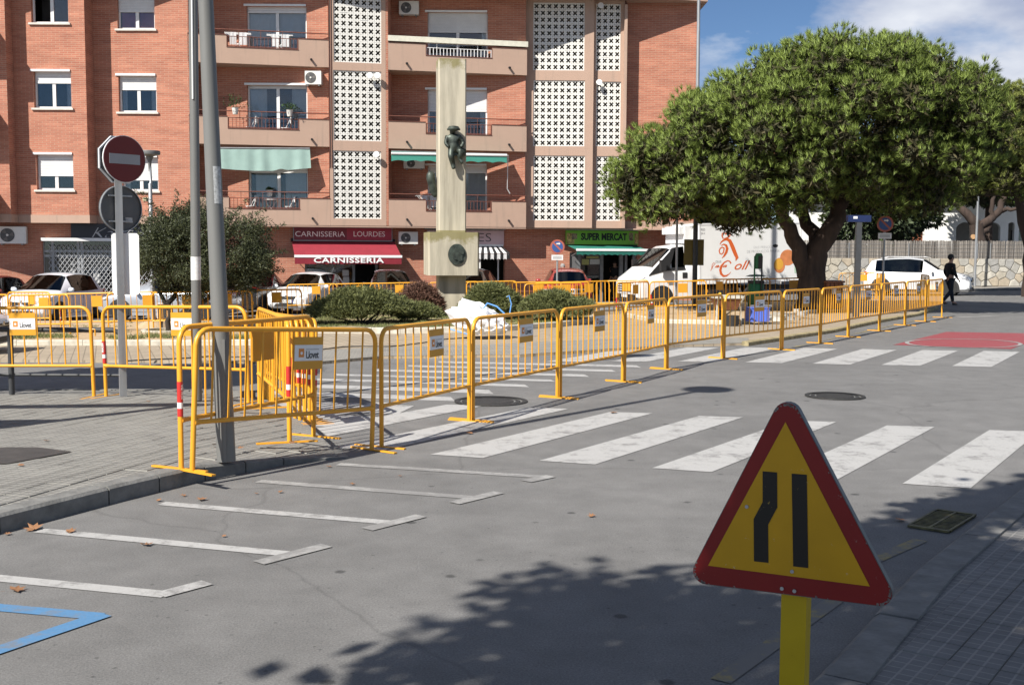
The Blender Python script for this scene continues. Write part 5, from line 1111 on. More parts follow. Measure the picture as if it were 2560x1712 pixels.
# ================================================================== monument, posts and signs
def conc(name, c, moss):
    g = NT(name); co = g.n('ShaderNodeNewGeometry'); m_ = g.n('ShaderNodeMapping'); m_.inputs['Scale'].default_value = (2.2, 2.2, .22); g.l(co.outputs['Position'], m_.inputs['Vector'])
    n1 = g.n('ShaderNodeTexNoise', Scale=1.6, Detail=8.0, Roughness=.65); g.l(m_.outputs['Vector'], n1.inputs['Vector']); n2 = g.n('ShaderNodeTexNoise', Scale=3.0, Detail=7.0, Roughness=.7); g.l(co.outputs['Position'], n2.inputs['Vector'])
    a = g.n('ShaderNodeValToRGB'); a.color_ramp.elements[0].color = c4([x*.6 for x in c]); a.color_ramp.elements[1].color = c4([x*1.12 for x in c]); a.color_ramp.elements[0].position = .3; a.color_ramp.elements[1].position = .62; g.l(n1.outputs['Fac'], a.inputs['Fac'])
    sx = g.n('ShaderNodeSeparateXYZ'); g.l(co.outputs['Position'], sx.inputs[0])
    # lichen gathers on the weathered top edges of the shaft and of the block
    def band(z0, z1):
        r = g.n('ShaderNodeMapRange'); r.inputs['From Min'].default_value = z0; r.inputs['From Max'].default_value = z1; g.l(sx.outputs['Z'], r.inputs['Value'])
        lt = g.n('ShaderNodeMath', operation='LESS_THAN'); g.l(sx.outputs['Z'], lt.inputs[0]); lt.inputs[1].default_value = z1+.006
        mm = g.n('ShaderNodeMath', operation='MULTIPLY'); g.l(r.outputs[0], mm.inputs[0]); g.l(lt.outputs[0], mm.inputs[1]); return mm.outputs[0]
    mxm = g.n('ShaderNodeMath', operation='MAXIMUM'); g.l(band(6.3, 7.75), mxm.inputs[0]); g.l(band(1.5, 2.36), mxm.inputs[1])
    ad = g.n('ShaderNodeMath', operation='MULTIPLY_ADD'); g.l(n2.outputs['Fac'], ad.inputs[0]); ad.inputs[1].default_value = 1.0; g.l(mxm.outputs[0], ad.inputs[2])
    lr = g.n('ShaderNodeValToRGB'); lr.color_ramp.elements[0].position = .86; lr.color_ramp.elements[1].position = 1.0; lr.color_ramp.elements[1].color = (.8, .8, .8, 1); 
    ml = g.n('ShaderNodeMath', operation='MULTIPLY'); g.l(ad.outputs[0], ml.inputs[0]); ml.inputs[1].default_value = .8; g.l(ml.outputs[0], lr.inputs['Fac'])
    mu = g.n('ShaderNodeMix', data_type='RGBA'); g.l(lr.outputs['Color'], mu.inputs['Factor']); g.l(a.outputs['Color'], mu.inputs['A']); mu.inputs['B'].default_value = c4(moss); g.l(mu.outputs['Result'], g.b.inputs['Base Color']); g.b.inputs['Roughness'].default_value = .9; MATS[name] = g.m; return g.m
M_conc = conc('weathered_concrete', (.44, .40, .31), (.20, .175, .06))
M_brz = mat('green_black_bronze', (.035, .042, .038), .5, metal=.5, var=.4, scale=6, bump=.4, bscale=25, col2=(.07, .085, .07))
mc = pg(1131, 789, .12); mk_ = mc.y/FPX; FMo = Fr(mc.x, mc.y, R(10)); mon = thing('monument', 'tall weathered concrete pillar monument with bronze reliefs', 'monument', mc)
mz = lambda y: FMo.px(1131, y)[1]
hw = 34.5*mk_
def bevbox(fr, u0, u1, w0, w1, z0, z1, b=.035):
    p = [(u0+b, w0), (u1-b, w0), (u1, w0+b), (u1, w1-b), (u1-b, w1), (u0+b, w1), (u0, w1-b), (u0, w0+b)]
    return MB().prism(p, lambda a, b_, c: fr.P(a, b_, c), z0, z1)
bx = lambda *a, **k: bevbox(FMo, *a, **k)
bx(-hw, hw, -1.75*hw, 0, mz(689), mc.z-.2).build('plinth', M_conc, mon, world=True)
bx(-64*mk_, 63*mk_, -2.5*hw, .38, mz(688), mz(581), b=.05).build('block', M_conc, mon, world=True)
bx(-hw, hw, -1.75*hw, 0, mz(580.5), mz(147)).build('shaft', M_conc, mon, world=True)
def zz7(x, y, w=0): return FMo.px(1060+x/2.375, 120+y/2.375, w)
u_, z_ = zz7(195, 1226, .38)
md = MB().disc(FMo.fn(), u_, z_, 52/2.375*mk_, .381, .42, 28, 62/2.375*mk_).build('medallion', M_brz, mon, world=True)
prof = [(222,1184), (206,1180), (192,1182), (182,1192), (177,1204), (168,1216), (174,1222), (170,1230), (175,1238), (172,1248), (182,1256), (196,1256), (206,1268), (228,1262), (226,1240), (234,1224), (236,1204)]
MB().prism([zz7(x, y, .42)[::1] for x, y in prof][::-1], FMo.fn(), .42, .455).build('profile_relief', M_brz, md, world=True)
MB().prism([zz7(x, y, .45) for x, y in ((236,1204), (222,1184), (206,1180), (196,1184), (206,1200), (212,1216), (222,1226), (234,1224))][::-1], FMo.fn(), .455, .475).build('hair_relief', M_brz, md, world=True)
def skinned(name, verts, edges, m, parent=None, sub=2, smooth=True):
    """continuous body grown round a skeleton: verts are (pos, radius or (rx,ry))"""
    me = bpy.data.meshes.new(name); me.from_pydata([tuple(v[0]) for v in verts], edges, []); me.update(); me.materials.append(m)
    o = link(name, me, parent); md_ = o.modifiers.new('skin', 'SKIN'); md_.use_smooth_shade = True
    if not me.skin_vertices: 
        o.data.attributes  # layer is created with the modifier
    lay = me.skin_vertices[0].data if me.skin_vertices else None
    if lay is None:
        bm = bmesh.new(); bm.from_mesh(me); bm.verts.layers.skin.verify(); bm.to_mesh(me); bm.free(); lay = me.skin_vertices[0].data
    for i, v in enumerate(verts):
        r = v[1]; lay[i].radius = r if isinstance(r, tuple) else (r, r); lay[i].use_root = (i == 0)
    sb = o.modifiers.new('sub', 'SUBSURF'); sb.levels = sub; sb.render_levels = sub
    # bake to a plain mesh so that masks and materials are certain
    dgr = bpy.context.evaluated_depsgraph_get(); me2 = bpy.data.meshes.new_from_object(o.evaluated_get(dgr)); me2.name = name; o.modifiers.clear(); o.data = me2; bpy.data.meshes.remove(me)
    if not me2.materials: me2.materials.append(m)
    return o
fz = lambda x, y, w=.12: FMo.P(*(lambda q: (q[0], w, q[1]))(zz7(x, y, w)))
bfg = thing('bronze_figure', 'dark bronze seated figure in cap mounted on the monument shaft', 'sculpture', fz(185, 735, .0))
V = [fz(178,600,.12), fz(176,565,.14), fz(176,528,.14), fz(170,512,.16), fz(166,485,.2), fz(140,530,.14), fz(128,565,.16), fz(150,592,.24), fz(212,530,.14), fz(236,565,.16), fz(218,592,.24), fz(160,610,.16), fz(160,645,.26), fz(170,685,.16), fz(178,722,.2), fz(205,608,.16), fz(230,630,.28), fz(210,655,.16), fz(230,688,.22), fz(240,600,.12), fz(190, 470, .2)]
V = [v-bfg.location for v in V]; rr = [.14, .14, .16, .07, .115, .08, .065, .055, .08, .065, .055, .10, .095, .075, .06, .10, .095, .075, .06, .055, .08]
o = skinned('figure', list(zip(V, rr)), [(0,1),(1,2),(2,3),(3,4),(2,5),(5,6),(6,7),(2,8),(8,9),(9,10),(0,11),(11,12),(12,13),(13,14),(0,15),(15,16),(16,17),(17,18),(16,19),(4,20)], M_brz, bfg, 2)
mb = MB(); 
for (x, y, sx_, sz_) in ((176, 487, .2, .035),): c = fz(x, y, .2)-bfg.location; mb.lathe([(.02, .1), (.14, .08), (.2, .0), (.19, -.03)], (c.x, c.y, c.z+.02), 14)
mb.build('cap', M_brz, bfg, smooth=40)
mb = MB(); mb.prism([zz7(x, y, .0) for x, y in ((143,600), (148,660), (165,655), (185,640), (205,650), (246,640), (240,600), (200,590))][::-1], FMo.fn(), .0, .16); mb.build('coat_tail', M_brz, bfg, world=True)
bf2 = thing('bronze_relief', 'bronze torch shaped relief on the hidden left side of the shaft', 'sculpture', FMo.P(-hw, -.4, mz(120+890/2.375)))
V = [Vector(FMo.P(-hw-.04, -.45, mz(120+y/2.375))) for y in (885, 850, 800, 760, 725)]; V2 = [v+FMo.e*(-d) for v, d in zip(V, (0, .06, .12, .16, .14))]
skinned('relief', [(v-bf2.location, r) for v, r in zip(V2, (.06, .12, .13, .16, .1))], [(0,1),(1,2),(2,3),(3,4)], M_brz, bf2, 2)
# --- posts
M_post = mat('grey_painted_steel', (.155, .155, .148), .5, var=.12, scale=5, streak=True, coat=.1); M_galv = mat('galvanised_steel', (.36, .37, .38), .45, metal=.55, var=.18, scale=12, streak=True)
M_char = mat('charcoal_paint', (.045, .048, .052), .5, var=.15)
def lamp_head(t, p, r=.3, m=M_post):
    MB().lathe([(.03, -.45), (.045, -.2), (.1, -.06), (r*.96, -.02), (r, .03), (r*.96, .075), (.05, .09)], tuple(p), 24).build('lamp_head', m, t, smooth=40)
b = pg(566, 1151, .12); tp = at(514, 0, b.y-.05); d = (tp-b); tpz = b+d*(6.9/d.z)
t = thing('street_lamp', 'thick grey leaning lamp post behind the front barrier', 'street lamp', b)
pth = [b+d*(z/d.z) for z in (0, .9, .95, 2.4, 4.4, 6.9)]; MB().tube([p-b for p in pth], [.072, .070, .066, .06, .052, .045], 18).build('post', M_post, t, smooth=50)
a_ = math.atan2(-b.x-0.15, b.y); MB().box(-.012, .012, -.079, -.05, 0, .95).xform(Matrix.Rotation(.12, 4, 'Z')).build('access_seam', M_post, t)
lamp_head(t, tpz-b, .32)
q = [b+d*(z/d.z) for z in (1.98, 2.26)]; M_stk2 = mat('faded_label', (.42, .43, .43), .6, var=.4, scale=40)
def wrap(p0, p1, r, a0, a1, m, t, nm='sticker'):
    V = []; n = 7
    for p in (p0, p1): V += [p+Vector((r*math.cos(a0+(a1-a0)*i/n), r*math.sin(a0+(a1-a0)*i/n), 0)) for i in range(n+1)]
    return MB().add(V, [(i, i+1, n+2+i, n+1+i) for i in range(n)]).build(nm, m, t, smooth=60)
wrap(q[0]-b, q[1]-b, .0635, -1.35, -.35, M_stk2, t)
b = pg(493, 1000, .12); tp = at(483, 0, b.y); d = tp-b; t = thing('street_lamp', 'grey lamp post with white paper wrap before the feathery tree', 'street lamp', b)
MB().tube([d*(z/d.z) for z in (0, .6, 2.5, 4.5, 8.0)], [.056, .055, .052, .048, .04], 16).build('post', M_post, t, smooth=50); lamp_head(t, d*(8/d.z), .3)
za, zb_ = at(493, 700, b.y).z-b.z, at(493, 642, b.y).z-b.z; wrap(d*(za/d.z), d*(zb_/d.z), .0555, -math.pi*1.05, .05, mat('torn_white_paper', (.68, .68, .67), .8, var=.15, scale=25), t, 'paper_wrap')
z3 = at(490, 250, b.y).z-b.z; MB().tube([d*(z3/d.z)+Vector((-.0, -.055, 0)), d*(6/d.z)+Vector((-.0, -.05, 0))], .009, 6).build('cable_cover', M_wtape, t)
b = pg(383, 818, .13); k = b.y/FPX; t = thing('street_lamp', 'slim galvanised mushroom lamp post behind the white panel', 'street lamp', b)
hh = at(383, 385, b.y).z-b.z; MB().tube([(0, 0, 0), (0, 0, hh*.83), (.02, 0, hh*.835), (.0, 0, hh)], [.06, .05, .036, .03], 12).build('post', M_galv, t, smooth=50); lamp_head(t, Vector((0, 0, hh)), .27, mat('lamp_grey', (.14, .14, .14), .5))
mb = MB().lathe([(.45, 0), (.3, .12), (.06, .2)], n=14); mb.build('sand_mound', M_sand, t, smooth=60)
# no entry post
b = pg(308, 991, .12); Yp = b.y; t = thing('sign_post', 'galvanised post carrying a no entry disc and sign backs', 'sign', b)
MB().box(-.04, .04, -.02, .02, 0, at(308, 350, Yp).z-b.z).xform(Matrix.Rotation(.5, 4, 'Z')).build('post', M_galv, t)
M_sgred = mat('dark_sign_red', (.13, .009, .008), .5, var=.06); M_sgw = mat('sign_white', (.72, .72, .73), .4, var=.03); M_sgb = mat('sign_back_grey', (.11, .115, .12), .5, var=.15, metal=.3)
ya = R(50); e_, n_ = Vector((math.cos(ya), math.sin(ya), 0)), Vector((math.sin(ya), -math.cos(ya), 0))
c = at(313, 398, Yp-.1); fc = Fr(c.x, c.y, ya); kk = Yp/FPX; r_ = 57.5*kk
MB().disc(fc.fn(), 0, c.z, r_, -.03, -.012, 36).build('disc_rim', M_sgw, t, world=True); dd = MB().disc(fc.fn(), 0, c.z, r_*.975, -.012, -.008, 36).build('no_entry_disc', M_sgred, t, world=True)
MB().prism([(-r_*.72, c.z-r_*.21), (r_*.72, c.z-r_*.21), (r_*.72, c.z+r_*.21), (-r_*.72, c.z+r_*.21)], fc.fn(), -.008, -.005).build('white_bar', mat('shaded_sign_bar', (.30, .31, .33), .5, var=.05), dd, world=True)  # bar's white is darkened in its colour to look shaded
c = at(300, 400, Yp+.1); fc = Fr(c.x, c.y, ya); MB().prism([(r_*1.08*math.cos(R(22.5+45*i)), c.z+r_*1.08*math.sin(R(22.5+45*i))) for i in range(8)], fc.fn(), -.03, -.01).build('octagon_back', M_sgb, t, world=True)
mb = MB(); pr = [[(r_*k_*math.cos(R(22.5+45*i)), c.z+r_*k_*math.sin(R(22.5+45*i))) for i in range(8)] for k_ in (1.08, 1.02)]
mb.add([fc.P(p[0], .012, p[1]) for q in pr for p in q]+[fc.P(p[0], -.01, p[1]) for p in pr[0]], [(i, (i+1) % 8, 8+(i+1) % 8, 8+i) for i in range(8)]+[(16+i, 16+(i+1) % 8, (i+1) % 8, i) for i in range(8)]); mb.build('octagon_rim', M_sgw, t, world=True)
c = at(303, 522, Yp+.06); fc = Fr(c.x, c.y, ya); MB().disc(fc.fn(), 0, c.z, r_*1.0, -.03, -.012, 36).build('round_sign_back', M_sgb, t, world=True)
mb = MB(); n = 36; mb.add([fc.P(r_*k_*math.cos(2*math.pi*i/n), w_, c.z+r_*k_*math.sin(2*math.pi*i/n)) for k_, w_ in ((1.0, -.012), (1.0, .01), (.965, .01)) for i in range(n)], [(q*n+i, (q+1)*n+i, (q+1)*n+(i+1) % n, q*n+(i+1) % n) for q in range(2) for i in range(n)]); mb.build('sign_rim', M_galv, t, world=True)
for s_ in (-.55, .55): MB().prism([(-r_*.62, c.z+r_*s_-.008), (r_*.5, c.z+r_*s_-.008), (r_*.5, c.z+r_*s_+.008), (-r_*.62, c.z+r_*s_+.008)], fc.fn(), -.012, .02).build('clamp', M_galv, t, world=True)
MB().prism([(r_*.22, c.z-.16), (r_*.55, c.z-.16), (r_*.55, c.z-.1), (r_*.22, c.z-.1)], fc.fn(), -.0115, -.0095).build('maker_label', M_stk2, t, world=True)
fp = Fr(at(314, 660, Yp+.05).x, Yp+.05, R(4)); a, z1_ = fp.px(278, 583); b_, z0_ = fp.px(350, 737); rc = .025
MB().prism([(a+rc, z0_), (b_-rc, z0_), (b_, z0_+rc), (b_, z1_-rc), (b_-rc, z1_), (a+rc, z1_), (a, z1_-rc), (a, z0_+rc)], fp.fn(), -.012, .0).build('white_panel_back', mat('plain_white_panel', (.80, .80, .80), .45, var=.03), t, world=True)
# dark tube rail on the pavement edge
b0, b1 = pg(30, 985, .12), pg(320, 985, .12); Yr = b0.y; t = thing('tube_rail', 'dark grey tube rail along the pavement behind the barriers', 'railing', b0)
zt = at(100, 824, Yr).z-b0.z; L1 = (at(307, 824, Yr)-b0).x
mb = MB(); mb.tube([(-1.6, 0, zt), (L1-.12, 0, zt), (L1-.03, 0, zt-.04), (L1, 0, zt-.14), (L1, 0, 0)], .032, 10).build('top_tube', M_char, t, smooth=60)
MB().tube([(0, 0, 0), (0, 0, zt)], .034, 10).build('leg', M_char, t, smooth=60); MB().tube([(-1.6, 0, zt*.3), (L1, 0, zt*.3)], .018, 8).build('low_tube', M_char, t, smooth=60)
# posts on the right
b = pg(1690, 772, .12); t = thing('galvanised_pole', 'thin galvanised pole reaching into the pine crown', 'pole', b); hh = at(1686, 440, b.y).z-b.z
MB().tube([(0, 0, 0), (-.02, 0, hh), (-.05, 0, hh+.2), (-.09, 0, hh+.38)], [.042, .036, .03, .022], 10).build('shaft', M_galv, t, smooth=60)
b = pg(1736, 768, .12); t = thing('street_lamp', 'tall lamp post with olive sign back in front of the truck', 'street lamp', b); lx = at(1747, 0, b.y).x-b.x
MB().tube([(0, 0, 0), (lx*.33, 0, 4.0)], [.085, .075], 14).build('lower_post', M_char, t, smooth=60); MB().tube([(lx*.33, 0, 4.0), (lx, 0, at(1747, 0, b.y).z), (lx*1.3, 0, 12.5)], [.07, .052, .04], 14).build('upper_post', M_galv, t, smooth=60)
lamp_head(t, Vector((lx*1.3, 0, 12.5)), .3)
fs_ = Fr(b.x, b.y+.1, R(0)); a, z1_ = fs_.px(1710.5, 598.5); c_, z0_ = fs_.px(1759, 663.5); MB().prism([(a, z0_), (c_, z0_), (c_, z1_), (a, z1_)], fs_.fn(), -.02, 0).build('sign_back', mat('olive_sign_back', (.15, .115, .02), .5, var=.15), t, world=True)
def round_sign(x, ytop, ybase, rpx, yaw, label, Dz, arrow=True, plate=True):
    b = pg(x, ybase, Dz); k = b.y/FPX; t = thing('no_parking_sign', label, 'sign', b); fr = Fr(b.x, b.y-.05, yaw); r_ = rpx*k; cz = at(x, ytop, b.y).z
    MB().tube([(0, 0, 0), (0, 0, cz+r_*.5-b.z)], .032, 10).build('post', M_galv, t, smooth=60)
    p = MB().disc(fr.fn(), 0, cz, r_, -.02, 0, 32).build('sign_disc', mat('faded_sign_red', (.36, .10, .07), .5, var=.1), t, world=True); MB().disc(fr.fn(), 0, cz, r_*.76, .0, .004, 32).build('blue_field', mat('faded_sign_blue', (.035, .085, .26), .5, var=.1), p, world=True)
    c_, s_ = math.cos(R(-45)), math.sin(R(-45)); w_, l_ = r_*.11, r_*.78; MB().prism([(c_*a-s_*b2, cz+s_*a+c_*b2) for a, b2 in ((-l_, -w_), (l_, -w_), (l_, w_), (-l_, w_))], fr.fn(), .004, .007).build('slash', mat('faded_sign_red', (.36, .10, .07), .5), p, world=True)
    if arrow: MB().prism([(r_*(a), cz+r_*(.42+b2)) for a, b2 in ((-.15, -.08), (.2, -.08), (.2, -.18), (.42, 0), (.2, .18), (.2, .08), (-.15, .08))], fr.fn(), .007, .009).build('arrow', M_sgw, p, world=True)
    if plate:
        h_ = r_*.36; zc = cz-r_*1.48; pl_ = MB().prism([(-r_*.8, zc-h_), (r_*.8, zc-h_), (r_*.8, zc+h_), (-r_*.8, zc+h_)], fr.fn(), -.02, 0).build('plate', M_sgw, t, world=True)
        for j in (-.4, 0, .4): MB().prism([(-r_*.62, zc+h_*j-.008), (r_*.62, zc+h_*j-.008), (r_*.62, zc+h_*j+.008), (-r_*.62, zc+h_*j+.008)], fr.fn(), .0, .002).build('print_line', M_grey, pl_, world=True)
round_sign(1392, 617, 782, 18, R(4), 'round no parking sign with arrow before the supermarket', .05)
round_sign(2205, 560, 770, 20, R(-10), 'round no parking sign under the pine beside the white car', .12)
b = pg(2140, 792, .05); t = thing('information_sign', 'dark square post with blue board under the pine branches', 'sign', b)
fr = Fr(b.x, b.y, 0); MB().box(-.07, .07, -.07, .07, 0, at(2150, 550, b.y).z-b.z).build('post', M_char, t); a, z1_ = fr.px(2120, 538, .08); c_, z0_ = fr.px(2178, 555, .08); MB().prism([(a, z0_), (c_, z0_), (c_, z1_), (a, z1_)], fr.fn(), -.08, .08).build('board', mat('navy_board', (.01, .02, .075), .4), t, world=True)
a, z1_ = fr.px(2134, 541, .09); c_, z0_ = fr.px(2144, 547, .09); MB().prism([(a, z0_), (c_, z0_), (c_, z1_), (a, z1_)], fr.fn(), .081, .084).build('pictogram', M_sgw, t, world=True)
# --- temporary warning sign close to the camera
ND = lambda x, y: (1680+x/2.085, 960+y/2.085)
tD = 3.4; tcx = at(1817*K, 1180*K, tD); FT = Fr(tcx.x, tcx.y, R(-27))
tp_ = lambda pts, w=0: [FT.px(*ND(*p), w) for p in pts]
tb = FT.P(FT.px(*ND(650, 1400), -.06)[0], -.06, .04); t = thing('warning_sign', 'red and yellow triangular road narrows sign on yellow post', 'sign', tb)
def scratchmat(name, c, chip):
    g = NT(name); co = g.n('ShaderNodeNewGeometry'); n1 = g.n('ShaderNodeTexNoise', Scale=38.0, Detail=8.0, Roughness=.8); n2 = g.n('ShaderNodeTexNoise', Scale=7.0, Detail=5.0); g.l(co.outputs['Position'], n1.inputs['Vector']); g.l(co.outputs['Position'], n2.inputs['Vector'])
    a = g.n('ShaderNodeValToRGB'); a.color_ramp.elements[0].position = .325; a.color_ramp.elements[1].position = .36; g.l(n1.outputs['Fac'], a.inputs['Fac'])
    b_ = g.n('ShaderNodeValToRGB'); b_.color_ramp.elements[0].color = c4([x*.82 for x in c]); b_.color_ramp.elements[1].color = c4([x*1.14 for x in c]); g.l(n2.outputs['Fac'], b_.inputs['Fac'])
    mu = g.n('ShaderNodeMix', data_type='RGBA'); g.l(a.outputs['Color'], mu.inputs['Factor']); mu.inputs['A'].default_value = c4(chip); g.l(b_.outputs['Color'], mu.inputs['B']); g.l(mu.outputs['Result'], g.b.inputs['Base Color'])
    g.b.inputs['Roughness'].default_value = .45; g.b.inputs['Specular IOR Level'].default_value = .3; bp = g.n('ShaderNodeBump', Strength=.12, Distance=.01); g.l(n2.outputs['Fac'], bp.inputs['Height']); g.l(bp.outputs['Normal'], g.b.inputs['Normal']); MATS[name] = g.m; return g.m
M_tr = scratchmat('scratched_red', (.20, .009, .009), (.26, .21, .19)); M_ty = scratchmat('scratched_yellow', (.52, .285, .005), (.5, .42, .3)); M_tk = scratchmat('scratched_black', (.012, .011, .010), (.3, .22, .05))
def roundtri(c, r, n=7):
    """rounded polygon through corners c (counter-clockwise) with radius r"""
    out = []; m = len(c)
    for i in range(m):
        p, a, b2 = Vector(c[i]), Vector(c[i-1]), Vector(c[(i+1) % m]); da, db = (a-p).normalized(), (b2-p).normalized(); ang = da.angle(db); L_ = r/math.tan(ang/2); s0, s1 = p+da*L_, p+db*L_; cen = p+(da+db).normalized()*(r/math.sin(ang/2))
        a0 = math.atan2(s0.y-cen.y, s0.x-cen.x); a1 = math.atan2(s1.y-cen.y, s1.x-cen.x); dlt = (a1-a0+math.pi) % (2*math.pi)-math.pi
        out += [(cen.x+r*math.cos(a0+dlt*k_/n), cen.y+r*math.sin(a0+dlt*k_/n)) for k_ in range(n+1)]
    return out
cor = tp_([(70, 1030), (1200, 1172), (597, 12)]); face = roundtri(cor, .042)
MB().prism(face, FT.fn(), -.032, 0).build('plate', M_sgb, t, world=True)
MB().prism(roundtri([tuple(Vector(p)+(Vector((sum(q[0] for q in cor)/3, sum(q[1] for q in cor)/3))-Vector(p)).normalized()*.005) for p in cor], .038), FT.fn(), .0005, .0025).build('red_border', M_tr, t, world=True)
MB().prism(tp_([(190, 943), (1032, 1051), (593, 197)]), FT.fn(), .003, .0045).build('yellow_field', M_ty, t, world=True)
MB().prism(tp_([(430, 920), (505, 928), (503, 730), (551, 640), (550, 458), (475, 452), (475, 612), (428, 700)]), FT.fn(), .005, .006).build('bent_lane_bar', M_tk, t, world=True)
MB().prism(tp_([(634, 946), (712, 955), (705, 470), (626, 464)]), FT.fn(), .005, .006).build('straight_lane_bar', M_tk, t, world=True)
rc_ = random.Random(5); cen_ = Vector((sum(q[0] for q in cor)/3, sum(q[1] for q in cor)/3)); chips = MB()
for i_ in range(90):
    k_ = rc_.randrange(len(face)); a_, b_ = Vector(face[k_]), Vector(face[(k_+1) % len(face)]); p_ = a_.lerp(b_, rc_.random()); p_ = p_+(cen_-p_).normalized()*rc_.uniform(.004, .009); r_c = rc_.uniform(.0015, .0042)
    chips.prism([(p_.x+r_c*rc_.uniform(.5, 1.6)*math.cos(j_*1.05), p_.y+r_c*rc_.uniform(.5, 1.6)*math.sin(j_*1.05)) for j_ in range(6)], FT.fn(), .0026, .0031)
chips.build('paint_chips', mat('bare_chip', (.16, .15, .14), .6, var=.5, scale=60), t, world=True)
for (x, y) in ((628, 973), (392, 636), (640, 1075), (575, 1062)): MB().disc(FT.fn(), *FT.px(*ND(x, y)), .006, .004, .0075, 10).build('rivet', M_galv, t, world=True)
ua, ub = FT.px(*ND(570, 1110), -.035)[0], FT.px(*ND(702, 1110), -.035)[0]
M_ypost = scratchmat('chipped_yellow_post', (.50, .35, .008), (.06, .05, .03))
FT.box(MB(), ua, ub, -.105, -.034, .04, FT.px(*ND(600, 980))[1]).build('post', M_ypost, t, world=True)
FT.box(MB(), ua-.12, ub+.12, -.35, .2, .036, .05).build('foot_plate', M_ypost, t, world=True)
# ================================================================== vehicles
def carpaint(name, c, rough=.3): return mat(name, c, rough, var=.03, scale=2, coat=.8)
M_cglass = glass('car_glass', (.10, .12, .12)); M_int = mat('car_interior', (.02, .02, .021), .9)
M_tyre = mat('tyre_rubber', (.018, .018, .018), .8, var=.2); M_rim = mat('alloy_rim', (.45, .46, .47), .35, metal=.7, var=.1); M_plast = mat('black_plastic', (.022, .022, .023), .55, var=.15)
M_chrome = mat('chrome_trim', (.6, .6, .6), .2, metal=.9); M_lamp = mat('lamp_lens', (.55, .56, .58), .15, var=.1, scale=20, coat=1); M_tail = mat('red_lens', (.35, .012, .012), .2, var=.1, coat=1); M_orl = mat('amber_lens', (.6, .2, .03), .3)
M_npl = mat('number_plate', (.72, .72, .70), .45); M_eu = mat('plate_blue', (.02, .06, .35), .4)
def loft(t, st, paint, glassf, L_, name='body'):
    """st: (x, zb, zs, zt, w, wt); glassf(i, j) says which patches are glazed"""
    rings = []
    for (x, zb, zs, zt, w, wt) in st:
        X = L_/2-x; h = [(0, zb), (w*.82, zb), (w*.985, zb+.10), (w, zb+(zs-zb)*.55), (w*.985, zs-.05), (w*.955, zs), (wt, zt-.06 if zt-zs > .2 else zt-.02), (wt*.72, zt-.008), (0, zt+.01)]
        rings.append([(X, y, z) for y, z in h]+[(X, -y, z) for y, z in h[-2:0:-1]])
    n = len(rings[0]); B, Gs = MB(), MB(); allv = [p for r in rings for p in r]; fb, fg = [], []
    for i in range(len(rings)-1):
        for j in range(n):
            j2 = (j+1) % n; f = (i*n+j, (i+1)*n+j, (i+1)*n+j2, i*n+j2); k = j if j < n//2 else n-1-j
            (fg if glassf(i, k) else fb).append(f)
    fb += [tuple(range(n)), tuple((len(rings)-1)*n+k for k in range(n-1, -1, -1))]
    def compact(fs):
        use = sorted({v for f in fs for v in f}); ix = {v: k for k, v in enumerate(use)}; return MB().add([allv[v] for v in use], [tuple(ix[v] for v in f) for f in fs])
    b = compact(fb).build(name, paint, t, smooth=38)
    if fg:
        gl = compact(fg).build('windows', M_cglass, t, smooth=38)
    return b
def wheel(t, x, y, r, w=.2, rimm=M_rim, spokes=5):
    s_ = 1 if y > 0 else -1
    wl = MB().lathe([(r*.62, -w/2), (r*.94, -w/2), (r, -w*.35), (r, w*.35), (r*.94, w/2), (r*.62, w/2)], (x, y, r), 24, 'y').build('wheel', M_tyre, t, smooth=40)
    MB().lathe([(r*.2, -.01), (r*.64, -.01), (r*.66, .02*s_+.0), (r*.6, .03*s_)], (x, y+s_*w*.32, r), 20, 'y').build('rim', M_rim if rimm else M_grey, wl, smooth=40)
    for k in range(spokes):
        a = 2*math.pi*k/spokes+.3; a2 = a+math.pi/spokes
        MB().prism([(r*.22*math.cos(a2-.35), r*.22*math.sin(a2-.35)), (r*.56*math.cos(a2-.3), r*.56*math.sin(a2-.3)), (r*.56*math.cos(a2+.3), r*.56*math.sin(a2+.3)), (r*.22*math.cos(a2+.35), r*.22*math.sin(a2+.35))], lambda u, v, ww: (x+u, y+s_*(w*.345+ww), r+v), 0, .012).build('rim_gap', M_plast, wl)
def arch(t, x, y, r):
    s_ = 1 if y > 0 else -1; pts = [(r*1.2*math.cos(a), r+r*1.2*math.sin(a)) for a in [math.pi*k/14 for k in range(15)]]+[(-r*1.2, r*.55), (r*1.2, r*.55)]
    MB().prism(pts, lambda u, v, ww: (x+u, y+s_*ww, v), -.05, .004).build('wheel_arch', M_plast, t)
def plate_(t, x, z, txt, rear=False, w=.52):
    s_ = -1 if rear else 1; p = MB().box(min(x, x+s_*.012), max(x, x+s_*.012), -w/2, w/2, z-.055, z+.055).build('number_plate', M_npl, t)
    xx = x+s_*.0135; MB().box(min(xx-s_*.002, xx), max(xx-s_*.002, xx), *((w/2-.045, w/2-.002) if not rear else (-w/2+.002, -w/2+.045)), z-.053, z+.053).build('plate_band', M_eu, p)
    M = Matrix(((0, 0, s_, xx), (s_, 0, 0, -.02*s_), (0, 1, 0, z), (0, 0, 0, 1)))
    if txt: text('plate_text', txt, M_lt, p, ROOTM[p.name] @ M, .105, .0005, .003, width=.40)
SUVST = lambda: None
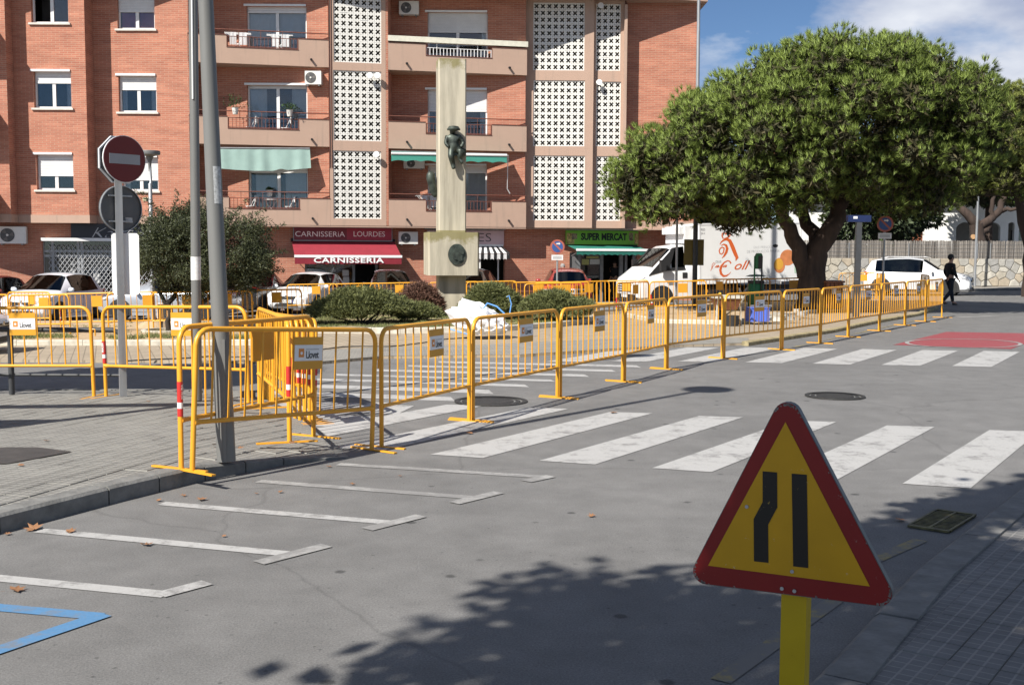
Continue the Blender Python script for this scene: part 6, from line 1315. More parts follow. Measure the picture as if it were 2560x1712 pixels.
def car(label, loc, yaw, color, kind='hatch', txt=None, group=None, H=None, W_=None, L_=None, rear_txt=None, pitch=0, front='grille', name='parked_car', lit=True):
    spec = dict(hatch=(4.0, 1.72, 1.50), estate=(4.35, 1.72, 1.46), suv=(4.49, 1.84, 1.66))[kind]; L_ = L_ or spec[0]; W_ = W_ or spec[1]; H = H or spec[2]; w = W_/2
    t = thing(name, label, 'car', loc, group=group, rot=(0, pitch, yaw))
    belt = H*.61; hood = H*.61 if kind != 'suv' else H*.645; rb = .93 if kind != 'hatch' else .9
    gl0, gl1 = (.27, .43) if kind != 'suv' else (.30, .44)
    F = lambda a: a*L_
    st = [(0, .34, .52, .55, w*.66, w*.55), (F(.015), .26, hood*.72, hood*.75, w*.83, w*.68), (F(.05), .22, hood*.83, hood*.87, w*.92, w*.76), (F(.12), .2, hood*.89, hood*.94, w*.975, w*.8), (F(gl0-.02), .19, belt*.97, hood*1.06, w, w*.84), (F(gl0), .19, belt*.98, hood*1.08, w, w*.84),
          (F(gl1), .19, belt, H*.955, w, w*.66), (F(gl1+.03), .19, belt, H*.975, w, w*.66), (F(.57), .19, belt, H, w, w*.67), (F(.585), .19, belt, H, w, w*.67), (F(.72), .19, belt*1.01, H*.99, w, w*.66), (F(.745), .19, belt*1.015, H*.985, w, w*.655), (F(rb-.05), .2, belt*1.03, H*.955, w*.99, w*.64), (F(rb), .2, belt*1.05, H*.92, w*.985, w*.62),
          (F(.975), .24, belt*1.02, belt*1.1, w*.95, w*.72), (F(.99), .28, belt*.9, belt*.95, w*.88, w*.72), (F(1), .36, belt*.7, belt*.74, w*.74, w*.6)]
    def g(i, k):
        if k in (6, 7) and i in (5, 13): return True           # windscreen, rear window
        if k == 5 and i in (7, 8, 9, 10, 11): return True      # side windows with dark pillars
        if k == 5 and i in (6,): return True
        return False
    b = loft(t, st, color, g, L_); I = MB().box(-L_*.38, L_*.2, -w*.8, w*.8, .3, belt*.98); I.build('cabin', M_int, t)
    for k_ in (-.38, .38): MB().box(-.1, .12, k_*w-.22+.0, k_*w+.22, belt*.9, H*.80).build('front_seat', M_int, t)
    r = .315 if kind != 'suv' else .355
    for x in (L_/2-F(.195), L_/2-F(.82)):
        for s_ in (-1, 1): arch(t, x, s_*(w+.002), r); wheel(t, x, s_*(w-.088), r, .21, spokes=5)
    x = L_/2
    # nose
    gz_ = hood*.66
    if front == 'tiger':
        for s_ in (-1, 1): MB().prism([(s_*a, b_) for a, b_ in ((.04, gz_-.03), (.3, gz_-.08), (.43, gz_-.01), (.40, gz_+.06), (.1, gz_+.04))], lambda u, v, ww: (x+ww, u, v), -.06, .012).build('grille', M_plast, t)
    elif front == 'vee': MB().prism([(-.34, gz_+.07), (-.24, gz_-.2), (.24, gz_-.2), (.34, gz_+.07)], lambda u, v, ww: (x+ww, u, v), -.08, .01).build('grille', M_plast, t)
    else:
        MB().prism([(-.42, gz_+.05), (-.38, gz_-.08), (.38, gz_-.08), (.42, gz_+.05)], lambda u, v, ww: (x+ww, u, v), -.06, .01).build('grille', M_plast, t)
        for k_ in (0, 1): MB().box(x, x+.018, -.4, .4, gz_-.045+k_*.05, gz_-.033+k_*.05).build('grille_bar', M_chrome, t)
    MB().prism([(-.45, .30), (.45, .30), (.38, .40), (-.38, .40)], lambda u, v, ww: (x+ww, u, v), -.1, .008).build('lower_intake', M_plast, t)
    MB().lathe([(.055, 0), (.05, .012)], (x+.008, 0, gz_+.05), 12, 'x').build('badge', M_chrome, t)
    for s_ in (-1, 1):
        y0, y1 = w*.50, w*.93; A = [(x-.03, s_*y0, gz_-.0), (x-.16, s_*y1*.94, gz_+.02), (x-.42, s_*y1*1.045, gz_+.11), (x-.2, s_*y1*.93, gz_+.16), (x-.06, s_*y0*1.05, gz_+.09)]
        Bk = [(p[0]-.12, p[1]*.9, p[2]) for p in A]; f = [(0, 1, 2, 3, 4), (5, 6, 7, 8, 9)]+[(i, (i+1) % 5, 5+(i+1) % 5, 5+i) for i in range(5)]; MB().add([(p[0]+.035, p[1]*1.02, p[2]) for p in A]+Bk, f).build('headlight', M_lamp, t)
        MB().box(x-.12, x-.03, s_*w*.62-.07, s_*w*.62+.07, .33, .40).build('fog_light', M_plast, t)
        xr = -L_/2; A = [(xr+.02, s_*w*.55, belt*.86), (xr+.14, s_*w*.93, belt*.84), (xr+.3, s_*w*.985, belt*.98), (xr+.10, s_*w*.9, belt*1.04), (xr+.05, s_*w*.56, belt*.99)]; MB().add([(p[0]-.02, p[1]*1.015, p[2]) for p in A]+[(p[0]+.1, p[1]*.9, p[2]) for p in A], f).build('tail_light', M_tail, t)
        xm = L_/2-F(gl0+.05); mb = MB(); mb.lathe([(.02, -.09), (.075, -.07), (.085, .02), (.06, .08), (.01, .1)], (0, 0, 0), 10, 'y'); mb.xform(Matrix.Translation((xm, s_*(w+.12), belt*1.08)) @ Matrix.Diagonal((.8, 1, .95, 1))); m_ = mb.build('mirror', color, t, smooth=50); MB().tube([(xm, s_*w*.93, belt*1.0), (xm, s_*(w+.06), belt*1.04)], .02, 6).build('mirror_arm', M_plast, m_)
        for xd in (.5, .69): MB().box(L_/2-F(xd)-.09, L_/2-F(xd)+.09, min(s_*w*.97, s_*(w*.992)), max(s_*w*.97, s_*(w*.992)), belt*.86, belt*.885).build('door_handle', color, t)
        MB().box(-L_*.27, L_*.23, min(s_*w*.9, s_*w*.992), max(s_*w*.9, s_*w*.992), .17, .27).build('sill', M_plast if kind == 'suv' else color, t)
        for xd in (.40, .575, .76): MB().box(L_/2-F(xd)-.004, L_/2-F(xd)+.004, min(s_*w*.99, s_*w*1.0005), max(s_*w*.99, s_*w*1.0005), .3, belt*.93).build('door_gap', M_plast, t)
    if kind == 'suv':
        for s_ in (-1, 1): MB().tube([(L_*.10, s_*w*.56, H*.985), (L_*.05, s_*w*.58, H+.03), (-L_*.28, s_*w*.58, H+.03), (-L_*.34, s_*w*.56, H*.985)], .018, 6).build('roof_rail', M_chrome, t)
        MB().box(L_/2-.12, L_/2+.02, -w*.7, w*.7, .22, .33).build('bumper_skirt', M_plast, t)
    if txt is not None: plate_(t, x+.012, gz_-.17 if front != 'vee' else gz_-.10, txt)
    if rear_txt is not None: plate_(t, -L_/2-.012, belt*.6, rear_txt, True)
    return t
P_white = carpaint('white_car_paint', (.72, .73, .74)); P_pearl = carpaint('bluish_white_paint', (.66, .70, .76)); P_silver = mat('silver_car_paint', (.42, .44, .47), .32, metal=.5, var=.04, coat=.7); P_black = carpaint('black_car_paint', (.012, .012, .013), .2); P_red = carpaint('red_car_paint', (.28, .02, .02)); P_dred = carpaint('dark_red_paint', (.16, .02, .015)); P_dgrey = carpaint('dark_grey_paint', (.03, .026, .026), .25)
def onground(px, D): X = (px-W0/2)/FPX*D; return Vector((X, D, gz(X, D)))
GC = 'cars parked along the building'
car('white hatchback with split black grille parked by the hairdresser', onground(135, 37.4), R(-97), P_pearl, 'hatch', '6413 JMC', GC, H=1.58, W_=1.77, front='tiger')
car('silver estate car parked side on behind the feathery tree', onground(425, 36.3), R(176), P_silver, 'estate', None, GC)
car('dark hatchback parked between silver car and white supermini', onground(640, 40.5), R(80), P_dgrey, 'hatch', None, GC, H=1.62, rear_txt='')
car('white supermini with black V grille by the butcher', onground(772, 40.6), R(-103), P_white, 'hatch', '4176 KYD', GC, H=1.46, front='vee')
car('black hatchback parked in front of the butcher doorway', onground(975, 41.6), R(-80), P_black, 'hatch', None, GC, H=1.5)
car('dark grey car half hidden behind the monument plinth', onground(1172, 41.9), R(-100), P_black, 'hatch', None, GC, H=1.5)
car('red hatchback parked before the supermarket', onground(1412, 42.2), R(92), P_red, 'hatch', None, GC, H=1.47, rear_txt='')
car('dark red car at the left end of the parked row', onground(-40, 39.5), R(-95), P_dred, 'hatch', None, GC, H=1.5)
car('white car on the side street left of the barriers', onground(-262, 21.5), R(4), P_white, 'hatch', None, GC, H=1.5)
car('white SUV parked along the stone wall', onground(2293, 49.3), R(-27), P_white, 'suv', '', 'SUV by the wall', name='parked_suv')
# steel frame added outside the view on the left to cast the pavement shadow
hb_ = Vector((-7.2, 9.55, gz(-7.2, 9.55)+.12)); t = thing('shadow_stand', 'tall open steel stand added out of view to cast a shadow', 'stand', hb_)
for x_ in (-1.9, -.7, 1.55): MB().box(x_-.06, x_+.06, -.06, .06, 0, 3.3).build('post', M_char, t)
for z0_, z1_ in ((.8, 1.8), (3.0, 3.3)): MB().box(-1.84, 1.49, -.03, .03, z0_, z1_).build('panel', M_sgb, t)
# --- refrigerated delivery truck
fa = Vector(((1625-1280)/FPX*40.6, 40.6, 0)); yaw_t = R(198); hd = Vector((math.cos(yaw_t), math.sin(yaw_t), 0)); LT = 6.7
cen = fa-hd*(LT/2-1.0); cen.z = gz(cen.x, cen.y)+.03
t = thing('delivery_truck', 'white refrigerated box truck with orange hen and egg artwork', 'truck', cen, rot=(0, R(1.6), yaw_t))
P_tr = carpaint('truck_white_paint', (.74, .74, .74), .4)
st = [(0, .38, .78, .82, .72, .6), (.03, .33, .95, .98, .86, .72), (.14, .3, 1.06, 1.12, .95, .8), (.45, .3, 1.2, 1.32, .99, .84), (.66, .3, 1.28, 1.45, 1.0, .88), (.70, .3, 1.30, 1.48, 1.0, .88), (1.42, .3, 1.36, 2.13, 1.0, .80), (1.52, .3, 1.36, 2.20, 1.0, .80), (1.95, .3, 1.36, 2.24, 1.0, .80), (2.02, .3, 1.36, 2.24, 1.0, .80), (2.3, .3, 1.36, 2.22, 1.0, .80), (2.34, .35, 1.34, 2.18, .98, .78)]
loft(t, st, P_tr, lambda i, k: (k in (6, 7) and i == 5) or (k == 5 and i in (6, 7)), LT, 'cab'); MB().box(LT/2-2.25, LT/2-.9, -.85, .85, .5, 1.3).build('cabin', M_int, t)
x = LT/2
for s_ in (-1, 1):
    # black triangle of the low side window and wing trim
    MB().prism([(x-.50, 1.18), (x-1.30, 1.36), (x-1.52, 2.10), (x-1.44, 2.12), (x-.72, 1.40)], lambda u, v, w_: (u, s_*w_*1.0, v), .955, 1.004).build('window_trim', M_plast, t)
    MB().prism([(x-.78, 1.30), (x-1.9, 1.36), (x-1.92, 1.44), (x-.85, 1.42)], lambda u, v, w_: (u, s_*w_, v), .96, 1.003).build('door_trim', M_plast, t)
    mb = MB().box(-.1, .1, -.08, .08, -.2, .2).xform(Matrix.Translation((x-.95, s_*1.2, 1.52))); m_ = mb.build('mirror', M_plast, t); MB().tube([(x-.95, s_*.98, 1.42), (x-.95, s_*1.15, 1.45)], .025, 6).build('mirror_arm', M_plast, m_)
    MB().box(x-2.0, x-1.82, min(s_*.99, s_*1.01), max(s_*.99, s_*1.01), 1.05, 1.25).build('door_handle', M_plast, t)
    A = [(x-.02, s_*.62, .92), (x-.12, s_*.88, .95), (x-.38, s_*.97, 1.12), (x-.2, s_*.88, 1.10), (x-.06, s_*.66, 1.0)]; f = [(0, 1, 2, 3, 4), (5, 6, 7, 8, 9)]+[(i, (i+1) % 5, 5+(i+1) % 5, 5+i) for i in range(5)]; MB().add([(p[0]+.03, p[1]*1.02, p[2]) for p in A]+[(p[0]-.1, p[1]*.9, p[2]) for p in A], f).build('headlight', M_lamp, t)
    arch(t, x-1.0, s_*1.002, .37); wheel(t, x-1.0, s_*.90, .36, .24, spokes=6); wheel(t, x-4.65, s_*.88, .36, .3, spokes=6)
    MB().box(-LT/2+.1, x-2.5, min(s_*.5, s_*.56), max(s_*.5, s_*.56), .5, .66).build('chassis_rail', M_plast, t)
    MB().prism([(x-4.15, .62), (x-4.25, .30), (x-4.22, .30), (x-4.1, .62)], lambda u, v, w_: (u, s_*w_, v), .72, .98).build('mudguard', M_grey, t)
    MB().box(x-3.9, x-2.6, min(s_*.9, s_*.96), max(s_*.9, s_*.96), .42, .6).build('side_guard', M_plast, t)
    MB().box(x-1.9, x-.15, min(s_*.96, s_*1.006), max(s_*.96, s_*1.006), .31, .56).build('lower_cladding', M_plast, t) if False else None
MB().prism([(-.6, .88), (-.55, .60), (.55, .60), (.6, .88)], lambda u, v, w_: (x+w_, u, v), -.1, .01).build('grille', M_plast, t)
for k in range(3): MB().box(x+.0, x+.022, -.56, .56, .64+.085*k, .675+.085*k).build('grille_bar', P_tr, t)
MB().box(x-.2, x+.015, -.86, .86, .33, .52).build('bumper', M_plast, t); MB().box(x+.012, x+.022, -.26, .26, .40, .51).build('number_plate', M_npl, t)
bx0, bx1, bz0, bz1, bw = x-2.45, x-6.65, .80, 2.98, 1.06
box = MB().box(bx1, bx0, -bw, bw, bz0, bz1).build('cargo_box', mat('white_box_panel', (.76, .76, .75), .45, var=.03, scale=2), t)
for zz in (bz0+.01, bz1-.06): MB().box(bx1-.01, bx0+.01, -bw-.012, bw+.012, zz, zz+.05).build('edge_rail', P_tr, box)
for xx in (bx0-.02, bx1+.02): MB().box(xx-.03, xx+.03, -bw-.014, bw+.014, bz0+.062, bz1-.062).build('corner_rail', P_tr, box)
fu = MB().box(bx0+.012, bx0+.42, -.8, .8, 2.28, 2.90).build('cooling_unit', P_tr, t)
for k in range(5): MB().box(bx0+.42, bx0+.435, -.7, .7, 2.62+.045*k, 2.64+.045*k).build('vent_slat', M_plast, fu)
MB().box(bx0+.43, bx0+.6, -.72, .72, 2.62, 2.86).build('unit_cowl', P_tr, fu)
MB().prism([(bx0+.012, 2.0), (bx0+.012, 2.28), (bx0+.30, 2.28)], lambda u, v, w_: (u, w_, v), -.7, .7).build('unit_fairing', P_tr, fu)
# artwork on the side of the box
def art(xz, yz): return bx0-(xz-75)/1295*(bx0-bx1), bz1-(yz-45)/(770-45)*(bz1-bz0)
fnL = lambda u, v, w_: (u, bw+w_, v)
def ribbon(pts, wd_, m, nm, off=.003):
    P = [Vector(art(*p)) for p in pts]; n = len(P); A, B = [], []
    for i, p in enumerate(P):
        d = (P[min(i+1, n-1)]-P[max(i-1, 0)]).normalized(); nn = Vector((-d.y, d.x)); w_ = wd_[i] if isinstance(wd_, (list, tuple)) else wd_; A.append(p+nn*w_/2); B.append(p-nn*w_/2)
    mb = MB().add([(q.x, bw+off, q.y) for q in A+B], [(i, i+1, n+i+1, n+i) for i in range(n-1)]); mb.add([(q.x, bw+off-.002, q.y) for q in A+B], [(n+i, n+i+1, i+1, i) for i in range(n-1)]); return mb.build(nm, m, box)
M_or = mat('orange_artwork', (.62, .115, .02), .5, var=.05); M_gt = mat('grey_artwork_print', (.22, .22, .23), .6)
ribbon([(330,300), (350,268), (385,245), (420,238), (455,258), (480,310), (505,370), (530,430), (545,462), (528,500)], [.02, .05, .07, .1, .13, .15, .15, .14, .13, .02], M_or, 'hen_tail')
ribbon([(345,312), (380,298), (410,312), (422,350), (410,395), (385,435), (355,465)], [.02, .05, .09, .11, .1, .07, .01], M_or, 'hen_breast')
ribbon([(385,345), (360,332), (335,345), (322,375), (330,405), (352,416), (375,395), (380,365), (385,345)], .045, M_or, 'hen_wing')
ribbon([(375,232), (358,200), (362,172), (385,160), (405,178), (420,158), (448,155), (462,178), (452,205), (420,222), (385,234)], .05, M_or, 'hen_comb')
ribbon([(468,530), (455,505), (425,495), (385,515), (350,555), (335,605), (345,650), (375,678), (410,676), (445,655), (468,630)], [.06, .05, .04, .05, .08, .1, .1, .08, .06, .03, .01], M_or, 'capital_c')
def arttext(s_, cx, cy, h, w, m, shear=0, bold=0, nm='lettering'):
    u, v = art(cx, cy); sc_ = (bx0-bx1)/1295; return text(nm, s_, m, box, ROOTM[t.name] @ Matrix(((-1, 0, 0, u), (0, 0, 1, bw+.003), (0, 1, 0, v), (0, 0, 0, 1))), h*(bz1-bz0)/725*1.38, .001, bold, shear, width=w*sc_)
arttext('oll', 580, 560, 110, 200, M_or, .45, .004); arttext('asa', 335, 555, 42, 155, M_or, .45, .003); ribbon([(215,610), (240,560), (275,520), (255,515), (235,535), (228,575), (245,585)], .02, M_or, 'capital_c'); arttext('OUS', 312, 505, 28, 70, M_gt)
arttext('OUS FRESCOS', 877, 345, 30, 245, M_gt, 0, -.004); arttext('DE PRODUCCI\u00d3 PR\u00d2PIA', 878, 395, 34, 415, M_gt, 0, -.004); arttext('FRIGO', 122, 120, 30, 55, M_gt); arttext('24 H', 122, 165, 26, 50, M_gt)
def artdisc(cx, cy, rx, ry, m, nm, a, b_): u, v = art(cx, cy); MB().disc(fnL, u, v, rx*(bx0-bx1)/1295, a, b_, 28, ry*(bz1-bz0)/725).build(nm, m, box)
M_egg = mat('egg_brown', (.62, .22, .08), .6, var=.15, scale=4); artdisc(1193, 478, 100, 97, M_egg, 'egg_picture', .001, .003); artdisc(1085, 570, 72, 92, M_egg, 'egg_half_picture', .0035, .005); artdisc(1075, 555, 58, 70, mat('egg_yolk', (.72, .38, .05), .5, var=.1), 'yolk_picture', .0055, .007); artdisc(1033, 331, 33, 20, M_plast, 'black_oval', .001, .003)
u, v = art(1307, 630); MB().box(u-.09, u+.09, bw+.001, bw+.003, v-.12, v+.12).build('green_label', mat('green_label_print', (.4, .55, .42), .6, var=.4, scale=30), box)
# ================================================================== far right: wall, villa, garden
FW = Fr(at(2437, 700, 57.5).x, 57.5, R(-3)); uw0, uw1 = FW.u(1960), FW.u(2760)
wz0, wz1, wz2 = .10, FW.px(2437, 647)[1], FW.px(2437, 603)[1]
fp_ = [FW.P(uw0-3, 3.2, 0), FW.P(uw1, 3.2, 0), FW.P(uw1, -.2, 0), FW.P(uw0-3, -.2, 0)]
farp = struct(drape('pavement', fp_, .115, mat('far_pavement', (.27, .255, .23), .9, var=.15), thick=.14)); kerb([FW.P(uw0-3, 3.34, 0), FW.P(uw1, 3.34, 0)], farp, M_kerb, .14, .125, 1.0, 1)
sw = thing('stone_wall', 'pale irregular stone garden wall behind the white SUV', 'wall', FW.P((uw0+uw1)/2, 0, 0))
M_mort = mat('wall_mortar', (.20, .18, .15), .95, var=.2); FW.box(MB(), uw0, uw1, -.35, 0, -.1, wz1).build('wall_core', M_mort, sw, world=True)
stm = [mat('pale_stone_%d' % i, c, .9, var=.22, scale=4, bump=.5, bscale=14) for i, c in enumerate(((.37, .34, .28), (.32, .31, .28), (.41, .39, .34), (.35, .30, .23), (.28, .275, .26)))]
rs = random.Random(3); pts = []; nu, nz = int((uw1-uw0)/.46), 4
for i in range(nu):
    for j in range(nz): pts.append((uw0+(i+.5+rs.uniform(-.36, .36)+.5*(j % 2))*.46, wz0+(j+.5+rs.uniform(-.3, .3))*(wz1-wz0)/nz))
def clip(poly, px, pz, nx, nz_):
    out = []
    for k in range(len(poly)):
        a, b = poly[k], poly[(k+1) % len(poly)]; da, db = (a[0]-px)*nx+(a[1]-pz)*nz_, (b[0]-px)*nx+(b[1]-pz)*nz_
        if da <= 0: out.append(a)
        if da*db < 0: t_ = da/(da-db); out.append((a[0]+(b[0]-a[0])*t_, a[1]+(b[1]-a[1])*t_))
    return out
for (x, z) in pts:
    poly = [(max(uw0, x-.8), wz0), (min(uw1, x+.8), wz0), (min(uw1, x+.8), wz1-.01), (max(uw0, x-.8), wz1-.01)]
    for (a, b) in pts:
        if (a, b) != (x, z) and abs(a-x) < 1.6: 
            d = math.hypot(a-x, b-z); poly = clip(poly, (x+a)/2-(a-x)/d*.011, (z+b)/2-(b-z)/d*.011, (a-x)/d, (b-z)/d)
            if len(poly) < 3: break
    if len(poly) < 3: continue
    q = [p for k, p in enumerate(poly) if math.hypot(p[0]-poly[k-1][0], p[1]-poly[k-1][1]) > .02]
    if len(q) < 3: continue
    w_ = rs.uniform(.02, .06); n = len(q); cx, cz = sum(p[0] for p in q)/n, sum(p[1] for p in q)/n
    A = [FW.P(p[0], 0, p[1]) for p in q]; B = [FW.P(p[0]+(cx-p[0])*.03, w_*.7, p[1]+(cz-p[1])*.03) for p in q]; C = [FW.P(p[0]+(cx-p[0])*.16, w_, p[1]+(cz-p[1])*.16) for p in q]
    MB().add(A+B+C, [(k, (k+1) % n, n+(k+1) % n, n+k) for k in range(n)]+[(n+k, n+(k+1) % n, 2*n+(k+1) % n, 2*n+k) for k in range(n)]+[tuple(range(2*n, 3*n))]).build('stone', rs.choice(stm), sw, world=True)
# reed screen with posts
rf = thing('reed_fence', 'grey brown reed screen fence on top of the stone wall', 'fence', FW.P((uw0+uw1)/2, -.1, wz1)); mb = MB(); u = uw0
while u < uw1:
    h = wz2+rs.uniform(-.03, .04); w_ = rs.uniform(.014, .022); y = -.12+rs.uniform(-.02, .02); l_ = rs.uniform(-.02, .02)
    mb.add([FW.P(u-w_, y, wz1), FW.P(u, y+.012, wz1), FW.P(u+w_, y, wz1), FW.P(u-w_+l_, y, h), FW.P(u+l_, y+.012, h), FW.P(u+w_+l_, y, h)], [(0, 1, 4, 3), (1, 2, 5, 4)]); u += rs.uniform(.016, .026)
o = mb.build('reeds', mat('dry_reeds', (.12, .108, .096), .95, isl=1, var=.4, col2=(.22, .20, .18)), rf, world=True); o['kind'] = 'stuff'
for k in range(4): z = wz1+(wz2-wz1)*(.15+.22*k); MB().tube([FW.P(uw0, -.09, z), FW.P(uw1, -.09, z)], .006, 5).build('wire', M_grey, rf, world=True)
for x in (2125, 2275, 2480, 2447): u = FW.u(x); MB().tube([FW.P(u, -.06, wz1), FW.P(u, -.06, wz2-.1)], .025, 8).build('fence_post', M_galv, rf, world=True)
# lamp pole on the far pavement
b = FW.P(FW.u(2436, 1.4, 715), 1.4, .115); t = thing('street_lamp', 'tall thin galvanised pole by the stone wall', 'street lamp', b); hh = at(2441, 480, b.y).z; MB().tube([(0, 0, 0), (0, 0, .9), (.02, 0, hh+1)], [.07, .065, .05], 12).build('post', M_galv, t, smooth=60); lamp_head(t, Vector((.02, 0, hh+1)), .25, M_galv)
# villa
FV = Fr(at(2300, 600, 68).x, 68, R(-2)); M_vil = mat('whitewashed_wall', (.74, .74, .72), .85, var=.05, scale=1.5); M_tile = mat('terracotta', (.36, .13, .07), .8, var=.25, scale=5); M_wood = mat('brown_wood', (.17, .06, .025), .6, var=.25, scale=8)
vil = thing('white_villa', 'white villa with arches and terracotta roof behind the reed fence', 'building', FV.P(0, 0, 0)); vb = lambda mb, n, m, p=None: mb.build(n, m, p or vil, world=True)
Vr = lambda x0, y0, x1, y1, w=0: rect(FV, (0, 0), 1, x0, y0, x1, y1, w)
def archhole(x0, x1, ytop): r = Vr(x0, ytop, x1, 640); return r
arch_r = [archhole(2072, 2117, 566), archhole(2388, 2440, 556), archhole(2456, 2502, 556), archhole(2518, 2537, 556)]
holes = [(r[0], r[1], -.2, r[3]) for r in arch_r]; sh = Vr(2270, 557, 2309, 604); holes.append(sh); wn2 = Vr(2546, 575, 2580, 602); holes.append(wn2)
U0, U1 = FV.u(1975), FV.u(2760); ztop = FV.px(2300, 508)[1]
vb(wall(FV, U0, U1, -.2, ztop, holes, -.3, 0), 'front_wall', M_vil)
for r in arch_r:      # round heads
    n = 10; c = (r[0]+r[1])/2; R_ = (r[1]-r[0])/2; zc = r[3]-R_*.7
    for s_ in (-1, 1):
        pts_ = [(c+s_*R_, r[3]+.001)]+[(c+s_*R_*math.cos(math.pi/2*k/n), zc+R_*.7*math.sin(math.pi/2*k/n)) for k in range(n+1)]
        pts_ = pts_ if s_ < 0 else pts_[::-1]; vb(MB().prism(pts_, FV.fn(), -.295, -.003), 'arch_spandrel', M_vil)
FV.box(MB(), U0, U1, -2.6, -2.5, -.2, ztop).build('porch_back', mat('porch_grey', (.42, .41, .39), .9), vil, world=True)
d_ = Vr(2072, 580, 2117, 640, -2.4); FV.box(MB(), d_[0], d_[1]+1.2, -2.48, -2.4, -.2, d_[3]).build('door', M_wood, vil, world=True)
FV.box(MB(), d_[0]+.9, d_[0]+1.2, -2.395, -2.38, .4, d_[3]-.2).build('door_glass', M_dark, vil, world=True)
s0 = FV.box(MB(), sh[0], sh[1], -.2, -.12, sh[2], sh[3]).build('shutter', M_wood, vil, world=True)
for k in range(16): z = sh[2]+(sh[3]-sh[2])*k/16; FV.box(MB(), sh[0]+.02, sh[1]-.02, -.12, -.08, z, z+.035).build('slat', M_tile, s0, world=True)
FV.box(MB(), wn2[0], wn2[1], -.25, -.2, wn2[2], wn2[3]).build('window', M_pane, vil, world=True); FV.box(MB(), wn2[0], wn2[1], -1.2, -1.1, wn2[2], wn2[3]).build('room_back', M_room, vil, world=True)
FV.box(MB(), U0-.2, U1, -3, .5, ztop+.002, ztop+.28).build('terrace_slab', M_vil, vil, world=True)
up = Vr(1930, 395, 2470, 500, -2); FV.box(MB(), up[0], up[1], -7, -2, ztop+.282, up[3]).build('upper_floor', M_vil, vil, world=True)
tw = Vr(1945, 443, 2030, 497, -1.9); FV.box(MB(), tw[0], tw[1], -2, -1.9, tw[2], tw[3]).build('brick_panel', M_tile, vil, world=True)
for k in range(7): z = tw[2]+(tw[3]-tw[2])*k/7; FV.box(MB(), tw[0], tw[1], -1.9, -1.86, z, z+.05).build('brick_course', M_wood, vil, world=True)
roof = [FV.P(up[0]-.5, -1.6, up[3]+.002), FV.P(up[1]+.5, -1.6, up[3]+.002), FV.P(up[1]+.5, -7.4, up[3]+.002), FV.P(up[0]-.5, -7.4, up[3]+.002)]; ap = [FV.P(up[0]+2, -4.5, up[3]+1.4), FV.P(up[1]-2, -4.5, up[3]+1.4)]
vb(MB().add(roof+ap, [(0, 1, 5, 4), (1, 2, 5), (2, 3, 4, 5), (3, 0, 4), (3, 2, 1, 0)]), 'roof', M_tile)
# brown slatted annex seen between trunk and truck
an = Vr(1958, 585, 1990, 612, 2.0); FV.box(MB(), an[0], an[1], 1.9, 2.0, -.1, an[3]).build('slatted_gate', M_wood, vil, world=True)
for k in range(9): z = an[2]+(an[3]-an[2])*k/9; FV.box(MB(), an[0], an[1], 2.0, 2.03, z, z+.06).build('slat', M_tile, vil, world=True)
# garden tree
gb = at(2462, 640, 61); gb.z = .1; t = thing('garden_tree', 'thick limbed pruned garden tree before the villa arches', 'tree', gb); g_ = lambda x, y, d=0: at(x, y, 61+d)-gb
mb = MB(); limb(mb, [(0, 0, -.2), g_(2445, 600), g_(2440, 560)], .42, .36, 12, .02); limb(mb, [g_(2440,560), g_(2410,530), g_(2385,500, .5), g_(2370,440, .5)], .28, .12, 10); limb(mb, [g_(2442,565), g_(2475,550), g_(2500,520), g_(2520,470), g_(2540,420)], .26, .1, 10); limb(mb, [g_(2450,590), g_(2468,570), g_(2480,540), g_(2482,490), g_(2470,440)], .2, .07, 10); limb(mb, [g_(2500,525), g_(2540,520, -.6), g_(2580,480, -.6)], .14, .05, 8)
mb.build('trunk', M_bark, t, smooth=70); MB().lathe([(.13, -.03), (.13, .03)], tuple(g_(2433, 592, -.42)), 14, 'y').build('cut_stub', mat('cut_wood', (.5, .3, .15), .8), t)
nl = 9000; cs = np.array([g_(x, y, dd) for x, y, dd in ((2380,430,0), (2460,420,.5), (2540,410,0), (2590,440,-.5), (2520,380,1), (2600,380,0), (2440,370,0), (2570,470,-.6), (2640,420,0), (2400,380,.5))]); lo = NR.randint(0, len(cs), nl); P = cs[lo]+sphere(nl)*1.0*NR.rand(nl, 1)**.5
link('crown', quadmesh('crown', blades(P, unit(NR.normal(size=P.shape)), .2, .05, False), M_leaf, 4), t)
def leafball(name, label, cat, c, rx, ry, rz, n, m, ln=.14, wd=.045, shell=.35, group=None):
    t = thing(name, label, cat, c, group=group); d = sphere(n); P = d*np.array([rx, ry, rz])*(1-shell*NR.rand(n, 1)**1.5)*(1+.10*np.sin(d[:, :1]*7+d[:, 2:]*9))+np.array([0, 0, rz*.95]); P[:, 2] = np.abs(P[:, 2]); link('foliage', quadmesh('foliage', blades(P, unit(d+NR.normal(size=d.shape)*.8), ln*(.6+.8*NR.rand(n)), wd, False), m, 4), t)
    if c[2] > 1: MB().tube([(0, 0, -c[2]), (0, 0, .4)], [.28, .2], 10).build('trunk', M_bark, t)
    MB().lathe([(rx*.45, 0), (rx*.75, rz*.6), (rx*.75, rz*1.2), (rx*.3, rz*1.7)], n=12).xform(Matrix.Diagonal((1, ry/rx, 1, 1))).build('dark_foliage_core', mat('dark_foliage_core', (.02, .022, .01), .9), t, smooth=80); return t  # solid dark core fills the foliage from within
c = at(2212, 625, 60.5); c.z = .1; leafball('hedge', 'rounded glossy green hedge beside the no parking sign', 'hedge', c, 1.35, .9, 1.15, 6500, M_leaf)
M_cyp = mat('dark_cypress', (.022, .035, .014), .75, isl=1, var=.4, col2=(.05, .07, .028))
GBK = 'dark trees beyond the building'
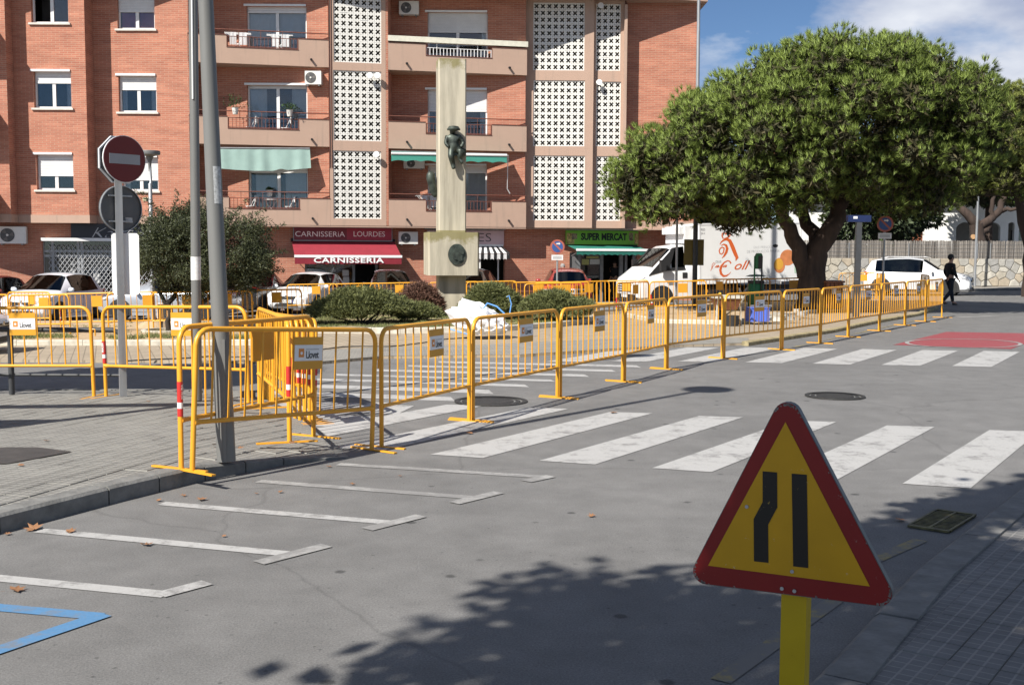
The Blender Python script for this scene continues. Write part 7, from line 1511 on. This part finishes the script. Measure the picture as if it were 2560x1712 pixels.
for i, (x, D, rx, rz, lab) in enumerate(((1778, 58, 2.2, 3.0, 'dark evergreen showing between building corner and pine'), (1850, 74, 3.2, 2.2, 'low dark evergreen behind the truck'), (1700, 80, 4, 4.6, 'tall dark evergreen behind the brick gable'))):
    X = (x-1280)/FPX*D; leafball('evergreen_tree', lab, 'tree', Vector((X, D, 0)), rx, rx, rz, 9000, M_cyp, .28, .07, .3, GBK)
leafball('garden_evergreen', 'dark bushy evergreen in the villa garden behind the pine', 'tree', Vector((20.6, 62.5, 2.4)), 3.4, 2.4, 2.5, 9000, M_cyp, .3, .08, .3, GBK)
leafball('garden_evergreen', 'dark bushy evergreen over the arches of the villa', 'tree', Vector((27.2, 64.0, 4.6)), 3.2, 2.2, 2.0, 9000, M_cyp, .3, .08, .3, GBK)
# low garden wall in shade behind the truck
FW2 = Fr(at(1965, 700, 56).x, 56, R(-3)); 
# distant tree belt closes the street on the right
for i in range(9):
    X = 34+i*9+rnd.uniform(-2, 2); Y = 78+rnd.uniform(-6, 10); leafball('street_tree', 'round crowned tree in the belt beyond the far street', 'tree', Vector((X, Y, 0)), 3.6, 3.6, 3.2+rnd.random(), 2600, M_leaf, .4, .13, .3, 'tree belt at the end of the street')
# ================================================================== loose objects
def blob(pts, r, m, name, parent): pass
# white builder bag
b = pg(1205, 834, .15); k = b.y/FPX; t = thing('builder_bag', 'crumpled white builder bag with blue straps beside the monument', 'bag', b)
bm = bmesh.new(); bmesh.ops.create_icosphere(bm, subdivisions=4, radius=1)
for v in bm.verts:
    x, y, z = v.co; n_ = .10*math.sin(5*x+3*z)+.07*math.sin(9*y+4*x)+.05*math.sin(13*z+7*x)+.035*math.sin(23*x+17*y)+.02*math.sin(37*z+29*x)
    s_ = 1+n_; X = x*70*k*s_; Y = y*.55*s_; Z = max(0, (z*.5+.36)*s_)*80*k*(1-.28*x-.1*x*x)
    if x < -.2: X -= .12*(z+.3); Z += .05
    v.co = (X, Y, max(.0, Z))
me = bpy.data.meshes.new('sack'); bm.to_mesh(me); bm.free(); me.materials.append(mat('white_woven_plastic', (.74, .74, .75), .6, var=.05, scale=10, bump=.6, bscale=18)); link('sack', me, t)
M_strap = mat('blue_strap', (.12, .32, .68), .6, var=.08)
MB().tube([(-.02, -.2, 56*k), (.12, -.28, 78*k), (.32, -.32, 70*k), (.5, -.36, 50*k)], .017, 6).build('strap', M_strap, t); MB().tube([(.58, 0, 45*k), (.62, 0, 75*k), (.57, 0, 96*k), (.52, 0, 92*k)], .014, 6).build('strap', M_strap, t); MB().tube([(-.65, -.35, 14*k), (-.45, -.5, 8*k), (-.25, -.54, 2*k)], .013, 6).build('strap', M_strap, t)
# green dog waste bin
b = pg(1882, 775, .12); k = b.y/FPX; t = thing('dog_waste_bin', 'green dog waste bin with bag dispenser on its posts', 'bin', b); M_gb = mat('bin_green', (.012, .13, .045), .45, var=.1)
zz = lambda y: at(1882, y, b.y).z-b.z
MB().lathe([(17*k, .08), (19*k, .12), (20*k, zz(712)), (18*k, zz(709))], (.08, 0, 0), 18).build('bin_body', M_gb, t, smooth=40); MB().lathe([(20.5*k, zz(709)), (20.5*k, zz(701)), (17*k, zz(701))], (.08, 0, 0), 18).build('liner', M_plast, t, smooth=40)
for x in (-.03, .19): MB().box(x-.02, x+.02, -.27, -.23, 0, zz(640)).build('post', M_gb if x < .1 else M_plast, t)
MB().prism([(-8*k+.08, zz(672)), (10*k+.06, zz(672)), (10*k+.06, zz(638)), (7*k+.06, zz(633)), (-5*k+.08, zz(633)), (-8*k+.08, zz(638))], lambda u, v, w_: (u, w_, v), -.36, -.2).build('dispenser', M_gb, t); MB().prism([(-2*k+.08, zz(671)), (9*k+.06, zz(671)), (9*k+.06, zz(640)), (-2*k+.08, zz(640))], lambda u, v, w_: (u, w_, v), -.375, -.361).build('dispenser_front', M_plast, t); MB().lathe([(.33, zz(691)), (.2, zz(687)), (.05, zz(686))], (.08, 0, 0), 16).build('lid', M_gb, t, smooth=40)
# blue crate
b = pg(1892, 803, .12); k = b.y/FPX; t = thing('plastic_crate', 'blue plastic crate on the sandy bed with tools', 'crate', b, rz=.25); M_cb = mat('blue_plastic', (.10, .17, .62), .5, var=.08); w_, h_ = 24*k, 33*k
for (x0, x1, y0, y1) in ((-w_, w_, -.2, -.18), (-w_, w_, .18, .2), (-w_, -w_+.02, -.178, .178), (w_-.02, w_, -.178, .178)): MB().box(x0, x1, y0, y1, .01, h_).build('side', M_cb, t)
MB().box(-w_, w_, -.2, .2, 0, .009).build('base', M_cb, t)
for x in (-w_*.6, 0, w_*.6): MB().box(x-.012, x+.012, -.212, -.201, .01, h_).build('rib', M_cb, t)
MB().box(-w_-.012, w_+.012, -.215, .215, h_+.001, h_+.018).build('rim', M_cb, t); tt = thing('spirit_level', 'pale metal bar lying across the blue crate', 'tool', b+Vector((.1, 0, h_+.03)), rz=.4); MB().box(-.3, .3, -.03, .03, 0, .05).build('bar', M_rim, tt)
# wheelbarrow
b = pg(1815, 812, .05); k = b.y/FPX; t = thing('wheelbarrow', 'old wheelbarrow with rusty tray behind the barriers', 'wheelbarrow', b); M_cm = mat('cement_splashed', (.45, .43, .37), .9, var=.25, scale=10); M_ru = mat('rusty_tray', (.26, .10, .045), .8, var=.35, scale=8)
MB().hexa([(-.2, -.25, .38), (.2, -.25, .38), (.2, .3, .38), (-.2, .3, .38)], [(-.34, -.4, .66), (.34, -.4, .66), (.34, .5, .66), (-.34, .5, .66)]).build('tray', M_ru, t); MB().box(-.36, .36, -.42, .52, .662, .72).build('tray_rim', M_cm, t)
for s_ in (-1, 1):
    MB().tube([(s_*.32, -.75, .78), (s_*.27, -.3, .5), (s_*.12, .7, .2)], .022, 7).build('handle', M_cm, t); MB().tube([(s_*.32, -.76, .785), (s_*.33, -.9, .8)], .028, 7).build('grip', mat('yellow_grip', (.6, .45, .05), .6), t); MB().tube([(s_*.28, -.3, .5), (s_*.3, -.35, .0)], .02, 7).build('leg', M_cm, t)
MB().lathe([(.1, -.04), (.18, -.03), (.18, .03), (.1, .04)], (0, .72, .2), 16, 'x').build('wheel', M_tyre, t)
b2 = MB().lathe([(.15, 0), (.17, .26), (.16, .26)], (.0, -.4, .0), 14); tt = thing('bucket', 'black rubber bucket under the wheelbarrow', 'bucket', b+Vector((.05, -.1, 0))); b2.build('body', M_plast, tt, smooth=40)
# rubble, one stone each
rs = random.Random(9)
for i in range(26):
    p = pg(1945+rs.gauss(0, 32), 797+rs.gauss(0, 6), .12); s_ = rs.uniform(.05, .15); v = [Vector((rs.uniform(.6, 1)*a, rs.uniform(.6, 1)*b_, rs.uniform(.5, .9)*c_)) for a in (-1, 1) for b_ in (-1, 1) for c_ in (0, 1)]
    o = MB().add([q*s_ for q in v], [(0, 1, 3, 2), (4, 6, 7, 5), (0, 4, 5, 1), (2, 3, 7, 6), (0, 2, 6, 4), (1, 5, 7, 3)]).build('rubble_piece', stm[i % 5], None); o.location = p; o.rotation_euler = (0, 0, rs.uniform(0, 6)); tag(o, 'broken pale rubble piece on the sandy bed beside the crate', 'rubble', 'rubble heap by the crate')
# pipes, cone, board, plastic barrier, litter bin
for i, (x0, x1, y) in enumerate(((1490, 1610, 772), (1500, 1600, 779))):
    a, c = pg(x0, y, .06), pg(x1, y-3, .06); t = thing('plastic_pipe', ['long grey pipe lying behind the right juniper', 'second grey pipe lying nearer the kerb by the juniper'][i], 'pipe', (a+c)/2, group='pipes on the plaza'); MB().tube([a-(a+c)/2+Vector((0, 0, .06)), c-(a+c)/2+Vector((0, 0, .06))], .055, 10).build('tube', mat('grey_pipe', (.22, .23, .24), .5), t, smooth=60)
b = onground(1626, 39); t = thing('traffic_cone', 'small red and white traffic cone by the truck wheel', 'cone', b); MB().box(-.18, .18, -.18, .18, 0, .03).build('base', M_tape, t)
for z0, z1, m in ((.03, .2, M_tape), (.2, .34, M_wtape), (.34, .5, M_tape)): MB().lathe([(.13-.2*z0, z0), (.13-.2*z1, z1)], n=14).build('band', m, t, smooth=40)
b = pg(405, 822, .13); t = thing('notice_board', 'small dark notice board on a leg under the feathery tree', 'board', b, rz=.1); k = b.y/FPX; MB().box(-.1, .1, -.01, .01, .28, .28+34*k).build('panel', M_char, t); MB().box(-.12, .12, .011, .02, .26, .30+35*k).build('board_frame', M_sgw, t); MB().box(-.02, .02, .0, .04, 0, .27).build('leg', M_char, t)
M_pl = mat('orange_plastic', (.58, .12, .03), .5, var=.08)
for i, x in enumerate((1372, 1440)):
    b = onground(x, 39.2); t = thing('plastic_barrier', ['orange plastic barrier with white boards left of its twin', 'orange plastic barrier with white boards nearer the truck'][i], 'barrier', b, group='plastic barriers by the truck'); MB().prism([(-.45, 0), (.45, 0), (.42, .85), (-.42, .85)], lambda u, v, w_: (u, w_, v), -.1, .1).build('body', M_pl, t); MB().box(-.38, .38, -.115, -.101, .55, .74).build('board', M_sgw, t); MB().box(.36, .44, -.118, -.116, .5, .8).build('red_stripe', M_tape, t); MB().box(-.3, -.08, -.118, -.1155, .6, .69).build('print', M_char, t); MB().box(0, .3, -.118, -.1155, .6, .69).build('print', M_char, t)
    for s_ in (-1, 1): MB().box(s_*.35-.08, s_*.35+.08, -.25, .25, -.01, .06).build('foot', M_plast, t)
b = pg(2076, 776, .1); t = thing('litter_bin', 'round brown slatted litter bin with white emblem behind the pine trunk', 'bin', b); 
for k in range(18): a = 2*math.pi*k/18; MB().box(-.05, .05, -.015, .015, .08, .82).xform(Matrix.Translation((.34*math.cos(a), .34*math.sin(a), 0)) @ Matrix.Rotation(a+math.pi/2, 4, 'Z')).build('slat', M_wood, t)
MB().lathe([(.31, .05), (.31, .84), (.29, .84)], n=18).build('liner', M_plast, t); MB().lathe([(.40, .83), (.40, .88), (.28, .90)], n=18).build('rim', M_wood, t); MB().box(-.06, .06, -.375, -.36, .5, .68).build('emblem', M_sgw, t)
# loose cable across the plaza
c = [pg(x, y, .055) for x, y in ((300, 905), (520, 893), (680, 892), (860, 868), (1000, 866), (1120, 848), (1220, 842))]; t = thing('cable', 'thin black cable trailing over the plaza paving', 'cable', c[0]); pp = []
for i in range(len(c)-1):
    for k in range(6): pp.append(c[i].lerp(c[i+1], k/6)-c[0]+Vector((0, .06*math.sin(i*2+k), .012)))
MB().tube(pp, .012, 5).build('sheath', M_plast, t)
# fallen plane leaves
M_fl = mat('dry_leaf', (.16, .07, .03), .8, isl=1, var=.3, col2=(.26, .13, .06)); rs = random.Random(31)
def leafmesh(sd):
    r_ = random.Random(sd); pts = []
    for k in range(14): a = 2*math.pi*k/14; rad = (1 if k % 2 == 0 else .5)*(1.0 if abs(a-math.pi) > .5 else .6)*r_.uniform(.85, 1.1); pts.append((math.cos(a)*rad, math.sin(a)*rad*.9, .12*r_.random()+.10*(1 if k % 2 == 0 else 0)))
    mb = MB().add([(0, 0, .03)]+pts, [(0, 1+k, 1+(k+1) % 14) for k in range(14)]); mb.add([(-1.0, .03, .03), (-1.7, .0, .1), (-1.0, -.03, .03)], [(0, 1, 2)]); return mb.mesh('dry_leaf', M_fl)
LM = [leafmesh(i) for i in range(4)]
spots = [(85,1322,.10), (175,1329,.07), (365,1362,.07), (40,1475,.08), (505,1249,.07), (396,1251,.04), (458,1239,.04), (1533,1032,.09), (1175,1083,.07), (52,1163,.05), (115,1102,.05), (535,1112,.05), (822,1167,.05), (640,1234,.03), (700,1230,.04), (20,1335,.04), (880,1210,.04), (560,1340,.03), (1000,1190,.03), (370,1004,.05), (480,1018,.05), (732,1108,.08), (600,1120,.05), (2250,1300,.07), (2400,1500,.08), (2330,1420,.06), (1480,1290,.05)]
for i, (x, y, s_) in enumerate(spots):
    on = inpoly(np.array([[*pg(x, y, .12)[:2], 0]]), polyL)[0]; p = pg(x, y, .125 if on else .006); o = link('fallen_leaf', LM[i % 4], None, p+Vector((0, 0, .004)), (rs.uniform(-.2, .2), rs.uniform(-.2, .2), rs.uniform(0, 6.28))); o.scale = (s_*.72, s_*.72, s_*.72); tag(o, 'dry brown plane leaf lying on the %s' % ('tiled pavement' if on else 'road'), 'leaf', 'fallen leaves on the pavement' if on else 'fallen leaves on the road')
# ================================================================== people
M_skin = mat('skin', (.42, .24, .17), .6, var=.05); M_navy = mat('dark_jacket', (.012, .012, .015), .9, var=.2); M_jean = mat('dark_jeans', (.014, .018, .028), .9, var=.2); M_hairb = mat('black_hair', (.01, .009, .008), .7); M_hairg = mat('grey_hair', (.25, .24, .23), .8)
def person(label, loc, face, h, top, legs, hair, pose='walk', scarf=None):
    """body, clothes and hair grown round one skeleton; faces +x before turning"""
    t = thing('person', label, 'person', loc, rz=face); k = h/1.75; V = lambda *a: Vector(a)*k
    if pose == 'walk': ft = [(V(.22, .09, .05), V(.13, .1, .48)), (V(-.25, -.09, .09), V(.02, -.1, .50))]; hn = [(V(-.06, .24, 1.13), V(.06, .20, .92)), (V(.02, -.25, 1.13), V(.16, -.22, .93))]
    else: ft = [(V(.05, .1, .05), V(.05, .1, .48)), (V(-.03, -.1, .05), V(.03, -.1, .48))]; hn = [(V(-.02, .23, 1.12), V(.18, .12, 1.05)), (V(-.02, -.23, 1.12), V(.18, -.12, 1.02))]
    P = [V(0, 0, .95), V(.0, 0, 1.15), V(0, 0, 1.36), V(.015, 0, 1.47), V(.035, 0, 1.57), V(.04, 0, 1.66)]; rad = [(.115, .15), (.11, .145), (.11, .165), (.055, .055), (.085, .075), (.09, .075)]
    vs_ = [(p, (r[0]*k, r[1]*k)) for p, r in zip(P, rad)]; es = [(0, 1), (1, 2), (2, 3), (3, 4), (4, 5)]
    for s_, (f, kn) in zip((1, -1), ft): n0 = len(vs_); vs_ += [(V(.0, s_*.09, .88), .085*k), (kn, .058*k), (f+V(-.03, 0, .05), .042*k), (f+V(.12, 0, -.005), .04*k)]; es += [(0, n0), (n0, n0+1), (n0+1, n0+2), (n0+2, n0+3)]
    for s_, (el, ha) in zip((1, -1), hn): n0 = len(vs_); vs_ += [(V(0, s_*.19, 1.39), .06*k), (el, .045*k), (ha, .032*k), (ha+V(.05, 0, -.05), .03*k)]; es += [(2, n0), (n0, n0+1), (n0+1, n0+2), (n0+2, n0+3)]
    skinned('body', vs_, es, M_skin, t, 2)
    # fingers
    for s_, (el, ha) in zip((1, -1), hn):
        for q in range(4): a = ha+V(.06, (q-1.5)*.016, -.06); MB().tube([a, a+V(.025, 0, -.035), a+V(.02, 0, -.075+.006*abs(q-1.5))], [.009*k, .008*k, .006*k], 6).build('finger', M_skin, t)
        a = ha+V(.05, -s_*.03, -.03); MB().tube([a, a+V(.03, -s_*.01, -.03), a+V(.045, -s_*.005, -.06)], [.011*k, .009*k, .007*k], 6).build('thumb', M_skin, t)
    g = 1.22
    js = [(P[0]+V(0, 0, -.05), (.135*k, .175*k)), (P[1], (.13*k, .17*k)), (P[2]+V(0, 0, .0), (.13*k, .18*k)), (V(.01, 0, 1.45), (.07*k, .075*k))]; je = [(0, 1), (1, 2), (2, 3)]
    for s_, (el, ha) in zip((1, -1), hn): n0 = len(js); js += [(V(0, s_*.2, 1.38), .082*k), (el, .064*k), (ha+V(-.01, 0, .02), .05*k)]; je += [(2, n0), (n0, n0+1), (n0+1, n0+2)]
    skinned('jacket', js, je, top, t, 2)
    ts = [(V(0, 0, .93), (.12*k, .16*k))]; te = []
    for s_, (f, kn) in zip((1, -1), ft): n0 = len(ts); ts += [(V(0, s_*.09, .84), .1*k), (kn, .074*k), (f+V(-.03, 0, .06), .06*k)]; te += [(0, n0), (n0, n0+1), (n0+1, n0+2)]
    skinned('trousers', ts, te, legs, t, 2)
    for (f, kn) in ft: skinned('shoe', [(f+V(-.05, 0, -.005), (.045*k, .045*k)), (f+V(.06, 0, -.012), (.045*k, .036*k)), (f+V(.15, 0, -.02), (.038*k, .026*k))], [(0, 1), (1, 2)], M_plast, t, 2)
    hd_ = V(.03, 0, 1.63); mb = MB()
    bm = bmesh.new(); bmesh.ops.create_uvsphere(bm, u_segments=18, v_segments=12, radius=1); M_ = Matrix.Translation(hd_+V(-.022, 0, .03)) @ Matrix.Diagonal((.105*k, .09*k, .112*k, 1)); bmesh.ops.transform(bm, matrix=M_, verts=bm.verts); me = bpy.data.meshes.new('hair'); bm.to_mesh(me); bm.free(); me.materials.append(hair); me.polygons.foreach_set('use_smooth', [True]*len(me.polygons)); link('hair', me, t)
    MB().add([hd_+V(.095, 0, -.0), hd_+V(.118, .0, -.04), hd_+V(.09, .018, -.045), hd_+V(.09, -.018, -.045)], [(0, 1, 2), (0, 3, 1), (1, 3, 2), (0, 2, 3)]).build('nose', M_skin, t)
    for s_ in (-1, 1): MB().lathe([(.004*k, -.008*k), (.011*k, 0), (.004*k, .006*k)], tuple(hd_+V(.078, s_*.034, -.005)), 8, 'x').build('eye', M_hairb, t); MB().lathe([(.01*k, -.008*k), (.026*k, 0), (.012*k, .008*k)], tuple(hd_+V(.0, s_*.086, -.025)), 10, 'y').build('ear', M_skin, t)
    MB().box(*[c for c in (hd_.x+.080*k, hd_.x+.094*k, -.022*k, .022*k, hd_.z-.078*k, hd_.z-.070*k)]).build('mouth', mat('lips', (.25, .09, .07), .6), t); return t
b = pg(2372, 763); person('dark haired person in black jacket walking past the barriers', b, R(8), 1.74, M_navy, M_jean, M_hairb)
b = onground(1405, 44.3); person('grey haired person in pink top standing by the supermarket', b, R(-25), 1.62, mat('pink_top', (.48, .18, .15), .9), M_jean, M_hairg, 'stand')
b = FG.P(FG.u(1548), -.5, -.3); person('shopper in dark clothes standing in the supermarket doorway', b, R(-120), 1.7, M_navy, M_jean, M_hairb, 'stand')
